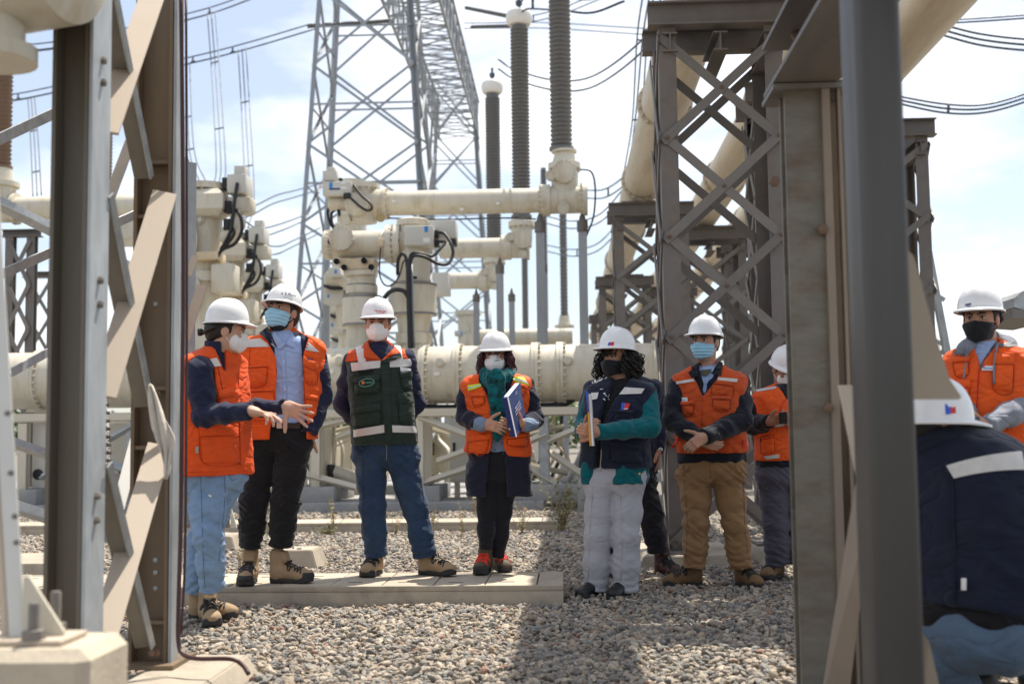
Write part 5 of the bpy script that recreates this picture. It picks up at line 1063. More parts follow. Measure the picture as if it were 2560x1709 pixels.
C_REFL = mat('reflective_tape', (0.62, 0.60, 0.57), 0.4, 0.15, var=0.1, vscale=30, bump=0.05); C_LIME = mat('lime_tape', (0.55, 0.85, 0.03), 0.6, 0, var=0.05)
C_MASKW = mat('white_mask', (0.82, 0.82, 0.82), 0.75, 0, var=0.03, bump=0.03, bscale=300); C_MASKB = mat('blue_mask', (0.32, 0.60, 0.78), 0.7, 0, var=0.04, bump=0.03, bscale=300); C_MASKK = cloth('black_mask', (0.012, 0.013, 0.017), 0.8)
C_HELM = mat('white_helmet_plastic', (0.80, 0.80, 0.80), 0.28, 0, var=0.02, spec=0.5, coat=0.15); C_TANB = mat('tan_suede', (0.34, 0.235, 0.135), 0.85, 0, var=0.14, vscale=18, bump=0.12, bscale=90); C_SOLE = mat('dark_sole', (0.028, 0.027, 0.027), 0.75, 0, var=0.25, vscale=30, bump=0.1)
C_BRNB = mat('brown_suede', (0.19, 0.11, 0.05), 0.85, 0, var=0.14, vscale=18, bump=0.12, bscale=90); C_MARB = mat('maroon_leather', (0.06, 0.017, 0.013), 0.55, 0, var=0.2, vscale=12, bump=0.1); C_BLKB = mat('black_leather', (0.012, 0.012, 0.013), 0.5, 0, var=0.2)
C_HAIRK = mat('black_hair', (0.010, 0.009, 0.008), 0.55, 0, var=0.3, vscale=60, bump=0.3, bscale=150); C_HAIRR = mat('burgundy_hair', (0.045, 0.008, 0.016), 0.5, 0, var=0.4, vscale=40); C_HAIRG = mat('greying_hair', (0.10, 0.095, 0.09), 0.6, 0, var=0.3, vscale=60, bump=0.3, bscale=150)
C_EYEW = mat('eye_white', (0.62, 0.58, 0.55), 0.25, 0, var=0.02); C_EYED = mat('dark_iris', (0.012, 0.008, 0.006), 0.15, 0, var=0.02); C_REDP = mat('red_print', (0.6, 0.02, 0.02), 0.5, 0, var=0.02); C_BLUP = mat('blue_print', (0.02, 0.10, 0.55), 0.5, 0, var=0.02); C_NVP = mat('navy_print', (0.02, 0.03, 0.12), 0.5, 0, var=0.02); C_PAPER = mat('white_paper', (0.78, 0.78, 0.80), 0.7, 0, var=0.02)
C_LACER = mat('red_lace', (0.75, 0.04, 0.02), 0.7, 0, var=0.05)
C_METAL = mat('bright_metal', (0.6, 0.6, 0.6), 0.3, 0.9, var=0.05)

class Person:
    def __init__(s, label, Y, phi, foot, group='visitors in hard hats'):
        s.Y = Y; s.S = V(math.cos(R(phi)), math.sin(R(phi)), 0); s.F = V(math.sin(R(phi)), -math.cos(R(phi)), 0); s.phi = R(phi)
        s.base = P(*foot); s.root = thing('person', tuple(s.base), label, 'person', group); s.sd = {}; s.bodyv = []; s.bodyq = []; s.nb = 0
    def J(s, px, py, dy=0.0): return PN(px, py, s.Y + dy)
    def m(s, px): return px * s.Y / FPX
    def torso(s, rows, n=2.5, kt=0.03, direct=False, kb=0.01):
        """rows = (py, centre px, half width px, half depth m, forward shift m) from top to bottom"""
        tab = []
        for py, cx, hw, b, fs in rows:
            c = s.J(cx, py) + s.F * fs; h = s.m(hw)
            a = h if direct else math.sqrt(max(h * h - (b * math.sin(s.phi)) ** 2, 0.0016)) / max(abs(math.cos(s.phi)), 0.25)
            tab.append((c[2], c[0], c[1], a, b))
        tab = smooth_tab(tab[::-1], 5); z = tab[:, 0]; S, F = s.S, s.F
        def f(p):
            cx, cy, a, b = [np.interp(p[:, 2], z, tab[:, k]) for k in (1, 2, 3, 4)]
            dx, dy = p[:, 0] - cx, p[:, 1] - cy; u = (dx * S[0] + dy * S[1]) / a; w = (dx * F[0] + dy * F[1]) / b
            q = (np.abs(u) ** n + np.abs(w) ** n + 1e-9) ** (1 / n); d = (q - 1) * np.minimum(a, b) * 0.85
            return smax(smax(d, p[:, 2] - z[-1], kt), z[0] - p[:, 2], kb)
        r = max(tab[:, 3].max(), tab[:, 4].max()) + 0.03
        return Sd(f, V(tab[:, 1].min() - r, tab[:, 2].min() - r, z[0] - 0.01), V(tab[:, 1].max() + r, tab[:, 2].max() + r, z[-1] + 0.03))
    def loc(s, o):
        """local coordinates (side, front, up) about the point o"""
        S, F = s.S, s.F; o = np.array(o)
        return lambda p: ((p - o) @ S, (p - o) @ F, p[:, 2] - o[2])
    def put(s, name, sd, m, h=0.009, parent=None, key=None):
        v, q = polygonise(sd, h)
        if len(v) == 0: return None
        s.sd[key or name] = sd; return add(name, np_mesh(name, v, q), m, parent or s.root)
    def skin_part(s, sd, h=0.005):
        v, q = polygonise(sd, h); s.bodyv.append(v); s.bodyq.append(np.asarray(q) + s.nb); s.nb += len(v)
    def body(s, m): return add('body', np_mesh('body', np.concatenate(s.bodyv), np.concatenate(s.bodyq)), m, s.root)
    # ---- things laid on a garment, placed by where the sight line meets it
    def patch(s, name, sd, quad, m, parent, nu=10, nv=6, th=0.004, lift=0.0015, bow=0.0, soft=0.0):
        """quad: picture corners TL, TR, BR, BL"""
        q = np.array(quad, float); pix = []
        for j in range(nv + 1):
            for i in range(nu + 1):
                u, v_ = i / nu, j / nv; a = q[0] * (1 - u) + q[1] * u; b = q[3] * (1 - u) + q[2] * u; c = a * (1 - v_) + b * v_
                pix.append((c[0], c[1] + bow * 4 * u * (1 - u)))
        pts, d = cast(sd, pix, s.Y - 0.75, s.Y + 0.5); top = pts - d * (lift + th); bot = pts + d * 0.004
        W = nu + 1; N = len(pts); v_ = np.concatenate([top, bot]); f = []
        if soft:
            for j in range(nv + 1):
                for i in range(nu + 1):
                    if i in (0, nu) or j in (0, nv): v_[j * W + i] = pts[j * W + i] - d[j * W + i] * (lift + th * (1 - soft))
        for j in range(nv):
            for i in range(nu): k = j * W + i; f.append((k, k + W, k + W + 1, k + 1))
        for i in range(nu):
            f.append((i, i + 1, N + i + 1, N + i)); k = nv * W + i; f.append((k + 1, k, N + k, N + k + 1))
        for j in range(nv):
            k = j * W; f.append((k + W, k, N + k, N + k + W)); k = j * W + nu; f.append((k, k + W, N + k + W, N + k))
        me = mesh_from(name, v_, f); shade_auto(me, 45); return add(name, me, m, parent)
    def line(s, name, sd, pix, r, m, parent, n=4, lift=0.0):
        pts, d = cast(sd, [tuple(q) for q in catmull([V(a, b, 0) for a, b in pix], 5)] if False else [(q[0], q[1]) for q in catmull([V(a, b, 0) for a, b in pix], 5)], s.Y - 0.75, s.Y + 0.5)
        v_, f = vh_tube(list(pts - d * lift), r, n); return add(name, mesh_from(name, v_, f, True), m, parent)
    def letters(s, name, sd, txt, cx, cy, hpx, m, parent, ang=0.0, squash=1.0, bold=0.0, lift=0.003):
        tv, tf = text_mesh(txt, 1.0, bold)
        if len(tv) == 0: return
        ca, sa = math.cos(R(ang)), math.sin(R(ang)); x = tv[:, 0] * hpx * squash; y = tv[:, 1] * hpx
        pts, d = cast(sd, np.stack([cx + x * ca + y * sa, cy + x * sa - y * ca], 1), s.Y - 0.75, s.Y + 0.5); return add(name, mesh_from(name, pts - d * lift, tf), m, parent)
    def marks(s, name, sd, a, b, hpx, runs, m, parent, lift=0.006):
        """a line of print too small to read: short dashes from picture point a to b; runs = [(start, end)] along it"""
        a, b = np.array(a, float), np.array(b, float); d = (b - a) / np.linalg.norm(b - a); n = np.array([-d[1], d[0]]) * hpx / 2; pix = []
        for u, v in runs: p0, p1 = a + (b - a) * u, a + (b - a) * v; pix += [p0 - n, p1 - n, p1 + n, p0 + n]
        pts, dr = cast(sd, pix, s.Y - 0.75, s.Y + 0.5); return add(name, mesh_from(name, pts - dr * lift, [tuple(range(4 * k, 4 * k + 4)) for k in range(len(runs))]), m, parent)
    # ---- limbs
    def arm(s, sh, el, wr, r=(0.062, 0.052, 0.04), k=0.03):
        mid = (np.array(sh) + el) / 2; r = tuple(q * 0.93 for q in r); a = chain([sh, mid, el, (np.array(el) + wr) / 2, wr], [r[0], (r[0] + r[1]) / 2 + 0.003, r[1], (r[1] + r[2]) / 2 + 0.002, r[2]], k); d = unit(np.array(wr) - el); wr = np.array(wr, float); e = np.array(el, float); fo = folds(1.0, 10, 26, 0.9, float(wr[0] * 7 % 5))
        cu = cap(wr - d * 0.03, wr, r[2] + 0.004)
        def f(p):
            q = (p - e) @ d; we = np.exp(-(np.linalg.norm(p - e, axis=1) / 0.1) ** 2); return smax(np.minimum(a(p) - 0.011 * we * fo(p), cu(p)), (p - wr) @ d, 0.006)
        return Sd(f, a.lo - 0.02, a.hi + 0.02)
    def yoke(s, tor, a, b, r=0.068, k=0.04):
        r = r - 0.014
        """trunk field widened over the shoulder points so that a vest caps the sleeves"""
        a, b = np.array(a), np.array(b); d = unit(b - a); return U(tor, cap(a + d * 0.05, a + d * 0.02, r, r), cap(b - d * 0.05, b - d * 0.02, r, r), k=k)
    def hand(s, wr, fd, palm, side, curl=(0.3, 0.35, 0.4, 0.45), spread=0.06, sc=1.0, thumb=(0.55, 0.75, -0.25), tcurl=0.3, fore=None):
        """wr wrist, fd finger direction, palm = direction the palm faces, side=+1 when the thumb is on palm x fd side"""
        X = unit(fd); Z = -unit(np.array(palm) - X * np.dot(palm, X)); Y = np.cross(Z, X) * side; wr = np.array(wr, float)
        Q = lambda x, y, z: wr + (X * x + Y * y + Z * z) * sc; parts = [rboxs(Q(0.05, 0.0, 0), np.array([0.048, 0.040, 0.014]) * sc, 0.012 * sc, np.array([X, Y, Z])), cap(Q(-0.02, 0, 0), Q(0.03, 0, 0), 0.026 * sc, 0.027 * sc)]
        fing = []
        for i, (y, ls) in enumerate(((0.029, 0.95), (0.0095, 1.05), (-0.0105, 0.98), (-0.029, 0.78))):
            a = (1.5 - i) * spread; b = Q(0.088 - 0.004 * abs(i - 1.2), y, 0.001); bend = 0; pts = [b]; d0 = X * math.cos(a) + Y * math.sin(a)
            for L_, fr in ((0.046, 0.6), (0.029, 1.0), (0.023, 0.8)):
                bend += curl[i] * fr; d = d0 * math.cos(bend) - Z * math.sin(bend); pts.append(pts[-1] + d * L_ * ls * sc)
            fing.append(chain(pts, [0.0098 * sc, 0.0092 * sc, 0.0084 * sc, 0.0072 * sc], 0.004 * sc))
        td = unit(X * thumb[0] + Y * thumb[1] + Z * thumb[2]); tb = Q(0.022, 0.03, -0.006); td2 = unit(td + X * tcurl); p1 = tb + td * 0.042 * sc; p2 = p1 + td2 * 0.034 * sc; p3 = p2 + unit(td2 + X * tcurl * 0.5) * 0.026 * sc
        palmsd = U(*parts, k=0.02 * sc); th = chain([tb, p1, p2, p3], [0.0165 * sc, 0.0125 * sc, 0.011 * sc, 0.0085 * sc], 0.006 * sc)
        h = U(palmsd, th, k=0.012 * sc)
        for f in fing: h = U(h, f, k=0.005 * sc)
        if fore is not None: h = U(h, cap(fore, Q(0.0, 0, 0), 0.029, 0.026 * sc), k=0.02)
        s.skin_part(h, 0.0042); return h
    def legs(s, L_, Rr, pelvis, m, name='trousers', rad=None, amp=0.006, seed=1, extra=None, h=0.0085, ank=0.16):
        """L_, Rr: (hip, knee, ankle) points; folds gather at knee and ankle"""
        rad = rad or (0.088, 0.068, 0.058); legs_ = []
        for hip, kn, an in (L_, Rr):
            hip, kn, an = map(np.array, (hip, kn, an)); m1 = (hip + kn) / 2; m2 = (kn + an) / 2
            legs_.append(chain([hip, m1, kn, m2, an], [rad[0], (rad[0] + rad[1]) / 2 + 0.002, rad[1], (rad[1] + rad[2]) / 2 + 0.003, rad[2]], 0.04))
        za = min(L_[2][2], Rr[2][2]); base = U(*legs_, k=0.02); base = U(base, pelvis, k=0.06)
        kz = (L_[1][2] + Rr[1][2]) / 2; hz = (L_[0][2] + Rr[0][2]) / 2; fo = folds(1.0, 6, 24, 0.8, seed); fo2 = folds(1.0, 9, 34, 0.25, seed + 5)
        def g(p):
            z = p[:, 2]; wa = np.clip(1 - (z - za) / (kz - za) / 0.62, 0, 1); wk = np.exp(-((z - kz) / 0.11) ** 2); wh = np.exp(-((z - hz) / 0.12) ** 2)
            ph = 2.6 * vnoise(p * V(9, 9, 5) + seed); ring = np.abs(np.sin((z - za) * math.pi / 0.052 + ph)) - 0.6
            return amp * (fo(p) * (0.5 + 1.0 * wk + 0.9 * wh) + fo2(p) * 0.9 * wa + ring * 1.1 * np.clip(1 - (z - za) / 0.26, 0, 1))
        sd = Disp(base, g); zc = [L_[2][2], Rr[2][2]]
        def cutf(p):   # flat hems
            la = (p - np.array(L_[2])) @ unit(np.array(L_[1]) - L_[2]); ra = (p - np.array(Rr[2])) @ unit(np.array(Rr[1]) - Rr[2])
            dl = np.linalg.norm((p - np.array(L_[2]))[:, :2], axis=1); dr = np.linalg.norm((p - np.array(Rr[2]))[:, :2], axis=1)
            return np.where(dl < dr, la, ra)
        sd = Sd(lambda p, b=sd: np.maximum(b(p), -cutf(p)), sd.lo, sd.hi)
        if extra: sd = extra(sd)
        return s.put(name, sd, m, h)
    def seams(s, lines, c, key='trousers', r=.0018):
        for q in lines: s.line('seam', s.sd[key], q, r, mat('seam_%.3f_%.3f' % c[:2], c, .85), s.root, 4, .0006)
    def core(s, pts, r=0.03):
        """plain trunk and limbs inside the clothes so that the body is one figure"""
        s.skin_part(chain(pts, [r] * len(pts), 0.01), 0.012)
    # ---- head
    def head(s, c, yaw, pitch=0.0, roll=0.0, sc=1.0, neck=None, jaw=1.0):
        y, p_, r_ = R(yaw), R(pitch), R(roll)
        S = V(math.cos(y), math.sin(y), 0); F0 = V(math.sin(y), -math.cos(y), 0); F = F0 * math.cos(p_) + V(0, 0, 1) * math.sin(p_); Uz = np.cross(S, F) * -1
        if Uz[2] < 0: Uz = -Uz
        S, Uz = S * math.cos(r_) + Uz * math.sin(r_), Uz * math.cos(r_) - S * math.sin(r_)
        s.HB = np.array([S, F, Uz]); s.HC = np.array(c, float); s.hs = sc; s.Hneck = neck
        Q = s.Q = lambda x, y_, z: s.HC + (S * x + F * y_ + Uz * z) * sc
        E = lambda q, r: ell(Q(*q), np.array(r) * sc, s.HB)
        sk = U(E((0, -0.012, 0.035), (0.077, 0.098, 0.098)), E((0, 0.028, -0.04), (0.061 * jaw, 0.068, 0.078)), k=0.04)
        sk = U(sk, E((0, 0.055, -0.088), (0.03 * jaw, 0.03, 0.024)), k=0.03); sk = U(sk, E((0, 0.078, 0.034), (0.052, 0.018, 0.012)), k=0.018)
        for sx in (-1, 1):
            sk = Cut(sk, E((sx * 0.033, 0.104, 0.013), (0.02, 0.02, 0.013)), 0.012); sk = U(sk, E((sx * 0.045, 0.07, -0.022), (0.02, 0.018, 0.016)), k=0.02)
            sk = U(sk, E((sx * 0.079, -0.008, 0.0), (0.011, 0.024, 0.033)), k=0.008)
        sk = U(sk, chain([Q(0, 0.088, 0.022), Q(0, 0.109, -0.018)], [0.010 * sc, 0.0145 * sc], 0.01), k=0.014); sk = U(sk, E((0, 0.088, -0.052), (0.024, 0.012, 0.011)), k=0.012)
        s.face = sk; full = sk
        if neck is not None: full = U(sk, cap(Q(0, -0.02, -0.05), neck, 0.056 * sc, 0.062), k=0.035)
        s.skin_part(full, 0.005); return sk
    def eyes(s, brow=C_HAIRK, lid=None, squint=False):
        Q, sc = s.Q, s.hs
        for sx in (-1, 1):
            v, f = lathe_vf([(-0.010, 0.002), (-0.008, 0.008), (-0.002, 0.0125), (0.005, 0.0115), (0.009, 0.007), (0.0105, 0.001)], Q(sx * 0.032, 0.0785, 0.014), s.HB[1], 14)
            v = [np.array(q) for q in v]; c = Q(sx * 0.032, 0.0785, 0.014); v = [q - s.HB[2] * (q - c).dot(s.HB[2]) * (0.62 if squint else 0.4) for q in v]
            e = add('eye', mesh_from('eye', v, f, True), C_EYEW, s.root); v2, f2 = lathe_vf([(0, 0.0058), (0.0016, 0.005), (0.002, 0.0005)], Q(sx * 0.032, 0.0875, 0.0135), s.HB[1], 12)
            add('iris', mesh_from('iris', v2, f2, True), C_EYED, e)
            pts = [Q(sx * 0.012, 0.098, 0.031), Q(sx * 0.028, 0.097, 0.037), Q(sx * 0.044, 0.085, 0.035), Q(sx * 0.053, 0.076, 0.029)]
            b = chain(pts, [0.0042 * sc, 0.005 * sc, 0.004 * sc, 0.002 * sc], 0.002); v, q = polygonise(b, 0.0024); add('eyebrow', np_mesh('eyebrow', v, q), brow, s.root)
            l2 = chain([Q(sx * 0.018, 0.0905, 0.0195), Q(sx * 0.032, 0.0925, 0.0225), Q(sx * 0.047, 0.084, 0.0185)], [0.002 * sc, 0.0026 * sc, 0.002 * sc], 0.001); v, q = polygonise(l2, 0.0016); add('eyelash_line', np_mesh('eyelash_line', v, q), brow, s.root)
    def hair(s, m, back=-0.06, sides=True, vol=0.010, low=-0.03):
        Q, sc = s.Q, s.hs; E = lambda q, r: ell(Q(*q), np.array(r) * sc, s.HB)
        hsd = E((0, -0.016, 0.035), (0.077 + vol, 0.098 + vol, 0.10 + vol)); hsd = U(hsd, E((0, -0.07, -0.01), (0.06, 0.045, 0.065)), k=0.03)
        B, C = s.HB, s.HC
        def keep(p):
            q = (p - C) @ B.T / sc; fr = 0.028 + np.clip((q[:, 2] - 0.03), 0, 0.1) * 0.6; lowb = np.interp(q[:, 1], [-0.12, -0.03, 0.0, 0.03], [back, back + 0.01, low, 0.0])
            return np.maximum(q[:, 1] - fr, lowb - q[:, 2]) * sc
        hsd = Sd(lambda p, b=hsd: smax(b(p) - 0.002 * vnoise(p * 90), keep(p), 0.004), hsd.lo - 0.01, hsd.hi + 0.01)
        return s.put('hair', hsd, m, 0.005)
    def helmet(s, rim=0.058, tilt=0.0, vis=0.034, sc=1.0, knob=False, strap=True, m=C_HELM, fwd=0.004):
        t = R(tilt); S, F, Z = s.HB; F2 = F * math.cos(t) + Z * math.sin(t); Z2 = Z * math.cos(t) - F * math.sin(t); k_ = s.hs * sc; o = s.Q(0, fwd, rim); s.helmB = np.array([S, F2, Z2])
        ax, ay, hz = 0.105, 0.117, 0.126; nU, nV = 56, 16; v, f = [], []; rings = []
        for j in range(nV + 1):
            th = j / nV * math.pi / 2
            for i in range(nU):
                a = 2 * math.pi * i / nU; ca, sa = math.cos(a), math.sin(a); cr = math.cos(th) ** 0.82; x, y = ax * ca * cr, ay * sa * cr; z = hz * math.sin(th) ** 0.95
                rid = 0.0075 * math.exp(-(x / 0.017) ** 4) * math.sin(th) ** 0.7 * (1 if y > -0.11 else 0.4) + 0.003 * math.exp(-((abs(x) - 0.05) / 0.01) ** 2) * math.sin(th)
                v.append(o + k_ * (S * x + F2 * y + Z2 * (z + rid)))
        for j in range(nV):
            for i in range(nU): f.append((j * nU + i, j * nU + (i + 1) % nU, (j + 1) * nU + (i + 1) % nU, (j + 1) * nU + i))
        b0 = len(v)
        for jj, e in enumerate((0.35, 0.75, 1.0, 1.0)):
            for i in range(nU):
                a = 2 * math.pi * i / nU; ca, sa = math.cos(a), math.sin(a); w = 0.012 + max(0, sa) ** 2.2 * vis; x, y = (ax + w * e) * ca, (ay + w * e) * sa; z = -0.006 * e - 0.012 * e * max(0, sa) ** 2 - (0.007 if jj == 3 else 0)
                v.append(o + k_ * (S * x + F2 * y + Z2 * z))
        for jj in range(4):
            for i in range(nU):
                p0 = (b0 + (jj - 1) * nU) if jj else 0; p1 = b0 + jj * nU; f.append((p1 + i, p1 + (i + 1) % nU, p0 + (i + 1) % nU, p0 + i))
        ob = add('hard_hat', mesh_from('hard_hat', v, f, True), m, s.root); md = ob.modifiers.new('t', 'SOLIDIFY'); md.thickness = 0.003; md.offset = -1
        s.hat = ob; s.hatsd = U(ell(o, np.array([ax, ay, hz]) * k_ * 1.0, s.helmB), k=0)
        ring = [o + k_ * (S * 0.092 * math.cos(a) + F2 * 0.104 * math.sin(a) - Z2 * 0.004) for a in np.linspace(0, 2 * math.pi, 25)]
        vv, ff = vh_tube(ring, 0.011 * k_, 6); add('headband', mesh_from('headband', vv, ff, True), C_BLKB, ob)
        if knob: add('ratchet_knob', mesh_from('ratchet_knob', *lathe_vf([(0, 0.015), (0.012, 0.022), (0.03, 0.022), (0.034, 0.016)], s.Q(0, -0.125, -0.018), -F2 + Z2 * -0.1, 14), True), C_BLKB, ob); add('ratchet_strap', mesh_from('ratchet_strap', *vh_tube([s.Q(0.085, -0.04, 0.03), s.Q(0.088, -0.08, 0.005), s.Q(0.05, -0.118, -0.018), s.Q(0, -0.13, -0.02), s.Q(-0.05, -0.118, -0.018), s.Q(-0.088, -0.08, 0.005), s.Q(-0.085, -0.04, 0.03)], 0.01, 6), True), C_BLKB, ob)
        return ob
    def hat_patch(s, name, quad, m, **kw): return s.patch(name, s.hatsd, quad, m, s.hat, th=0.001, lift=0.004, **kw)
    def mask(s, kind, m, straps=True):
        Q, sc, B, C = s.Q, s.hs, s.HB, s.HC
        if kind == 'cup':
            e0 = ell(Q(0, 0.06, -0.042), np.array([0.072, 0.085, 0.07]) * sc, B)
            def wf(p):
                q = (p - C) @ B.T / sc; yy = 0.136 - 0.4 * np.maximum(q[:, 2] + 0.03, 0) - 0.55 * np.maximum(-0.06 - q[:, 2], 0)
                return smax(e0(p), (0.66 * np.sqrt(q[:, 0] ** 2 + 2e-5) + 0.75 * (q[:, 1] - yy)) * sc, 0.014)
            b = Sd(wf, e0.lo, e0.hi)
        elif kind == 'flat': b = U(Infl(s.face, 0.010), ell(Q(0, 0.085, -0.042), np.array([0.055, 0.04, 0.056]) * sc, B), k=0.03)
        else: b = U(Infl(s.face, 0.008), ell(Q(0, 0.08, -0.045), np.array([0.056, 0.044, 0.06]) * sc, B), k=0.03)
        def keep(p):
            q = (p - C) @ B.T / sc; top = 0.017 - 0.42 * np.abs(q[:, 0]) if kind == 'cup' else 0.002 - 0.20 * np.abs(q[:, 0]); bot = -0.112 + 0.3 * np.abs(q[:, 0])
            back = 0.022 if kind == 'cup' else (0.03 if kind == 'flat' else 0.018)
            return np.maximum(np.maximum(q[:, 2] - top, bot - q[:, 2]), back - q[:, 1]) * sc
        if kind == 'flat':
            base = b; b = Sd(lambda p: base(p) - 0.0022 * np.sin(((p - C) @ B[2]) / sc * 2 * math.pi / 0.021), base.lo, base.hi)
        sd = Sd(lambda p: smax(b(p), keep(p), 0.004), b.lo - 0.02, b.hi + 0.02); o = s.put('face_mask', sd, m, 0.0042, key='mask')
        if straps:
            for sx in (-1, 1):
                for z0, z1 in ((-0.02, 0.02), (-0.075, -0.02)):
                    v, f = vh_tube([Q(sx * 0.055, 0.045, z0 - 0.01), Q(sx * 0.074, 0.015, (z0 + z1) / 2), Q(sx * 0.083, -0.012, z1)], 0.0022, 5); add('ear_loop', mesh_from('ear_loop', v, f, True), C_MASKW if m is not C_MASKK else C_MASKK, o)
        return o
    # ---- boots
    def boot(s, heel, toe_dir, m, lace=C_BLKB, sc=1.0, high=0.16, sole=C_SOLE, cap_=None, pitch=0.0, flat=False):
        X = unit(V(toe_dir[0], toe_dir[1], 0)); Y = V(-X[1], X[0], 0); Z = V(0, 0, 1.0); o = np.array(heel, float)
        if pitch: X2 = X * math.cos(R(pitch)) - Z * math.sin(R(pitch)); Z = X * math.sin(R(pitch)) + Z * math.cos(R(pitch)); X = X2
        B = np.array([X, Y, Z]); Q = lambda x, y, z: o + (X * x + Y * y + Z * z) * sc
        up = U(cap(Q(0.045, 0, 0.055), Q(0.04, 0, high), 0.046 * sc, 0.054 * sc), chain([Q(0.05, 0, 0.075), Q(0.13, 0, 0.066), Q(0.20, 0, 0.048)], [0.048 * sc, 0.046 * sc, 0.044 * sc], 0.02), k=0.03)
        up = U(up, ell(Q(0.232, 0, 0.046), np.array([0.058, 0.05, 0.037]) * sc, B), k=0.03); up = U(up, ell(Q(0.036, 0, 0.045), np.array([0.042, 0.042, 0.045]) * sc, B), k=0.02)
        if not flat: up = U(up, rboxs(Q(0.098, 0, high - 0.005), np.array([0.012, 0.036, 0.038]) * sc, 0.008 * sc, np.array([unit(X - Z * -0.35), Y, unit(Z - X * 0.35)])), k=0.012)
        wr = folds(0.0025, 16, 40, 0.3, 3); up = Sd(lambda p, b=up: np.maximum(b(p) - wr(p), 0.016 * sc - (p - o) @ Z), up.lo, up.hi)
        b = s.put('boot', up, m, 0.0058)
        pts = [(0.034, 0.046), (0.13, 0.042), (0.232, 0.056)]
        def sf(p):
            q = (p - o) @ B.T / sc; d = np.full(len(p), 9.0)
            for (x0, r0), (x1, r1) in zip(pts, pts[1:]):
                t = np.clip((q[:, 0] - x0) / (x1 - x0), 0, 1); d = smin(d, np.hypot(q[:, 0] - x0 - t * (x1 - x0), q[:, 1]) - (r0 + (r1 - r0) * t), 0.02)
            zt = 0.027 + 0.026 * np.clip((q[:, 0] - 0.2) / 0.07, 0, 1) + 0.012 * np.clip((0.03 - q[:, 0]) / 0.03, 0, 1); zb = 0.014 * np.clip((q[:, 0] - 0.22) / 0.07, 0, 1) ** 2
            lug = 0.002 * np.sign(np.sin(q[:, 0] * 2 * math.pi / 0.024)) * (q[:, 2] < 0.014)
            return smax(smax(d - lug, q[:, 2] - zt, 0.006), zb - q[:, 2], 0.004) * sc
        so = s.put('sole', Sd(sf, o - 0.36 * sc, o + 0.36 * sc) if False else Sd(sf, np.minimum(Q(-0.02, 0, -0.005), Q(0.3, 0, 0.05)) - 0.06 * sc, np.maximum(Q(-0.02, 0, -0.005), Q(0.3, 0, 0.05)) + 0.06 * sc), sole, 0.0055, b)
        if cap_: s.put('toe_cap', Isect(Infl(up, 0.003), Sd(lambda p: np.maximum(0.235 * sc - (p - o) @ X, (p - o) @ Z - 0.07 * sc), up.lo, up.hi), 0.003), cap_, 0.0055, b)
        if lace is not None:
            v, f = [], []
            def snap(pts, off):
                p = np.array(pts, float)
                for _ in range(4):
                    d = up(p); g = np.stack([(up(p + e) - up(p - e)) for e in np.eye(3) * 0.003], 1); g /= np.linalg.norm(g, axis=1)[:, None] + 1e-9; p = p - g * (d - off)[:, None]
                return list(p)
            for i in range(5):
                x = 0.105 + i * 0.024; z = 0.118 - i * 0.0125
                for sy in (-1, 1):
                    tv, tf = vh_tube(snap(catmull([Q(x, sy * 0.034, z), Q(x + 0.008, 0, z + 0.02), Q(x + 0.02, -sy * 0.034, z - 0.012)], 4), 0.0025), 0.0042 * sc, 5); k = len(v); v += tv; f += [tuple(a + k for a in g) for g in tf]
            for sy in (-1, 1):
                tv, tf = vh_tube(snap(catmull([Q(0.118, 0, 0.13), Q(0.125, sy * 0.03, 0.14), Q(0.15, sy * 0.05, 0.11), Q(0.14, sy * 0.05, 0.08), Q(0.115, sy * 0.02, 0.125)], 4), 0.006), 0.0038 * sc, 5); k = len(v); v += tv; f += [tuple(a + k for a in g) for g in tf]
            add('lace', mesh_from('lace', v, f, True), lace, b)
        return b
    def collar(s, c, m, r0, r1, z0, z1, th=0.006, gap=0.35, tilt=0.25, name='collar', h=0.0055, parent=None, lean=0.0):
        """stand-up or folded collar: a slanted open ring round the neck; gap = half opening angle at the front"""
        c = np.array(c, float); S, F = s.S, s.F
        def f(p):
            u, w, z = (p - c) @ S, (p - c) @ F, p[:, 2] - c[2]; zz = z + tilt * w; t = np.clip((zz - z0) / (z1 - z0), 0, 1); r = np.hypot(u, w * 0.92 - lean * t); a = np.abs(np.arctan2(u, w))
            d = np.abs(r - (r0 + (r1 - r0) * t)) - th; d = smax(d, zz - z1, 0.004); d = smax(d, z0 - zz, 0.004); return smax(d, (gap - a) * 0.07, 0.004)
        R_ = max(r0, r1) + 0.06; return s.put(name, Sd(f, c - R_ - V(0, 0, 0.05), c + R_ + V(0, 0, 0.06)), m, h, parent)
def curls(name, roots, m, parent, seed=0, L=(0.12, 0.24), rad=0.012, r=0.0035, turns=38, spread=0.03, out=None):
    rr = random.Random(seed); v, f = [], []
    for k, (o, d) in enumerate(roots):
        ou = rr.uniform(0, spread); ln = rr.uniform(*L); ph = rr.uniform(0, 6.28); pts = []; d = np.array(d, float); n = 16
        for i in range(n + 1):
            t = i / n; a = ph + t * ln * turns; q = np.array(o) + d * (ln * min(t, 0.4) * 0.3 + ou * min(1, t * 3)) + V(0, 0, -1) * ln * max(0, t - 0.08) + V(math.cos(a), math.sin(a), 0) * rad * min(1, t * 4) + V(rr.uniform(-1, 1), rr.uniform(-1, 1), 0) * 0.003; pts.append(q)
        tv, tf = vh_tube(pts, [r] * n + [r * 0.4], 4); b = len(v); v += tv; f += [tuple(i + b for i in g) for g in tf]
    return add(name, mesh_from(name, v, f, True), m, parent)
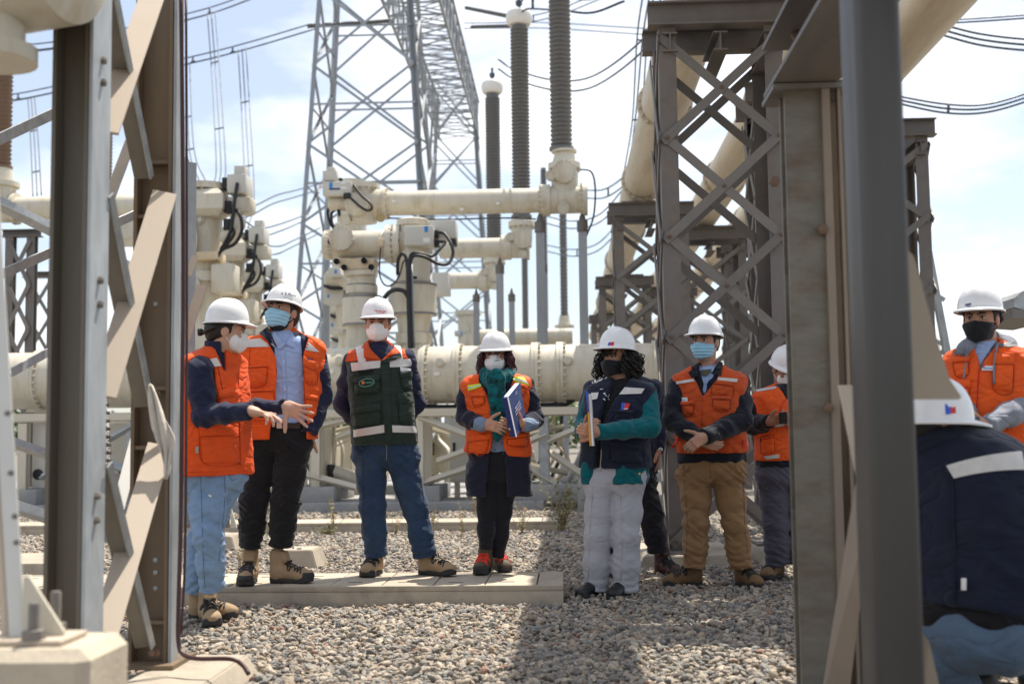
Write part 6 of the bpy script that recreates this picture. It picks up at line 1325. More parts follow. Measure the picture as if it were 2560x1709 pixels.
# ================================================================== the people
def Zc(ox, oy, k): return lambda x, y: (ox + x / k, oy + y / k)
def quad(z, *c): return [z(*q) for q in c]
def rect(z, x0, y0, x1, y1): return quad(z, (x0, y0), (x1, y0), (x1, y1), (x0, y1))
def seam_shade_of(m):
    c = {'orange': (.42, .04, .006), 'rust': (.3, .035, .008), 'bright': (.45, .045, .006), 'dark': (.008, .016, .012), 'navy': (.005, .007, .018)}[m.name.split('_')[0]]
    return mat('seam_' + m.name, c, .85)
def pocket(s, sd, z, q, m, par, flap=0.35, th=0.014):
    q = np.array([z(*c) for c in q]); o = s.patch('pocket', sd, q, m, par, 8, 8, th, soft=0.7); sm = seam_shade_of(m); lw = .0022  # dark lines serve as stitching and as the shadow gap round the pocket
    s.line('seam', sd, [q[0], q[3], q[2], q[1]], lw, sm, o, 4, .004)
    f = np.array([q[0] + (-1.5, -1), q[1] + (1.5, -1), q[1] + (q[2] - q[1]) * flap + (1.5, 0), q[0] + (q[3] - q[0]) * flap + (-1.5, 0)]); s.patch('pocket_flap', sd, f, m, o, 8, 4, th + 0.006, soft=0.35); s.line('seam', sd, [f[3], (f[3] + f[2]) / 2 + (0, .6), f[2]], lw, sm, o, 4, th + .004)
    return o
def vcut(s, org, tab):
    """opening in a front: tab = [(z, centre u, half width)]; returns a field negative inside the opening"""
    tab = np.array(sorted(tab)); S, F = s.S, s.F; org = np.array(org)
    def f(p):
        u, w, z = (p - org) @ S, (p - org) @ F, p[:, 2]; c = np.interp(z, tab[:, 0], tab[:, 1]); h = np.interp(z, tab[:, 0], tab[:, 2], left=-0.05); return np.maximum(np.abs(u - c) - h, -w)
    return f
def zpy(s, cx, py): return s.J(cx, py)[2]
def uof(s, org, px, py, dy=-0.13): return float((s.J(px, py, dy) - org) @ s.S)
def opening(s, org, edges, dy=-0.13):
    """edges = [(py, left px, right px)]"""
    t = []
    for py, l, r in edges:
        a, b = uof(s, org, l, py, dy), uof(s, org, r, py, dy); t.append((zpy(s, (l + r) / 2, py), (a + b) / 2, (b - a) / 2))
    return vcut(s, org, t)

# ------------------------------------------------------------------ man in the dark green vest
def man_green():
    s = Person('man with dark green vest, orange yoke and blue jeans, hands behind his back', 8.15, 3, (970, 1432, 8.15)); z = Zc(820, 720, 3.825); J = s.J
    T = [(852, 943, 20, .06, 0), (866, 944, 34, .08, -.01), (878, 946, 56, .10, -.005), (896, 948, 71, .118, 0), (940, 950, 74, .13, .01), (1000, 955, 73, .135, .02), (1060, 960, 75, .14, .02), (1106, 962, 76, .135, .01)]
    tor = s.torso(T)
    la = s.arm(J(880, 900), J(857, 1012, .06), J(905, 1070, .2), (.066, .058, .045)); ra = s.arm(J(1016, 896), J(1040, 1008, .06), J(1000, 1070, .2), (.066, .058, .045))
    fo = folds(.010, 8, 14, .9, 2)
    s.put('sweater', Disp(U(Isect(tor, Sd(lambda p: zpy(s, 960, 1098) - p[:, 2], tor.lo, tor.hi)), la, ra, k=.03), fo), C_NAVY)
    V_ = Infl(s.yoke(tor, J(880, 900), J(1016, 896)), .011); op = opening(s, J(950, 1000), [(850, 915, 985), (872, 922, 984), (903, 952, 955)]); V_ = Sd(lambda p, b=V_: smax(b(p), -op(p), .006), V_.lo, V_.hi); fv = folds(.0055, 6, 12, .9, 7); V_ = Disp(V_, fv)
    zy = zpy(s, 950, 905); G = Isect(V_, Sd(lambda p: p[:, 2] - zy, V_.lo, V_.hi), .003); vo = s.put('vest', G, C_GREEN, .0085)
    s.put('yoke', Isect(V_, Sd(lambda p: zy - p[:, 2], V_.lo, V_.hi), .003), C_ORANGE2, .0075, vo)
    for q in (quad(z, (262, 565), (335, 545), (362, 700), (290, 712)), quad(z, (635, 545), (690, 550), (722, 690), (655, 695)), quad(z, (216, 715), (503, 690), (498, 760), (228, 795)), quad(z, (545, 700), (800, 672), (803, 748), (545, 758)), quad(z, (240, 1355), (540, 1305), (540, 1380), (243, 1425)), quad(z, (612, 1310), (850, 1320), (850, 1382), (618, 1378))):
        s.patch('reflective_strip', V_, q, C_REFL, vo, 12, 5, .002)
    s.patch('placket', V_, quad(z, (505, 705), (590, 705), (612, 1455), (545, 1475)), C_GREEN, vo, 6, 24, .006)
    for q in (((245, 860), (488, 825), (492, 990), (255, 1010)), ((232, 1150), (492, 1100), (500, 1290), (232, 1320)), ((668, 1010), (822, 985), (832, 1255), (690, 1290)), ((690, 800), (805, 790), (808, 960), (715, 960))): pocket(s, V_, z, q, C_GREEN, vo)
    s.patch('name_tag', V_, quad(z, (690, 752), (795, 770), (793, 812), (692, 790)), C_PAPER, vo, 4, 2, .012); s.patch('velcro_strip', V_, quad(z, (290, 790), (425, 768), (426, 800), (290, 815)), C_BLACK, vo, 4, 2, .012)
    # oval badge
    cx, cy = z(370, 903); ring = [(cx + 19 * math.cos(a) * .99 + 1.2 * math.sin(a), cy + 9.3 * math.sin(a) - 3 * math.cos(a)) for a in np.linspace(0, 2 * math.pi, 22)]
    s.line('badge_ring', V_, ring, .0035, mat('badge_green', (0.10, 0.30, 0.25), .6), vo, 4, .026); s.letters('badge_text', V_, 'metso', cx + 4.5, cy - 1, 10, mat('badge_green', (0.10, 0.30, 0.25), .6), vo, -6, .95, .012, .028); s.patch('badge_mark', V_, [(cx - 13, cy - 3), (cx - 6, cy - 4), (cx - 7, cy + 3), (cx - 12, cy + 5)], mat('badge_orange', (0.8, 0.2, 0.02), .6), vo, 2, 2, .026)
    for q in (quad(z, (340, 530), (392, 500), (505, 685), (340, 660)), quad(z, (580, 500), (620, 540), (700, 612), (570, 650))): s.patch('collar_flap', V_, q, C_ORANGE2, vo, 8, 8, .012)
    s.patch('lapel_turn', V_, quad(z, (525, 690), (690, 615), (705, 655), (535, 720)), C_GREEN, vo, 8, 3, .018)
    s.collar(J(945, 866, .02), C_ORANGE2, .078, .074, -.03, .035, gap=.75, parent=vo); s.collar(J(946, 866, .02), C_NAVYJ, .066, .062, -.03, .03, gap=.4, name='shirt_collar')
    pel = s.torso(kb=.09, rows=[(1095, 963, 75, .125, .01), (1125, 963, 77, .125, .0), (1160, 964, 75, .12, 0)])
    z4 = Zc(820, 1080, 3.564)
    s.legs((J(925, 1150), J(932, 1262, -.02), J(941, 1392)), (J(1005, 1150), J(1038, 1268, -.02), J(1064, 1392, -.02)), pel, C_JEAND, rad=(.1, .076, .07), amp=.010)
    s.seams(([(905, 1112), (908, 1200), (908, 1300), (920, 1380)], [(1030, 1112), (1052, 1200), (1066, 1300), (1080, 1380)], [(890, 1118), (905, 1130), (918, 1114)], [(1010, 1112), (1022, 1130), (1040, 1120)], [(967, 1156), (985, 1215), (1015, 1290)]), (.012, .024, .05))
    s.line('fly_seam', s.sd['trousers'], [(966, 1108), (967, 1130), (966, 1150)], .002, mat('seam', (.3, .3, .3), .8), s.root, 4, .001)
    zs = 0.131; s.boot(np.array([*J(943, 1400, .1)[:2], zs]), (-.12, -1), C_TANB, pitch=0); s.boot(np.array([*J(1052, 1400, .04)[:2], zs]), (.82, -.5), C_TANB)
    neck = J(945, 872, .03); s.head(J(945, 812), 3, -4, 0, 1.03, neck, 1.1); s.eyes(C_HAIRK, squint=True); s.hair(C_HAIRG, back=-.05); s.helmet(rim=.052, tilt=5); s.mask('cup', C_MASKW)
    zr = Zc(910, 760, 16.775); RU = [(0, .09), (.12, .2), (.22, .3), (.36, .44), (.46, .55), (.57, .63), (.7, .78), (.8, .9), (.92, 1)]; s.marks('printed_text', s.hatsd, zr(440, 262), zr(935, 315), 2.4, RU, C_REDP, s.hat); s.marks('printed_text', s.hatsd, zr(525, 335), zr(850, 372), 2.0, RU, C_REDP, s.hat)
    s.core([J(945, 860), J(950, 960), J(962, 1140)]); s.core([J(885, 900), J(950, 900), J(1010, 896)]); s.core([J(925, 1150), J(932, 1262), J(941, 1390)]); s.core([J(1005, 1150), J(1038, 1268), J(1064, 1390)]); s.body(SK_M)

# ------------------------------------------------------------------ gesturing man on the left
def man_gesture():
    s = Person('man in side view at left gesturing with open hands, orange vest and light jeans', 6.85, 52, (525, 1560, 6.85)); z = Zc(440, 680, 2.8); J = s.J
    T = [(868, 545, 20, .06, 0), (882, 540, 40, .075, 0), (900, 532, 62, .1, 0), (925, 528, 68, .115, 0), (980, 530, 70, .13, .01), (1050, 532, 73, .14, .01), (1120, 533, 76, .145, 0), (1180, 534, 78, .14, 0)]
    tor = s.torso(T)
    ra = s.arm(J(500, 925, -.17), J(512, 1038, -.2), J(624, 1027, -.3), (.074, .06, .042)); la = s.arm(J(575, 925, .16), J(592, 1020, .12), J(712, 1016, -.02), (.068, .055, .04))
    fo = folds(.012, 9, 14, .9, 4)
    s.put('sweater', Disp(U(Isect(Infl(tor, -.004), Sd(lambda p: zpy(s, 530, 1150) - p[:, 2], tor.lo, tor.hi)), ra, la, k=.03), fo), C_NAVY)
    Vt = Infl(tor, .013); sh = cap(J(500, 925, -.17), J(512, 1010, -.2), .082, .075)
    op = opening(s, J(540, 1000), [(860, 545, 600), (885, 556, 600), (930, 580, 590)]); Vt = Sd(lambda p, b=Vt: smax(smax(b(p), -op(p), .006), -sh(p), .008), Vt.lo, Vt.hi); Vt = Disp(Vt, folds(.006, 6, 13, .8, 9)); vo = s.put('vest', Vt, C_ORANGE, .0085)
    s.patch('reflective_strip', Vt, quad(z, (228, 610), (285, 598), (318, 655), (262, 662)), C_REFL, vo, 6, 4, .004)
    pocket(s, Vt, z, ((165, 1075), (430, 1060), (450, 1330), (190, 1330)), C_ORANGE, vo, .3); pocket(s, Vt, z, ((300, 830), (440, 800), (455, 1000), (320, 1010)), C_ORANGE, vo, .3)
    s.line('seam', Vt, [z(290, 640), z(330, 850), z(345, 1060)], .002, seam_shade_of(C_ORANGE), vo, 4, .001); s.line('seam', Vt, [z(120, 1062), z(280, 1070), z(440, 1048)], .002, seam_shade_of(C_ORANGE), vo, 4, .001)
    s.patch('hem_band', Vt, quad(z, (60, 1355), (490, 1350), (490, 1392), (60, 1398)), C_ORANGE, vo, 14, 2, .003); s.patch('front_edge', Vt, quad(z, (440, 700), (470, 720), (492, 1385), (455, 1385)), C_ORANGE, vo, 3, 20, .006); s.patch('buckle', Vt, rect(z, 135, 1220, 158, 1265), C_METAL, vo, 2, 2, .004)
    s.collar(J(548, 872, .0), C_NAVY, .08, .074, -.035, .045, gap=.5, tilt=.1); s.collar(J(550, 870, .0), C_BLACK, .066, .064, -.02, .035, gap=.5, name='shirt_collar')
    zb = Zc(440, 1130, 3.335)
    pel = s.torso(kb=.09, rows=[(1150, 535, 68, .125, 0), (1185, 535, 68, .13, 0), (1225, 535, 63, .12, 0)])
    s.legs((J(515, 1215, -.06), J(522, 1335, -.14), J(531, 1474, -.06)), (J(555, 1215, .08), J(505, 1345, .06), J(490, 1480, .1)), pel, C_JEANL, rad=(.1, .074, .066), amp=.012, seed=3)
    s.seams(([(500, 1182), (503, 1230), (505, 1300), (508, 1400), (512, 1468)], [(572, 1185), (580, 1200), (592, 1195)], [(560, 1182), (563, 1230), (558, 1300), (548, 1400)]), (.10, .17, .28))
    s.patch('torn_spot', s.sd['trousers'], [(521, 1235), (530, 1238), (528, 1242), (522, 1240)], C_PAPER, s.root, 2, 2, .001)
    zf = .012; s.boot(np.array([*J(516, 1500, .1)[:2], zf]), (.42, -.9), C_TANB, pitch=0, high=.17); s.boot(np.array([*J(478, 1500, .18)[:2], zf]), (1, -.12), C_TANB, high=.17)
    # hands
    w = J(624, 1027, -.3); s.hand(w + unit(J(640, 1027, -.3) - w) * .005, J(690, 1040, -.33) - w, V(.15, -.1, -1), 1, (.18, .25, .5, .7), .07, 1.02, (.8, .5, .15), .5, fore=J(600, 1028, -.29))
    w2 = J(714, 1017, -.02); s.hand(w2, J(775, 1040, -.08) - w2, V(-.25, -1, .15), 1, (.05, .05, .08, .12), .2, 1.08, (.35, .95, -.1), .1, fore=J(690, 1016, 0))
    s.head(J(566, 830, .0), 106, -8, 0, 1.02, J(540, 885, .0), 1.02); s.eyes(); s.hair(C_HAIRK, back=-.085, low=-.035, vol=.012); s.helmet(rim=.055, tilt=6, knob=True, sc=1.03, fwd=-.004); s.mask('cup', C_MASKW)
    s.core([J(548, 865), J(540, 960), J(540, 1180)]); s.core([J(515, 1215, -.06), J(522, 1335, -.14), J(531, 1470, -.06)]); s.core([J(555, 1215, .08), J(505, 1345, .06), J(490, 1476, .1)]); s.core([J(500, 925, -.17), J(512, 1038, -.2), J(620, 1027, -.3)]); s.core([J(575, 925, .16), J(592, 1020, .12), J(708, 1016, -.02)]); s.body(SK_L)

# ------------------------------------------------------------------ man with blue mask, open orange vest and pale blue shirt
def man_blue():
    s = Person('man with pale blue shirt under open orange vest, blue mask and black trousers', 7.75, 12, (690, 1455, 7.75)); z = Zc(440, 680, 2.8); J = s.J
    T = [(818, 706, 22, .06, 0), (834, 706, 44, .08, 0), (848, 704, 76, .1, 0), (866, 702, 93, .115, 0), (910, 702, 95, .13, .01), (980, 702, 90, .14, .02), (1050, 700, 84, .14, .02), (1092, 698, 84, .135, .01)]
    tor = s.torso(T)
    ins = Infl(tor, -.016); s.put('shirt', Disp(Isect(ins, Sd(lambda p: zpy(s, 700, 1062) - p[:, 2], tor.lo, tor.hi)), folds(.007, 7, 14, .5, 3)), C_BLUE)
    la = s.arm(J(622, 870), J(600, 985, -.02), J(622, 1068, -.1), (.072, .062, .048)); ra = s.arm(J(787, 880, .03), J(805, 990, .06), J(774, 1083, -.06), (.07, .062, .05))
    op0 = opening(s, J(705, 1000), [(800, 668, 745), (840, 674, 752), (870, 686, 753), (950, 690, 758), (1040, 680, 768), (1100, 670, 772)])
    jk = U(Disp(U(la, ra, k=.02), folds(.012, 9, 14, .9, 6)), Sd(lambda p: smax(tor(p), -op0(p), .006), tor.lo, tor.hi), k=.03); s.put('jacket', jk, C_NAVY)
    op = opening(s, J(705, 1000), [(800, 650, 760), (850, 664, 768), (900, 690, 757), (1000, 690, 762), (1060, 678, 768), (1110, 672, 766)]); Vt = Infl(s.yoke(tor, J(622, 870), J(788, 876), .07), .013); Vt = Sd(lambda p, b=Vt: smax(b(p), -op(p), .006), Vt.lo, Vt.hi); Vt = Disp(Vt, folds(.006, 6, 13, .8, 12)); vo = s.put('vest', Vt, C_ORANGE3, .0085)
    for q in (quad(z, (470, 475), (590, 462), (665, 522), (485, 525)), quad(z, (868, 508), (930, 490), (1005, 560), (905, 545))): s.patch('reflective_strip', Vt, q, C_REFL, vo, 10, 4, .004)
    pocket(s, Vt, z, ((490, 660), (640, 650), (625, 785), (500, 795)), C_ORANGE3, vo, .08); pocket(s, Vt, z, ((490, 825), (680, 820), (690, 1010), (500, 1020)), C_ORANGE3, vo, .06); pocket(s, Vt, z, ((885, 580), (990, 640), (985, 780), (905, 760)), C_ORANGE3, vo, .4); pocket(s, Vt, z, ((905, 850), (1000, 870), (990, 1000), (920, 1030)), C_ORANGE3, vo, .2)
    for q in ([z(520, 520), z(510, 640), z(495, 820)], [z(700, 660), z(712, 800), z(690, 1060)], [z(870, 640), z(895, 800), z(900, 1060)]): s.line('seam', Vt, q, .002, seam_shade_of(C_ORANGE3), vo, 4, .001)
    s.marks('vest_logo', Vt, z(920, 600), z(960, 615), 4, [(0, .3), (.4, .6), (.7, 1)], C_NVP, vo, .024)
    sh = s.sd['shirt']; s.line('button_placket', sh, [z(765, 560), z(775, 800), z(785, 1030)], .003, C_BLUE, s.root, 4, .001); s.line('button_placket', sh, [z(735, 570), z(748, 800), z(755, 1030)], .002, C_BLUE, s.root, 4, .0)
    for k in range(4): s.patch('button', sh, rect(z, 752 + 4 * k, 620 + 100 * k, 760 + 4 * k, 628 + 100 * k), C_PAPER, s.root, 2, 2, .003)
    for q in (quad(z, (665, 430), (690, 420), (765, 505), (720, 545)), quad(z, (815, 420), (838, 430), (830, 530), (770, 505))): s.patch('shirt_collar', U(sh, cap(J(708, 830, -.02), J(708, 860, -.03), .07), k=.03), q, C_BLUE, s.root, 6, 6, .006)
    for q in (quad(z, (580, 425), (645, 378), (715, 545), (665, 500)), quad(z, (828, 405), (930, 455), (905, 490), (845, 520))): s.patch('jacket_collar', U(Vt, cap(J(708, 838, .0), J(708, 860, 0), .1), k=.04), q, mat('dark_grey_collar', (.05, .055, .068), .8, bump=.1, bscale=200), vo, 8, 8, .014)
    for pts in ([z(668, 500), z(715, 560), z(722, 680)], [z(850, 510), z(845, 600), z(862, 760), z(872, 900), z(880, 1090), z(880, 1140)]): s.line('zip', U(Vt, jk, k=0), pts, .004, C_REFL, vo, 4, .004)
    pel = s.torso(kb=.09, rows=[(1045, 698, 76, .125, .01), (1080, 695, 82, .13, 0), (1120, 694, 80, .125, 0)])
    s.legs((J(655, 1120), J(636, 1250, -.02), J(625, 1368)), (J(732, 1120), J(714, 1254, -.03), J(702, 1366)), pel, C_BTROU, rad=(.108, .084, .068), amp=.012, seed=5)
    tr = s.sd['trousers']; s.patch('belt', U(tr, Infl(sh, .0), k=.01), quad(z, (668, 1050), (868, 1056), (868, 1095), (668, 1085)), mat('brown_belt', (.03, .014, .010), .5), s.root, 8, 2, .008); s.patch('belt_buckle', U(tr, sh, k=.01), rect(z, 705, 1052, 740, 1092), C_METAL, s.root, 2, 2, .012)
    zs = .131; b = s.boot(np.array([*J(628, 1400, .06)[:2], zs]), (.1, -1), C_TANB, cap_=C_SOLE, high=.18); s.boot(np.array([*J(680, 1400, .02)[:2], zs]), (1, -.22), C_TANB, cap_=C_SOLE, high=.17)
    for el, wr, sd_, sgn in ((J(600, 985, -.02), J(630, 1064, -.09), 1, 1), (J(795, 1040, .02), J(768, 1086, -.01), 1, -1)):
        s.hand(wr, V(.3 * sgn, .55, -1), V(-sgn * .2, 1, 0), -sgn, (.25, .25, .25, .25), .03, .98, (.75, .6, -.1), .3, fore=(np.array(el) + wr) / 2)
    s.head(J(707, 785), -22, 14, 0, 1.05, J(707, 842, .03), 1.12); s.eyes(); s.hair(C_HAIRK, back=-.07); s.helmet(rim=.055, tilt=0); s.mask('flat', C_MASKB)
    bd = U(Infl(s.face, .004), k=0); C_, B_ = s.HC, s.HB; s.put('beard', Sd(lambda p: smax(bd(p) - .002 * vnoise(p * 120), np.maximum(((p - C_) @ B_[2]) + .03, np.maximum(-.03 - ((p - C_) @ B_[1]), -((p - C_) @ B_[2]) - .13)), .004), bd.lo, bd.hi), C_HAIRK, .005)
    zr = Zc(690, 720, 16.775); RU = [(0, .09), (.12, .2), (.22, .3), (.36, .44), (.46, .55), (.57, .63), (.7, .78), (.8, .9), (.92, 1)]; GR = mat('faint_grey_print', (.30, .31, .36), .6)
    for q in ([(255, 175), (248, 240), (305, 238)], [(322, 140), (338, 138)], [(440, 170), (398, 190), (432, 232), (420, 275), (372, 282)], [(598, 200), (540, 212), (512, 258), (562, 266), (600, 225), (612, 275), (650, 302), (760, 306), (832, 352)]): s.line('logo_stroke', s.hatsd, [zr(*c) for c in q], .0021, C_NVP, s.hat, 5, .006)
    s.marks('printed_text', s.hatsd, zr(410, 325), zr(700, 420), 1.8, RU, GR, s.hat); s.marks('printed_text', s.hatsd, zr(300, 372), zr(700, 505), 1.4, [(0, .46), (.5, 1)], GR, s.hat)
    s.core([J(707, 835), J(702, 960), J(698, 1110)]); s.core([J(655, 1120), J(636, 1250), J(625, 1364)]); s.core([J(732, 1120), J(714, 1254), J(702, 1362)]); s.core([J(622, 870), J(600, 985), J(622, 1060, -.1)]); s.core([J(622, 870), J(787, 880, .03), J(805, 990, .07), J(777, 1074, -.04)], .026); s.body(SK_M)

# ------------------------------------------------------------------ woman with scarf and binder
def woman_scarf():
    s = Person('woman with teal scarf, glasses and long navy coat under an orange vest', 8.27, 0, (1222, 1425, 8.27)); z = Zc(1120, 820, 4.75); J = s.J
    T = [(922, 1242, 20, .055, 0), (934, 1242, 40, .075, 0), (946, 1243, 66, .095, 0), (962, 1244, 78, .105, 0), (1000, 1244, 74, .12, .01), (1050, 1244, 68, .125, .01), (1090, 1244, 70, .125, .01), (1140, 1246, 76, .13, 0), (1190, 1247, 79, .135, 0), (1238, 1248, 80, .135, 0)]
    tor = s.torso(T); org = J(1244, 1050)
    s.put('shirt', Disp(Isect(Infl(tor, -.018), Sd(lambda p: zpy(s, 1240, 1144) - p[:, 2], tor.lo, tor.hi)), folds(.003, 7, 16, .5, 3)), C_DOT)
    la = s.arm(J(1172, 962), J(1158, 1042, -.02), J(1196, 1058, -.16), (.058, .052, .047)); ra = s.arm(J(1316, 960), J(1338, 1046, -.02), J(1318, 1060, -.14), (.058, .053, .047))
    op0 = opening(s, org, [(920, 1215, 1275), (960, 1222, 1266), (1050, 1232, 1262), (1120, 1224, 1262), (1180, 1216, 1268), (1240, 1212, 1270)]); cs = Disp(U(Sd(lambda p: smax(tor(p), -op0(p), .006), tor.lo, tor.hi), la, ra, k=.025), folds(.010, 8, 13, .8, 8)); s.put('coat', cs, cloth('dark_navy_coat', (.014, .016, .034), .85))
    for el, wr in ((J(1186, 1056, -.12), J(1206, 1061, -.19)), (J(1330, 1058, -.1), J(1316, 1062, -.17))): s.put('shirt_cuff', Disp(cap(el, wr, .05, .048), folds(.003, 12, 20, .5, 2)), C_DOT, .007)
    op = opening(s, org, [(920, 1195, 1285), (955, 1196, 1280), (990, 1218, 1270), (1050, 1234, 1258), (1090, 1232, 1258), (1120, 1226, 1262), (1150, 1210, 1276)]); zh = zpy(s, 1244, 1134); Vt = Infl(s.yoke(tor, J(1172, 962), J(1316, 960), .056), .013); Vt = Sd(lambda p, b=Vt: smax(smax(b(p), -op(p), .006), zh - p[:, 2] - .02 * np.sin((p[:, 0] - org[0]) * 6), .006), Vt.lo, Vt.hi); Vt = Disp(Vt, folds(.006, 7, 14, .7, 15)); vo = s.put('vest', Vt, C_ORANGE3, .0082)
    s.patch('lime_strip', Vt, quad(z, (230, 680), (385, 655), (395, 690), (240, 745)), C_LIME, vo, 8, 4, .003); s.patch('grey_stripe', Vt, quad(z, (236, 702), (390, 668), (392, 678), (240, 722)), C_REFL, vo, 8, 2, .005); s.patch('lime_strip', Vt, quad(z, (745, 575), (900, 580), (965, 680), (750, 615)), C_LIME, vo, 8, 4, .003); s.patch('grey_stripe', Vt, quad(z, (748, 592), (915, 615), (962, 660), (750, 604)), C_REFL, vo, 8, 2, .005)
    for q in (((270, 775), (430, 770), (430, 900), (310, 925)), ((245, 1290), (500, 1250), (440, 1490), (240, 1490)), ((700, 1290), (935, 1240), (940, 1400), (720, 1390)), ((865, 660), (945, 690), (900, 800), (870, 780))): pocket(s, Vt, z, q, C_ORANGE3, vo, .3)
    s.patch('strap_tail', Vt, rect(z, 318, 1480, 360, 1590), C_ORANGE3, vo, 2, 4, .004)
    for p_ in ((555, 1445), (480, 1515), (655, 1490), (650, 1360)): s.patch('button', s.sd['shirt'], rect(z, p_[0] - 9, p_[1] - 9, p_[0] + 9, p_[1] + 9), C_NVP, s.root, 2, 2, .003)
    # scarf: wound ring and hanging tail
    c = J(1242, 939, -.02); rg = []
    for k, (rx, ry, dz, rr) in enumerate(((.088, .085, .035, .03), (.098, .092, .0, .034), (.09, .095, -.03, .034))):
        q = [c + V(math.cos(a) * rx, math.sin(a) * ry, dz + .02 * math.sin(a + k) + .02 * math.sin(a)) for a in np.linspace(0, 2 * math.pi, 15)]; rg.append(chain(q, [rr * .82] * 15, .01))
    tl = chain([J(1240, 945, -.14), J(1242, 990, -.16), J(1247, 1040, -.165), J(1246, 1080, -.16), J(1241, 1100, -.155)], [.06, .05, .044, .03, .008], .02); tl = Sd(lambda p, b=tl: np.maximum(b(p), np.abs(p[:, 1] - (s.Y - .135)) - .035), tl.lo, tl.hi)
    sc = Disp(U(U(*rg, k=.02), tl, k=.03), folds(.013, 34, 7, .4, 21)); s.put('scarf', sc, C_SCARF, .0065)
    L_ = ((J(1222, 1180), J(1216, 1275, -.02), J(1214, 1372, -.03)), (J(1262, 1180), J(1255, 1280, .03), J(1245, 1392, .06))); s.legs(*L_, s.torso([(1120, 1244, 62, .11, 0), (1160, 1244, 64, .115, 0), (1195, 1243, 58, .11, 0)]), cloth('dark_leggings', (.012, .012, .017), .85), rad=(.082, .06, .042), amp=.003)
    zs = .131; bt = mat('olive_boot', (.10, .075, .045), .8, 0, var=.15, vscale=18, bump=.1); s.boot(np.array([*J(1216, 1400, .06)[:2], zs]), (-.12, -1), bt, C_LACER, .92, .15, cap_=C_SOLE); s.boot(np.array([*J(1240, 1400, .2)[:2], zs]), (.35, -.94), bt, C_LACER, .9, .14)
    # hands closed round the binder
    w1 = J(1212, 1060, -.2); s.hand(w1, J(1262, 1070, -.27) - w1, V(.1, 1, -.3), 1, (.35, .4, .45, .5), .05, .95, (.5, .75, .2), .5, fore=J(1196, 1058, -.17)); w2 = J(1310, 1062, -.19); s.hand(w2, J(1268, 1060, -.24) - w2, V(-.1, 1, .3), -1, (.3, .5, .6, .6), .06, .95, (.5, .9, -.1), .1, fore=J(1322, 1062, -.15))
    s.put('ring', cap(J(1274, 1072, -.29), J(1276, 1074, -.28), .008), C_METAL, .003)
    for a in np.linspace(0, 2 * math.pi, 1): pass
    s.head(J(1240, 892), -8, -2, 0, .97, J(1242, 935, .02), .95); s.eyes(C_HAIRK); Q = s.Q; s.helmet(rim=.052, tilt=2, sc=1.0); s.mask('cup', C_MASKW); s.marks('mask_print', s.sd['mask'], z(562, 384), z(612, 378), 3, [(0, .2), (.28, .5), (.58, .76), (.82, 1)], C_NVP, s.root, .003)
    g = add('glasses', mesh_from('glasses', *vh_tube([Q(-.078, .0, .018), Q(-.07, .07, .02)], .0025, 5), True), C_BLKB, s.root)
    for sx in (-1, 1):
        rim_ = [Q(sx * .034 + .027 * math.cos(a) * (1.0), .104 - .012 * abs(math.cos(a)) * (1 if math.cos(a) * sx > 0 else 0), .010 + .019 * math.sin(a)) for a in np.linspace(0, 2 * math.pi, 19)]; add('rim', mesh_from('rim', *vh_tube(rim_, .0026, 5), True), C_BLKB, g)
    add('bridge', mesh_from('bridge', *vh_tube([Q(-.008, .108, .016), Q(.008, .108, .016)], .0025, 5), True), C_BLKB, g); add('temple', mesh_from('temple', *vh_tube([Q(.06, .085, .02), Q(.078, 0, .018)], .0025, 5), True), C_BLKB, g)
    r = random.Random(4); roots = []
    for k in range(230):
        a = r.uniform(0.95, 2 * math.pi - .95) ; roots.append((Q(math.sin(a) * .083, math.cos(a) * .085 - .015, r.uniform(-.0, .06)), s.HB[0] * math.sin(a) + s.HB[1] * math.cos(a)))
    curls('hair', roots, C_HAIRR, s.root, 3, (.12, .26), .014, .0042, 46, .02); s.put('hair_mass', Isect(ell(Q(0, -.05, -.02), (.088, .075, .12), s.HB), Sd(lambda p: ((p - s.HC) @ s.HB[1]) - .0, s.HC - .2, s.HC + .2)), C_HAIRR, .007)
    for sx in (-1, 1):
        er = [Q(sx * .086, .005 + .012 * math.cos(a), -.05 + .018 * math.sin(a)) for a in np.linspace(0, 2 * math.pi, 13)]; add('earring', mesh_from('earring', *vh_tube(er, .0022, 5), True), C_METAL, s.root)
    s.core([J(1242, 930), J(1244, 1040), J(1244, 1180)]); s.core([J(1222, 1180), J(1216, 1275), J(1214, 1370)]); s.core([J(1262, 1180), J(1255, 1280), J(1245, 1390, .06)]); s.core([J(1196, 1058, -.17), J(1160, 1042), J(1172, 962), J(1316, 960), J(1338, 1046), J(1322, 1062, -.15)]); s.body(SK_M)
    # binder
    bd = thing('binder', tuple(J(1285, 1092, -.3)), 'navy blue ring binder with white edges held by the scarf woman', 'binder')
    a, b, c_, d = J(1269, 995, -.30), J(1301, 956, -.14), J(1316, 1058, -.14), J(1290, 1092, -.30); n = unit(np.cross(b - a, d - a)); e, f_ = J(1255, 995, -.27), J(1276, 1094, -.27)
    th = e - a; mb = mat('binder_blue', (.012, .03, .16), .35, 0, var=.05, coat=.3)
    prism('front_cover', [a, b, c_, d], th * .09, mb, bd); prism('back_cover', [a + th * .91, b + th * .91, c_ + th * .91, d + th * .91], th * .09, mb, bd); prism('pages', [a * .9 + b * .1 + th * .12, b * .97 + a * .03 + th * .12, c_ * .97 + d * .03 + th * .12, d * .9 + c_ * .1 + th * .12], th * .76, C_PAPER, bd)
    prism('spine', [a + th * .09, a + th * .91, d + th * .91, d + th * .09], (b - a) * .03, mb, bd); prism('spine_edge', [a - (b - a) * .02, a + (b - a) * .06, d + (c_ - d) * .06, d - (c_ - d) * .02], -th * .04, C_PAPER, bd)
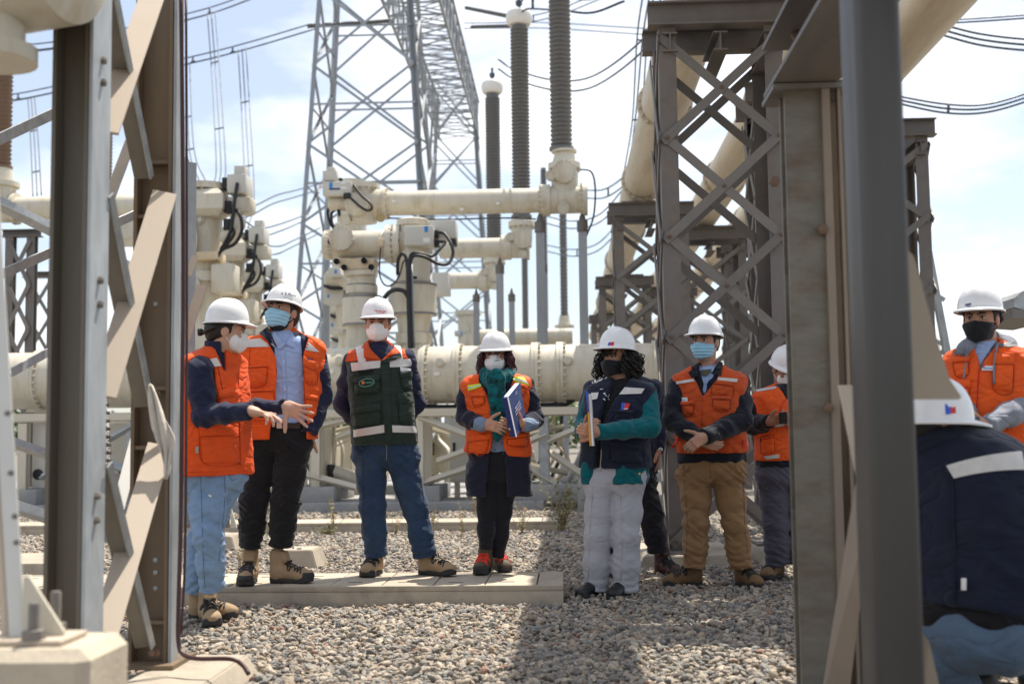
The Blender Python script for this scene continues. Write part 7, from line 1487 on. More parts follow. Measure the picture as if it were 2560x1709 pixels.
    ux, uy = unit(b - a), unit(a - d); nn = unit(np.cross(ux, uy)); nn = nn if nn[1] < 0 else -nn; mc = a * .5 + c_ * .5; xx = unit(ux + uy * .1)
    for k, (dy, w_, h_) in enumerate(((.034, .085, .012), (.014, .1, .012), (-.006, .1, .012), (-.024, .06, .004), (.105, .035, .008), (.118, .03, .005))):
        o_ = mc + nn * .014 + uy * dy + (ux * .02 if k > 3 else 0); nq = max(2, int(w_ / .016)); v_, f_2 = [], []
        for j in range(nq): x0 = -w_ / 2 + w_ * j / nq; x1 = x0 + w_ / nq * .72; v_ += [o_ + xx * x0, o_ + xx * x1, o_ + xx * x1 + uy * h_, o_ + xx * x0 + uy * h_]; f_2.append(tuple(range(4 * j, 4 * j + 4)))
        addc('cover_print', mesh_from('cover_print', v_, f_2), mat('pale_print', (.45, .48, .62), .6) if k != 3 else C_REDP, bd)
# ------------------------------------------------------------------ woman with navy vest and folder
def woman_navy():
    s = Person('woman with curly dark hair, navy vest, teal cardigan and pale grey trousers', 7.9, -24, (1535, 1485, 7.9)); z = Zc(1420, 820, 3.92); J = s.J
    T = [(940, 1552, 20, .055, 0), (952, 1552, 40, .075, 0), (964, 1552, 64, .095, 0), (982, 1550, 74, .11, 0), (1030, 1546, 72, .125, .02), (1090, 1542, 72, .13, .02), (1140, 1540, 76, .135, .01), (1176, 1540, 78, .135, 0)]
    tor = s.torso(T); org = J(1546, 1060)
    s.put('black_top', Disp(Infl(tor, -.014), folds(.005, 7, 14, .5, 3)), C_BLACK)
    ra = s.arm(J(1618, 980, -.05), J(1626, 1068, -.17), J(1494, 1080, -.36), (.066, .064, .047)); la = s.arm(J(1482, 985, .1), J(1460, 1062, .05), J(1458, 1086, -.2), (.06, .055, .046))
    hemr = s.torso([(1140, 1582, 37, .15, .03), (1180, 1581, 38, .155, .03), (1207, 1580, 38, .15, .03)], direct=True); heml = s.torso([(1150, 1476, 10, .06, .02), (1208, 1474, 8, .05, .02)])
    s.put('cardigan', Disp(U(ra, la, hemr, heml, k=.02), folds(.008, 9, 15, .9, 6)), C_TEAL, .008); cd = s.sd['cardigan']
    for q in ((270, 1040), (300, 1050)): s.patch('cuff_button', cd, rect(z, q[0] - 7, q[1] - 7, q[0] + 7, q[1] + 7), C_METAL, s.root, 2, 2, .003)
    s.patch('snap_button', cd, rect(z, 692, 1416, 710, 1436), mat('gold', (.6, .42, .15), .35, .8), s.root, 2, 2, .003)
    op = opening(s, org, [(930, 1515, 1575), (965, 1522, 1565), (1000, 1510, 1538), (1060, 1492, 1508), (1110, 1488, 1504), (1185, 1478, 1504)]); zh = zpy(s, 1540, 1168); Vt = Infl(s.yoke(tor, J(1484, 985, .06), J(1614, 978, -.02), .058), .013); Vt = Sd(lambda p, b=Vt: smax(smax(b(p), -op(p), .006), zh - p[:, 2], .006), Vt.lo, Vt.hi); Vt = Disp(Vt, folds(.006, 6, 12, .8, 19)); vo = s.put('vest', Vt, C_NAVYV, .0085)
    for q in (quad(z, (228, 632), (300, 628), (285, 690), (215, 705)), quad(z, (555, 578), (752, 590), (720, 640), (500, 648))): s.patch('reflective_strip', Vt, q, C_REFL, vo, 8, 4, .004)
    a = np.array(quad(z, (527, 728), (610, 738), (588, 796), (517, 800))); m_ = (a[0] * .6 + a[1] * .4), (a[3] * .6 + a[2] * .4)
    s.patch('badge_blue', Vt, [a[0], m_[0], m_[1], a[3]], C_BLUP, vo, 3, 3, .006); s.patch('badge_red', Vt, [m_[0], a[1], a[2], m_[1]], C_REDP, vo, 3, 3, .006); s.patch('badge_print', Vt, quad(z, (548, 787), (588, 783), (586, 792), (546, 796)), C_PAPER, vo, 3, 1, .009)
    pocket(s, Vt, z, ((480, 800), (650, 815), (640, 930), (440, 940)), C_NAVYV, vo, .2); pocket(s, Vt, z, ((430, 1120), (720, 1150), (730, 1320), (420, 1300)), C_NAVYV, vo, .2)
    for q in ([z(475, 1125), z(580, 1140), z(690, 1160)], [z(460, 1215), z(580, 1222), z(680, 1238)]): s.line('zip', Vt, q, .003, C_NAVYJ, vo, 4, .018)
    s.line('zip', U(tor, k=0), [z(330, 1140), z(325, 1250), z(312, 1400)], .003, C_REFL, s.root, 4, .0)
    bt = s.sd['black_top']; r = random.Random(2)
    for k in range(9):
        x, y = 310 + r.uniform(0, 90), 590 + r.uniform(0, 110) - 0; s.patch('flower_print', U(bt, Vt, k=0), rect(z, x, y, x + r.uniform(8, 22), y + r.uniform(5, 14)), C_PAPER, s.root, 2, 2, .003)
    pel = s.torso(kb=.09, rows=[(1160, 1540, 70, .125, 0), (1190, 1540, 71, .13, 0), (1225, 1540, 68, .125, 0)])
    LL = ((J(1503, 1220), J(1496, 1340, -.02), J(1490, 1474)), (J(1568, 1220, -.02), J(1566, 1340, -.06), J(1564, 1478, -.04)))
    s.legs(*LL, pel, C_GREYT, rad=(.098, .084, .078), amp=.006, seed=4); tr = s.sd['trousers']
    for q in ([(1482, 1215), (1474, 1330), (1470, 1450)], [(1548, 1215), (1555, 1330), (1552, 1450)]): s.line('crease', tr, q, .0025, C_GREYT, s.root, 4, .0)
    zf = .012; s.boot(np.array([*J(1499, 1470, .05)[:2], zf]), (-.55, -.85), C_BLKB, None, .9, .1, flat=True); s.boot(np.array([*J(1568, 1470, .02)[:2], zf]), (-.45, -.9), C_BLKB, None, .9, .1, flat=True)
    w = J(1496, 1079, -.36); s.hand(w, J(1464, 1074, -.37) - w, V(.1, 1, .1), 1, (.75, .85, .85, .8), .0, .95, (.7, .6, .1), .6, fore=J(1515, 1081, -.33)); w = J(1461, 1088, -.28); s.hand(w, J(1474, 1062, -.36) - w, V(.8, .5, 0), 1, (.75, .8, .8, .8), .0, .95, (.7, .5, 0), .5, fore=J(1458, 1090, -.22))
    s.head(J(1542, 898), -38, -3, 0, 1.0, J(1550, 955, .02), .98); s.eyes(C_HAIRK); Q = s.Q; s.helmet(rim=.068, tilt=9, sc=1.1, vis=.042, fwd=-.012); s.mask('snug', C_MASKK)
    a = np.array(quad(z, (398, 138), (455, 134), (440, 190), (378, 196))); m_ = (a[0] * .62 + a[1] * .38), (a[3] * .62 + a[2] * .38); s.hat_patch('badge_blue', [a[0], m_[0], m_[1], a[3]], C_BLUP, nu=3, nv=3); s.hat_patch('badge_red', [m_[0], a[1], a[2], m_[1]], C_REDP, nu=3, nv=3)
    roots = []; r = random.Random(8)
    for k in range(480):
        an = r.uniform(.85, 2 * math.pi - .85); roots.append((Q(math.sin(an) * .095, math.cos(an) * .095 - .02, r.uniform(-.03, .055)), s.HB[0] * math.sin(an) + s.HB[1] * math.cos(an)))
    for k in range(26): roots.append((Q(r.uniform(-.07, .07), .095 - abs(r.uniform(0, .02)), .06), s.HB[1]))
    curls('hair', roots[:480], C_HAIRK, s.root, 5, (.05, .14), .018, .0038, 70, .05); curls('fringe', roots[480:], C_HAIRK, s.root, 6, (.03, .055), .007, .0032, 60); s.put('hair_mass', ell(Q(.01, -.05, -.02), (.098, .08, .1), s.HB), C_HAIRK, .007)
    s.core([J(1550, 950), J(1546, 1040), J(1540, 1210)]); s.core([J(1503, 1220), J(1496, 1340), J(1490, 1468)]); s.core([J(1568, 1220), J(1566, 1340, -.05), J(1564, 1470)]); s.core([J(1458, 1088, -.2), J(1462, 1060, .05), J(1482, 985, .1), J(1616, 978), J(1626, 1068, -.17), J(1505, 1080, -.35)], .025); s.body(SK_M)
    t = thing('folder', tuple(J(1474, 1112, -.3)), 'white and orange paper folder with blue pen held upright by the navy-vest woman', 'folder')
    a, b = J(1466, 988, -.40), J(1474, 1114, -.44); dv = V(.012, .2, 0)
    prism('cover', [a, a + dv, b + dv, b], (.012, -.004, 0), mat('orange_card', (.62, .32, .06), .7), t); prism('sheets', [a + V(.013, 0, .01), a + dv + V(.013, 0, .01), b + dv + V(.013, 0, 0), b + V(.013, 0, .0)], (.012, -.004, 0), C_PAPER, t); tube('pen', [J(1467, 977, -.40), J(1468, 992, -.41), J(1470, 1030, -.43)], [.006, .006, .005], C_BLUP, t)

# ------------------------------------------------------------------ man half hidden behind her
def man_behind():
    s = Person('man in navy sweater and maroon boots half hidden behind the curly-haired woman', 9.0, -6, (1590, 1437, 9.0)); J = s.J; z = Zc(1420, 820, 3.92)
    T = [(930, 1556, 18, .06, 0), (944, 1556, 46, .08, 0), (956, 1557, 72, .1, 0), (972, 1558, 82, .115, 0), (1030, 1557, 80, .13, 0), (1100, 1556, 76, .135, 0), (1180, 1556, 76, .13, 0)]; tor = s.torso(T)
    la = s.arm(J(1482, 972), J(1460, 1060, .02), J(1480, 1140, -.05), (.07, .06, .045)); ra = s.arm(J(1634, 970), J(1648, 1056, .02), J(1646, 1122, -.04), (.07, .058, .044))
    s.put('sweater', Disp(U(tor, la, ra, k=.03), folds(.008, 8, 15, .9, 6)), C_NAVY); sw = s.sd['sweater']
    Vt = Disp(Infl(Isect(tor, Sd(lambda p: p[:, 2] - zpy(s, 1556, 935), tor.lo, tor.hi)), .014), folds(.006, 6, 12, .8, 9)); vo = s.put('vest', Vt, C_NAVYV, .009); s.patch('reflective_strip', Vt, quad(z, (232, 500), (385, 480), (392, 515), (235, 540)), C_REFL, vo, 8, 3, .004)
    s.put('cuff', Infl(cap(J(1646, 1108, -.04), J(1646, 1122, -.04), .046), 0), C_NAVY, .008)
    w = J(1645, 1122, -.045); s.hand(w, V(-.08, -.05, -1), V(-1, -.1, 0), -1, (.25, .3, .35, .4), .06, 1.02, (.6, .6, -.3), .3, fore=J(1647, 1100, -.02)); s.put('watch', Sd(lambda p, a=cap(w + V(0, 0, -.012), w + V(0, 0, .012), .034): a(p), w - .05, w + .05), C_BLKB, .006); s.put('watch_face', ell(w + V(.014, -.036, -.004), (.018, .008, .018)), C_METAL, .004)
    pel = s.torso(kb=.09, rows=[(1150, 1558, 72, .125, 0), (1190, 1560, 74, .13, 0), (1220, 1562, 70, .12, 0)])
    s.legs((J(1530, 1215), J(1524, 1300), J(1522, 1392)), (J(1600, 1215), J(1628, 1285, -.02), J(1645, 1380)), pel, cloth('dark_trouser', (.016, .015, .021), .85), rad=(.1, .078, .07), amp=.011, seed=6)
    zf = .012; s.boot(np.array([*J(1520, 1400, .1)[:2], zf]), (-.1, -1), C_MARB, high=.19); s.boot(np.array([*J(1645, 1400, .08)[:2], zf]), (.5, -.86), C_MARB, cap_=C_SOLE, high=.19)
    s.head(J(1545, 892), -20, 0, 0, 1.02, J(1556, 945, .02)); s.eyes(); s.hair(C_HAIRK); s.helmet(rim=.055, tilt=2); s.mask('snug', C_MASKK, False)
    s.core([J(1556, 940), J(1556, 1040), J(1560, 1210)]); s.core([J(1530, 1215), J(1524, 1300), J(1522, 1390)]); s.core([J(1600, 1215), J(1628, 1285), J(1645, 1378)]); s.core([J(1480, 1135, -.05), J(1460, 1060), J(1482, 972), J(1634, 970), J(1648, 1056), J(1646, 1118)], .025); s.body(SK_D)

# ------------------------------------------------------------------ man with tan trousers
def man_tan():
    s = Person('man with tan trousers, blue mask and rust orange vest, hands folded in front', 8.36, -14, (1790, 1460, 8.36)); z = Zc(1640, 780, 3.734); J = s.J
    T = [(905, 1768, 20, .06, 0), (920, 1769, 42, .08, 0), (934, 1771, 66, .1, 0), (954, 1774, 78, .118, 0), (1010, 1775, 76, .135, .015), (1070, 1776, 76, .14, .02), (1120, 1778, 78, .14, .01), (1154, 1779, 79, .135, 0)]
    tor = s.torso(T); org = J(1770, 1040)
    s.put('shirt', Isect(Infl(tor, -.02), Sd(lambda p: zpy(s, 1770, 1000) - p[:, 2], tor.lo, tor.hi)), C_BLUE, .009)
    la = s.arm(J(1696, 962, .02), J(1680, 1052, -.08), J(1754, 1100, -.25), (.07, .064, .05)); ra = s.arm(J(1848, 957), J(1856, 1050, -.12), J(1760, 1092, -.33), (.072, .066, .05))
    op0 = opening(s, org, [(895, 1742, 1800), (930, 1744, 1790), (962, 1755, 1768), (985, 1758, 1760)]); s.put('jacket', Disp(U(Sd(lambda p: smax(tor(p), -op0(p), .006), tor.lo, tor.hi), la, ra, k=.03), folds(.012, 9, 14, .9, 11)), C_NAVYJ); jk = s.sd['jacket']
    op = opening(s, org, [(895, 1722, 1806), (930, 1724, 1804), (960, 1742, 1786), (992, 1755, 1758)]); zh = zpy(s, 1775, 1132); Vt = Infl(s.yoke(tor, J(1696, 962, .02), J(1848, 957), .068), .013); Vt = Sd(lambda p, b=Vt: smax(smax(b(p), -op(p), .006), zh - p[:, 2], .006), Vt.lo, Vt.hi); Vt = Disp(Vt, folds(.006, 6, 12, .9, 23)); vo = s.put('vest', Vt, C_ORANGE2, .0085)
    for q in (quad(z, (188, 648), (390, 612), (394, 640), (190, 672)), quad(z, (535, 602), (765, 622), (755, 652), (528, 628))): s.patch('reflective_strip', Vt, q, C_REFL, vo, 10, 3, .004)
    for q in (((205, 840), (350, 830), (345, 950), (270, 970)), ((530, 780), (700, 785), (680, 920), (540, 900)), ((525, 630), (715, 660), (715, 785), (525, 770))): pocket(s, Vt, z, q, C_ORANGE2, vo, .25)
    s.patch('name_tag', Vt, rect(z, 204, 796, 294, 836), C_PAPER, vo, 4, 2, .01); s.marks('tag_print', Vt, z(210, 816), z(285, 820), 3, [(0, .45), (.5, .8)], mat('tag_blue', (.30, .42, .62), .6), vo, .015); s.line('zip', Vt, [z(432, 770), z(430, 900), z(425, 1060)], .004, C_ORANGE2, vo, 4, .002)
    s.patch('strap_tail', U(Vt, jk, k=0), quad(z, (200, 1165), (215, 1170), (160, 1270), (145, 1260)), mat('red_strap', (.8, .03, .015), .6), vo, 2, 4, .006); s.patch('side_tab', Vt, rect(z, 815, 1190, 852, 1260), C_RED, vo, 2, 2, .006)
    cs = U(jk, Vt, cap(J(1768, 918, .0), J(1768, 940, 0), .085), k=.02); s.patch('jacket_collar', cs, quad(z, (300, 560), (385, 500), (395, 600), (330, 610)), C_NAVYJ, s.root, 6, 6, .012); s.patch('jacket_collar', cs, quad(z, (585, 455), (625, 470), (605, 590), (520, 570)), C_NAVYJ, s.root, 6, 6, .012)
    ss = U(s.sd['shirt'], cap(J(1768, 912, .0), J(1768, 935, 0), .066), k=.03); s.patch('shirt_collar', ss, quad(z, (385, 490), (400, 480), (430, 545), (395, 560)), C_BLUE, s.root, 4, 4, .01); s.patch('shirt_collar', ss, quad(z, (585, 450), (592, 480), (530, 560), (500, 545)), C_BLUE, s.root, 4, 4, .01); s.patch('tie_knot', ss, quad(z, (410, 540), (525, 530), (480, 590), (435, 590)), mat('olive_tie', (.08, .075, .035), .7), s.root, 4, 3, .012)
    pel = s.torso(kb=.09, rows=[(1135, 1779, 74, .125, 0), (1160, 1780, 78, .13, 0), (1200, 1782, 77, .125, 0)])
    s.legs((J(1738, 1195), J(1741, 1308, -.03), J(1736, 1418, -.02)), (J(1820, 1195), J(1838, 1308, -.03), J(1852, 1420, -.02)), pel, C_KHAKI, rad=(.102, .078, .072), amp=.012, seed=8)
    s.seams(([(1708, 1160), (1714, 1240), (1718, 1310), (1714, 1400)], [(1852, 1160), (1860, 1240), (1862, 1310), (1872, 1400)], [(1704, 1170), (1716, 1180), (1726, 1160)], [(1836, 1160), (1846, 1182), (1858, 1178)], [(1775, 1156), (1776, 1195)]), (.15, .08, .03))
    zf = .012; s.boot(np.array([*J(1750, 1440, .08)[:2], zf]), (-.92, -.42), C_BRNB, high=.15, cap_=None); s.boot(np.array([*J(1848, 1440, .1)[:2], zf]), (.35, -.94), C_BRNB, high=.15)
    w = J(1762, 1091, -.34); s.hand(w, J(1733, 1110, -.36) - w, V(.3, 1, -.2), -1, (.6, .65, .7, .7), .0, 1.0, (.5, .8, .2), .3, fore=J(1780, 1084, -.3)); w = J(1756, 1102, -.27); s.hand(w, J(1790, 1114, -.3) - w, V(0, 1, .3), 1, (.7, .7, .75, .8), .0, .9, (.6, .6, 0), .3, fore=J(1740, 1094, -.22))
    s.head(J(1764, 858), -32, 0, 0, 1.03, J(1769, 920, .02), 1.08); s.eyes(); s.hair(C_HAIRK, back=-.055); s.helmet(rim=.055, tilt=6, sc=1.03, vis=.04); s.mask('flat', C_MASKB)
    s.core([J(1769, 915), J(1774, 1020), J(1780, 1190)]); s.core([J(1738, 1195), J(1741, 1308), J(1736, 1412)]); s.core([J(1820, 1195), J(1838, 1308), J(1852, 1412)]); s.core([J(1745, 1096, -.23), J(1680, 1052, -.08), J(1696, 962), J(1848, 957), J(1856, 1050, -.12), J(1770, 1088, -.31)], .026); s.body(SK_M)

# ------------------------------------------------------------------ man looking at his phone
def man_phone():
    s = Person('man looking at his phone, orange vest, partly hidden by the right foreground post', 8.8, 24, (1950, 1440, 8.8)); z = Zc(1640, 780, 3.734); J = s.J
    T = [(955, 1968, 18, .06, 0), (968, 1966, 42, .08, 0), (978, 1964, 64, .1, 0), (995, 1962, 72, .115, 0), (1050, 1964, 72, .13, .01), (1110, 1964, 68, .135, .01), (1164, 1962, 66, .135, 0)]; tor = s.torso(T)
    la = s.arm(J(1900, 996), J(1880, 1062, -.06), J(1924, 1054, -.26), (.066, .062, .046)); ra = s.arm(J(2030, 996), J(2042, 1066, .0), J(1985, 1058, -.22), (.066, .062, .046))
    s.put('sweater', Disp(U(Isect(tor, Sd(lambda p: zpy(s, 1960, 1172) - p[:, 2], tor.lo, tor.hi)), la, ra, k=.03), folds(.010, 9, 14, .9, 6)), C_NAVYJ)
    zh = zpy(s, 1960, 1150); Vt = Infl(s.yoke(tor, J(1900, 996), J(2030, 996), .062), .013); op = opening(s, J(1965, 1050), [(940, 1945, 1990), (975, 1950, 1985), (1000, 1964, 1968)]); Vt = Sd(lambda p, b=Vt: smax(smax(b(p), -op(p), .006), zh - p[:, 2], .006), Vt.lo, Vt.hi); Vt = Disp(Vt, folds(.006, 6, 12, .9, 31)); vo = s.put('vest', Vt, C_ORANGE3, .0085)
    for q in (quad(z, (935, 720), (1125, 690), (1120, 712), (940, 742)), quad(z, (1000, 1345), (1150, 1325), (1152, 1358), (1030, 1375)), quad(z, (1060, 1060), (1200, 1040), (1200, 1062), (1060, 1078))): s.patch('reflective_strip', Vt, q, C_REFL, vo, 8, 3, .004)
    pocket(s, Vt, z, ((980, 1170), (1100, 1150), (1100, 1310), (985, 1320)), C_ORANGE3, vo, .1); s.line('zip', Vt, [z(980, 1210), z(985, 1165), z(1105, 1150)], .005, C_BLACK, vo, 4, .012)
    w = J(1924, 1054, -.27); s.hand(w, J(1950, 1046, -.33) - w, V(.3, .8, .5), 1, (.9, .95, 1., 1.), .0, .95, (.7, .5, .1), .6, fore=J(1905, 1057, -.2)); w = J(1985, 1058, -.23); s.hand(w, J(1962, 1046, -.33) - w, V(-.3, .8, .5), -1, (.9, .95, 1., 1.), .0, .95, (.6, .7, .1), .5, fore=J(2005, 1060, -.15))
    t = thing('phone', tuple(J(1955, 1058, -.34)), 'dark phone held in both hands by the phone man', 'phone'); a, b, c, d = J(1947, 1032, -.36), J(1967, 1030, -.36), J(1968, 1058, -.34), J(1949, 1060, -.34); prism('case', [a, b, c, d], (0, .012, .004), C_BLKB, t); prism('screen', [a * .9 + c * .1 + V(0, .0135, .005), b * .9 + d * .1 + V(0, .0135, .005), c * .9 + a * .1 + V(0, .0135, .005), d * .9 + b * .1 + V(0, .0135, .005)], (0, .001, 0), C_NVP, t)
    s.line('lanyard', Vt, [z(1215, 810), z(1180, 860), z(1165, 930)], .004, mat('red_strap', (.8, .03, .015), .6), vo, 4, .004)
    pel = s.torso(kb=.09, rows=[(1140, 1960, 62, .125, 0), (1180, 1958, 64, .13, 0), (1215, 1957, 62, .12, 0)])
    s.legs((J(1932, 1210), J(1940, 1310, -.03), J(1944, 1410)), (J(1992, 1210), J(2000, 1310), J(2004, 1410)), pel, C_PURP, rad=(.1, .08, .078), amp=.011, seed=9); zf = .012; s.boot(np.array([*J(1948, 1430, .1)[:2], zf]), (-.5, -.86), C_BRNB, high=.15); s.boot(np.array([*J(2008, 1430, .1)[:2], zf]), (.3, -.95), C_BRNB, high=.15)
    s.head(J(1962, 925), 18, -26, 0, 1.0, J(1966, 968, .03), 1.05); s.eyes(); s.hair(C_HAIRK); s.helmet(rim=.05, tilt=4, sc=1.04); s.mask('cup', C_MASKW)
    s.core([J(1966, 965), J(1964, 1050), J(1960, 1200)]); s.core([J(1932, 1210), J(1940, 1310), J(1944, 1405)]); s.core([J(1992, 1210), J(2000, 1310), J(2004, 1405)]); s.core([J(1918, 1055, -.25), J(1882, 1062, -.06), J(1900, 996), J(2030, 996), J(2042, 1066), J(1990, 1059, -.2)], .026); s.body(SK_D)

# ------------------------------------------------------------------ man in grey hoodie, right edge
def man_hoodie():
    s = Person('man at the right edge with grey hoodie sleeves, orange vest and black mask', 6.4, -20, (2500, 1560, 6.4)); z = Zc(1900, 850, 1.826); z7 = Zc(1900, 0, 1.823); J = s.J
    T = [(850, 2468, 24, .06, 0), (866, 2470, 52, .08, 0), (884, 2472, 84, .1, 0), (908, 2474, 100, .118, 0), (960, 2476, 99, .135, .015), (1030, 2480, 97, .14, .02), (1108, 2486, 96, .14, .01)]; tor = s.torso(T); org = J(2470, 980)
    la = s.arm(J(2388, 910, .04), J(2400, 1010, -.02), J(2424, 1060, -.22), (.068, .058, .045)); ra = s.arm(J(2566, 905), J(2582, 1008, -.12), J(2464, 1066, -.34), (.074, .064, .046))
    s.put('hoodie', Disp(U(Infl(tor, -.012), la, ra, k=.03), folds(.011, 9, 14, .9, 12)), C_GREYH)
    op = opening(s, org, [(830, 2420, 2515), (870, 2432, 2490), (905, 2445, 2462), (935, 2450, 2453)]); Vt = Infl(s.yoke(tor, J(2392, 910, .02), J(2562, 905), .068), .013); Vt = Sd(lambda p, b=Vt: smax(b(p), -op(p), .006), Vt.lo, Vt.hi); Vt = Disp(Vt, folds(.006, 6, 12, .9, 41)); vo = s.put('vest', Vt, C_ORANGE3, .0085)
    for q in (quad(z, (880, 50), (950, 20), (955, 35), (890, 70)), quad(z, (1085, 15), (1170, 5), (1172, 28), (1090, 30))): s.patch('reflective_strip', Vt, q, mat('dark_refl', (.12, .13, .14), .5), vo, 6, 3, .004)
    for q in (((875, 75), (950, 75), (950, 155), (895, 165)), ((1075, 60), (1160, 55), (1150, 235), (1065, 220)), ((905, 180), (960, 180), (945, 300), (915, 300))): pocket(s, Vt, z, q, C_ORANGE3, vo, .3)
    s.patch('name_tag', Vt, rect(z, 1013, 117, 1064, 138), C_PAPER, vo, 4, 2, .008); s.marks('tag_print', Vt, z(1018, 127), z(1060, 128), 4, [(0, .5), (.55, 1)], mat('tag_blue', (.30, .42, .62), .6), vo, .013); s.line('zip', Vt, [z(1000, 130), z(993, 250), z(988, 360)], .004, C_RED, vo, 4, .002)
    s.put('hood', Disp(chain([J(2410, 872, -.06), J(2438, 858, .02), J(2475, 850, .1), J(2515, 858, .06), J(2530, 880, -.04)], [.035, .045, .05, .045, .035], .02), folds(.008, 14, 20, .5, 2)), C_GREYH)
    for q in ([z(945, 20), z(940, 100), z(930, 175)], [z(1085, 15), z(1070, 100), z(1068, 200)]): s.line('drawstring', U(Vt, s.sd['hood'], k=.02), q, .006, C_GREYH, s.root, 5, .012)
    ss = U(Infl(tor, -.01), cap(J(2466, 850, 0), J(2466, 880, 0), .075), k=.03); s.patch('shirt_front', ss, quad(z, (955, 10), (1080, 0), (1005, 110), (995, 110)), C_BLUE, s.root, 6, 6, .008)
    pel = s.torso(kb=.09, rows=[(1090, 2486, 90, .125, 0), (1120, 2487, 94, .13, 0), (1170, 2488, 92, .125, 0)])
    s.legs((J(2440, 1165), J(2446, 1330, -.03), J(2450, 1520)), (J(2540, 1165), J(2548, 1330), J(2554, 1520)), pel, cloth('navy_jeans', (.014, .022, .042), .85, fold=.5), rad=(.1, .078, .068), amp=.010, seed=9); zf = .012; s.boot(np.array([*J(2450, 1540, .1)[:2], zf]), (-.4, -.9), C_BRNB); s.boot(np.array([*J(2556, 1540, .1)[:2], zf]), (.2, -.95), C_BRNB)
    w = J(2424, 1060, -.24); s.hand(w, J(2452, 1076, -.32) - w, V(.3, .8, -.2), 1, (.35, .4, .45, .5), .05, 1.0, (.6, .7, 0), .4, fore=J(2412, 1040, -.15)); w = J(2464, 1066, -.345); s.hand(w, J(2427, 1068, -.36) - w, V(0, 1, .1), -1, (.35, .4, .45, .5), .04, 1.0, (.6, .7, 0), .4, fore=J(2490, 1056, -.26))
    s.head(J(2452, 802), -34, -3, 0, 1.02, J(2468, 868, .02), 1.06); s.eyes(); s.hair(C_HAIRK, back=-.06); s.helmet(rim=.055, tilt=6, sc=1.03, knob=True, vis=.04); s.mask('snug', C_MASKK)
    zr = Zc(2400, 740, 19.17); s.marks('printed_logo', s.hatsd, zr(235, 425), zr(530, 365), 4.2, [(0, .12), (.2, .32), (.36, .5), (.54, .72), (.78, 1)], C_NVP, s.hat); s.marks('printed_text', s.hatsd, zr(310, 480), zr(460, 460), 2, [(0, .5), (.55, 1)], C_BLUP, s.hat); s.marks('printed_text', s.hatsd, zr(250, 575), zr(520, 525), 1.4, [(0, .45), (.5, 1)], C_NVP, s.hat)
    s.core([J(2468, 860), J(2476, 980), J(2488, 1160)]); s.core([J(2440, 1165), J(2446, 1330), J(2450, 1512)]); s.core([J(2540, 1165), J(2548, 1330), J(2554, 1512)]); s.core([J(2420, 1055, -.2), J(2400, 1010), J(2390, 910, .04), J(2566, 905), J(2582, 1008, -.12), J(2474, 1062, -.32)], .028); s.body(SK_M)

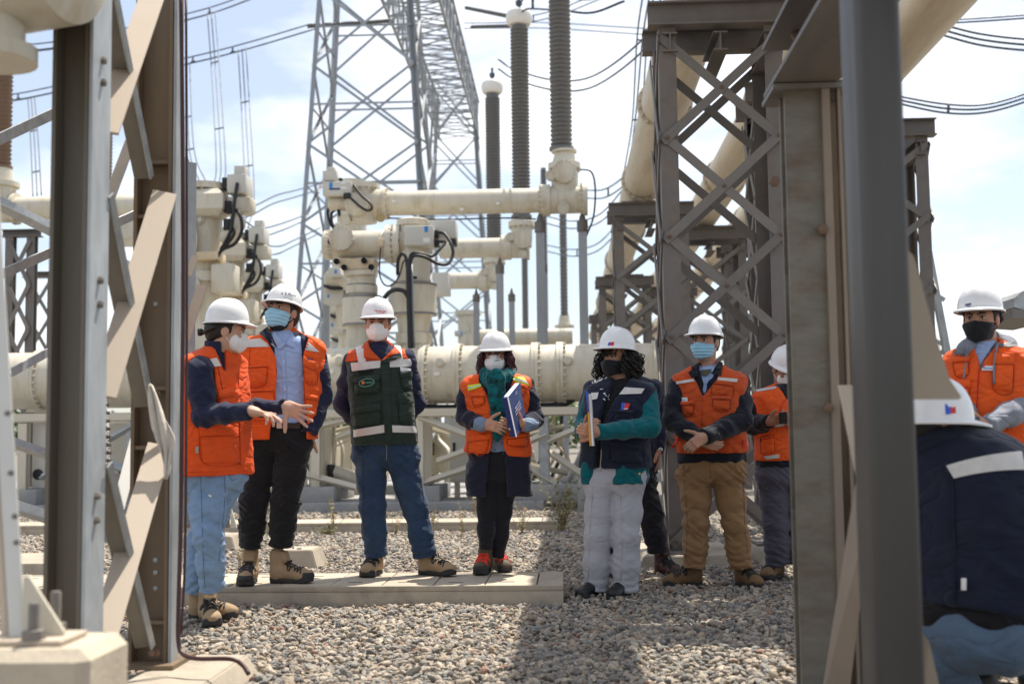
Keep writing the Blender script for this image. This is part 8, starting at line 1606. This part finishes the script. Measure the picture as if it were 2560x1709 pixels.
# ------------------------------------------------------------------ crouching man seen from behind
def man_crouch():
    s = Person('crouching man seen from behind in navy vest, hard hat and jeans, lower right', 4.55, 140, (2450, 1690, 4.7)); z = Zc(1900, 850, 1.826); J = s.J
    T = [(1060, 2360, 30, .07, .1), (1080, 2370, 76, .1, .08), (1108, 2386, 112, .125, .06), (1150, 2404, 140, .14, .04), (1200, 2420, 156, .15, .02), (1270, 2434, 168, .16, .0), (1360, 2442, 172, .17, -.02), (1450, 2448, 168, .18, -.04), (1540, 2452, 160, .18, -.05)]; tor = s.torso(T, direct=True)
    la = s.arm(J(2520, 1160, .02), J(2590, 1280, .12), J(2520, 1200, .4), (.08, .068, .05)); ra = s.arm(J(2310, 1130, .05), J(2290, 1240, .25), J(2380, 1190, .45), (.08, .068, .05))
    s.put('sweater', Disp(U(Infl(tor, -.01), la, ra, k=.03), folds(.010, 8, 14, .9, 6)), C_BLACK, .01)
    zh = zpy(s, 2450, 1515); Vt = Infl(tor, .02); Vt = Sd(lambda p, b=Vt: smax(b(p), zh - p[:, 2] - .03 * np.sin(p[:, 0] * 8), .006), Vt.lo, Vt.hi); Vt = Disp(Vt, folds(.016, 5, 10, .9, 51)); vo = s.put('vest', Vt, C_NAVYV, .0095)
    s.patch('reflective_strip', Vt, quad(z, (850, 572), (1195, 505), (1215, 590), (885, 630)), C_REFL, vo, 14, 4, .005, bow=-6); s.patch('buckle', Vt, rect(z, 918, 1085, 942, 1140), C_METAL, vo, 2, 2, .006)
    s.line('back_seam', Vt, [z(850, 590), z(880, 700), z(890, 1200)], .005, C_NAVYV, vo, 4, .003)
    s.put('jacket_hem', Disp(s.torso([(1490, 2450, 168, .18, -.05), (1530, 2454, 166, .19, -.06), (1590, 2470, 150, .18, -.05)], direct=True), folds(.008, 8, 18, .3, 3)), C_BLACK, .01)
    s.legs((J(2390, 1580, .0), J(2370, 1500, .5), J(2400, 1640, .28)), (J(2520, 1580, .02), J(2590, 1500, .5), J(2560, 1650, .2)), s.torso([(1540, 2455, 150, .17, -.03), (1600, 2458, 150, .17, -.03), (1640, 2460, 130, .15, -.02)], direct=True), cloth('shaded_denim', (.09, .135, .2), .85, .1), rad=(.11, .085, .07), amp=.012, seed=12); 
    s.put('jean_leg', Disp(chain([J(2330, 1560, .0), J(2420, 1600, -.16), J(2520, 1610, -.2), J(2600, 1590, -.1)], [.09, .1, .1, .1], .03), folds(.012, 8, 12, .4, 5)), cloth('mid_denim', (.09, .135, .2), .85, .1, fold=.6), .009); s.put('jean_shin', Disp(chain([J(2345, 1580, -.02), J(2370, 1650, -.06), J(2400, 1720, -.05)], [.085, .08, .075], .03), folds(.012, 8, 14, .4, 7)), cloth('mid_denim', (.09, .135, .2), .85, .1, fold=.6), .009)
    zf = .012; s.boot(np.array([*J(2425, 1690, -.02)[:2], zf]), (.95, .1), mat('black_tan_shoe', (.02, .018, .016), .6, var=.2), None, 1.05, .12, flat=True); s.boot(np.array([*J(2560, 1690, .35)[:2], zf]), (.9, .4), C_BLKB, None, 1.05, .12, flat=True)
    s.line('shoe_stripe', s.sd['boot'], [z(985, 1530), z(1060, 1540), z(1130, 1505), z(1150, 1460)], .008, C_TANB, s.root, 5, .003)
    s.head(J(2330, 1050, .02), 112, -3, 0, 1.05, J(2392, 1100, .03)); s.hair(C_HAIRK, back=-.11, low=-.1, vol=.016); s.helmet(rim=.0, tilt=2, sc=1.22, vis=.05); s.put('hood', Disp(U(ell(J(2345, 1092, .03), (.12, .12, .06)), cap(J(2300, 1106, .02), J(2400, 1106, .04), .06), k=.04), folds(.008, 10, 16, .6, 3)), C_NAVYV, .009)
    a = np.array(quad(z, (842, 272), (892, 264), (895, 332), (848, 340))); m_ = (a[0] * .5 + a[1] * .5), (a[3] * .5 + a[2] * .5); s.hat_patch('badge_blue', [a[0], m_[0], m_[1], a[3]], C_BLUP, nu=3, nv=3); s.hat_patch('badge_red', [m_[0], a[1], a[2], m_[1]], C_REDP, nu=3, nv=3)
    s.core([J(2360, 1085, .02), J(2430, 1300), J(2455, 1580)], .05); s.core([J(2320, 1150, .05), J(2510, 1165)], .04); w = J(2520, 1200, .4); s.hand(w, V(-1, .4, .3), V(-.3, 1, 0), 1, (.5, .5, .5, .5), .03, 1.0); w = J(2380, 1190, .45); s.hand(w, V(.6, .5, .3), V(-.3, 1, 0), -1, (.5, .5, .5, .5), .03, 1.0); s.body(SK_M)

# ------------------------------------------------------------------ person glimpsed between the right posts
def man_glimpse():
    s = Person('person in black with a camera strap glimpsed between the right foreground posts', 7.6, -10, (2130, 1480, 7.6)); J = s.J
    tor = s.torso([(915, 2130, 20, .06, 0), (930, 2130, 55, .085, 0), (950, 2130, 82, .11, 0), (1040, 2130, 80, .13, 0), (1150, 2130, 76, .13, 0)]); la = s.arm(J(2058, 960), J(2052, 1040, -.05), J(2090, 960, -.26), (.066, .058, .045)); ra = s.arm(J(2204, 960), J(2210, 1040, -.05), J(2160, 960, -.26), (.066, .058, .045))
    s.put('jacket', Disp(U(tor, la, ra, k=.03), folds(.009, 9, 14, .9, 6)), C_NAVYJ, .01); s.legs((J(2098, 1190), J(2096, 1320, -.02), J(2094, 1455)), (J(2160, 1190), J(2162, 1320), J(2166, 1455)), s.torso([(1130, 2130, 70, .125, 0), (1190, 2130, 72, .125, 0)]), cloth('pale_blue_jean', (.2, .27, .38), .85), rad=(.1, .076, .066), amp=.01); zf = .012
    s.boot(np.array([*J(2094, 1480, .1)[:2], zf]), (-.2, -1), C_BLKB); s.boot(np.array([*J(2168, 1480, .1)[:2], zf]), (.2, -1), C_BLKB)
    s.head(J(2130, 882), 5, 0, 0, 1.0, J(2130, 930, .02)); s.eyes(); s.hair(C_HAIRK); s.helmet(rim=.05); s.mask('snug', C_MASKK, False)
    for wx, sg in ((2090, 1), (2160, -1)): s.hand(J(wx, 960, -.27), V(sg * .5, -.3, .8), V(sg, .2, 0), sg, (.5, .5, .5, .5), .03)
    s.core([J(2130, 930), J(2130, 1040), J(2130, 1190)]); s.core([J(2092, 962, -.25), J(2052, 1040, -.05), J(2058, 960), J(2204, 960), J(2210, 1040, -.05), J(2158, 962, -.25)], .026); s.core([J(2098, 1190), J(2094, 1450)]); s.core([J(2160, 1190), J(2166, 1450)]); s.body(SK_M)
    t = thing('camera', tuple(J(2126, 930, -.34)), 'black photo camera with a strap held by the person between the posts', 'camera'); c = Vector(J(2126, 910, -.34)); box('camera_body', c - Vector((.07, .03, .05)), c + Vector((.07, .03, .05)), C_BLKB, t, .01); lathe('lens', [(0, .04), (.09, .042), (.1, .035)], c + Vector((0, -.03, 0)), (0, -1, 0), C_BLKB, t, 20)
    tube('strap', catmull([J(2112, 890, -.3), J(2118, 920, -.2), J(2125, 960, -.17), J(2130, 1000, -.17)], 5), .008, C_BLACK, t, 6); yp = mat('yellow_print', (.8, .5, .02), .6); [tube('strap_mark', [J(2122 + 1.5 * k, 946 + 5 * k, -.222), J(2126 + 1.5 * k, 947 + 5 * k, -.222)], .005, yp, t, 5) for k in range(4)]
for fn in (man_green, man_gesture, man_blue, woman_scarf, woman_navy, man_behind, man_tan, man_phone, man_hoodie, man_crouch, man_glimpse): fn()
make_gravel()
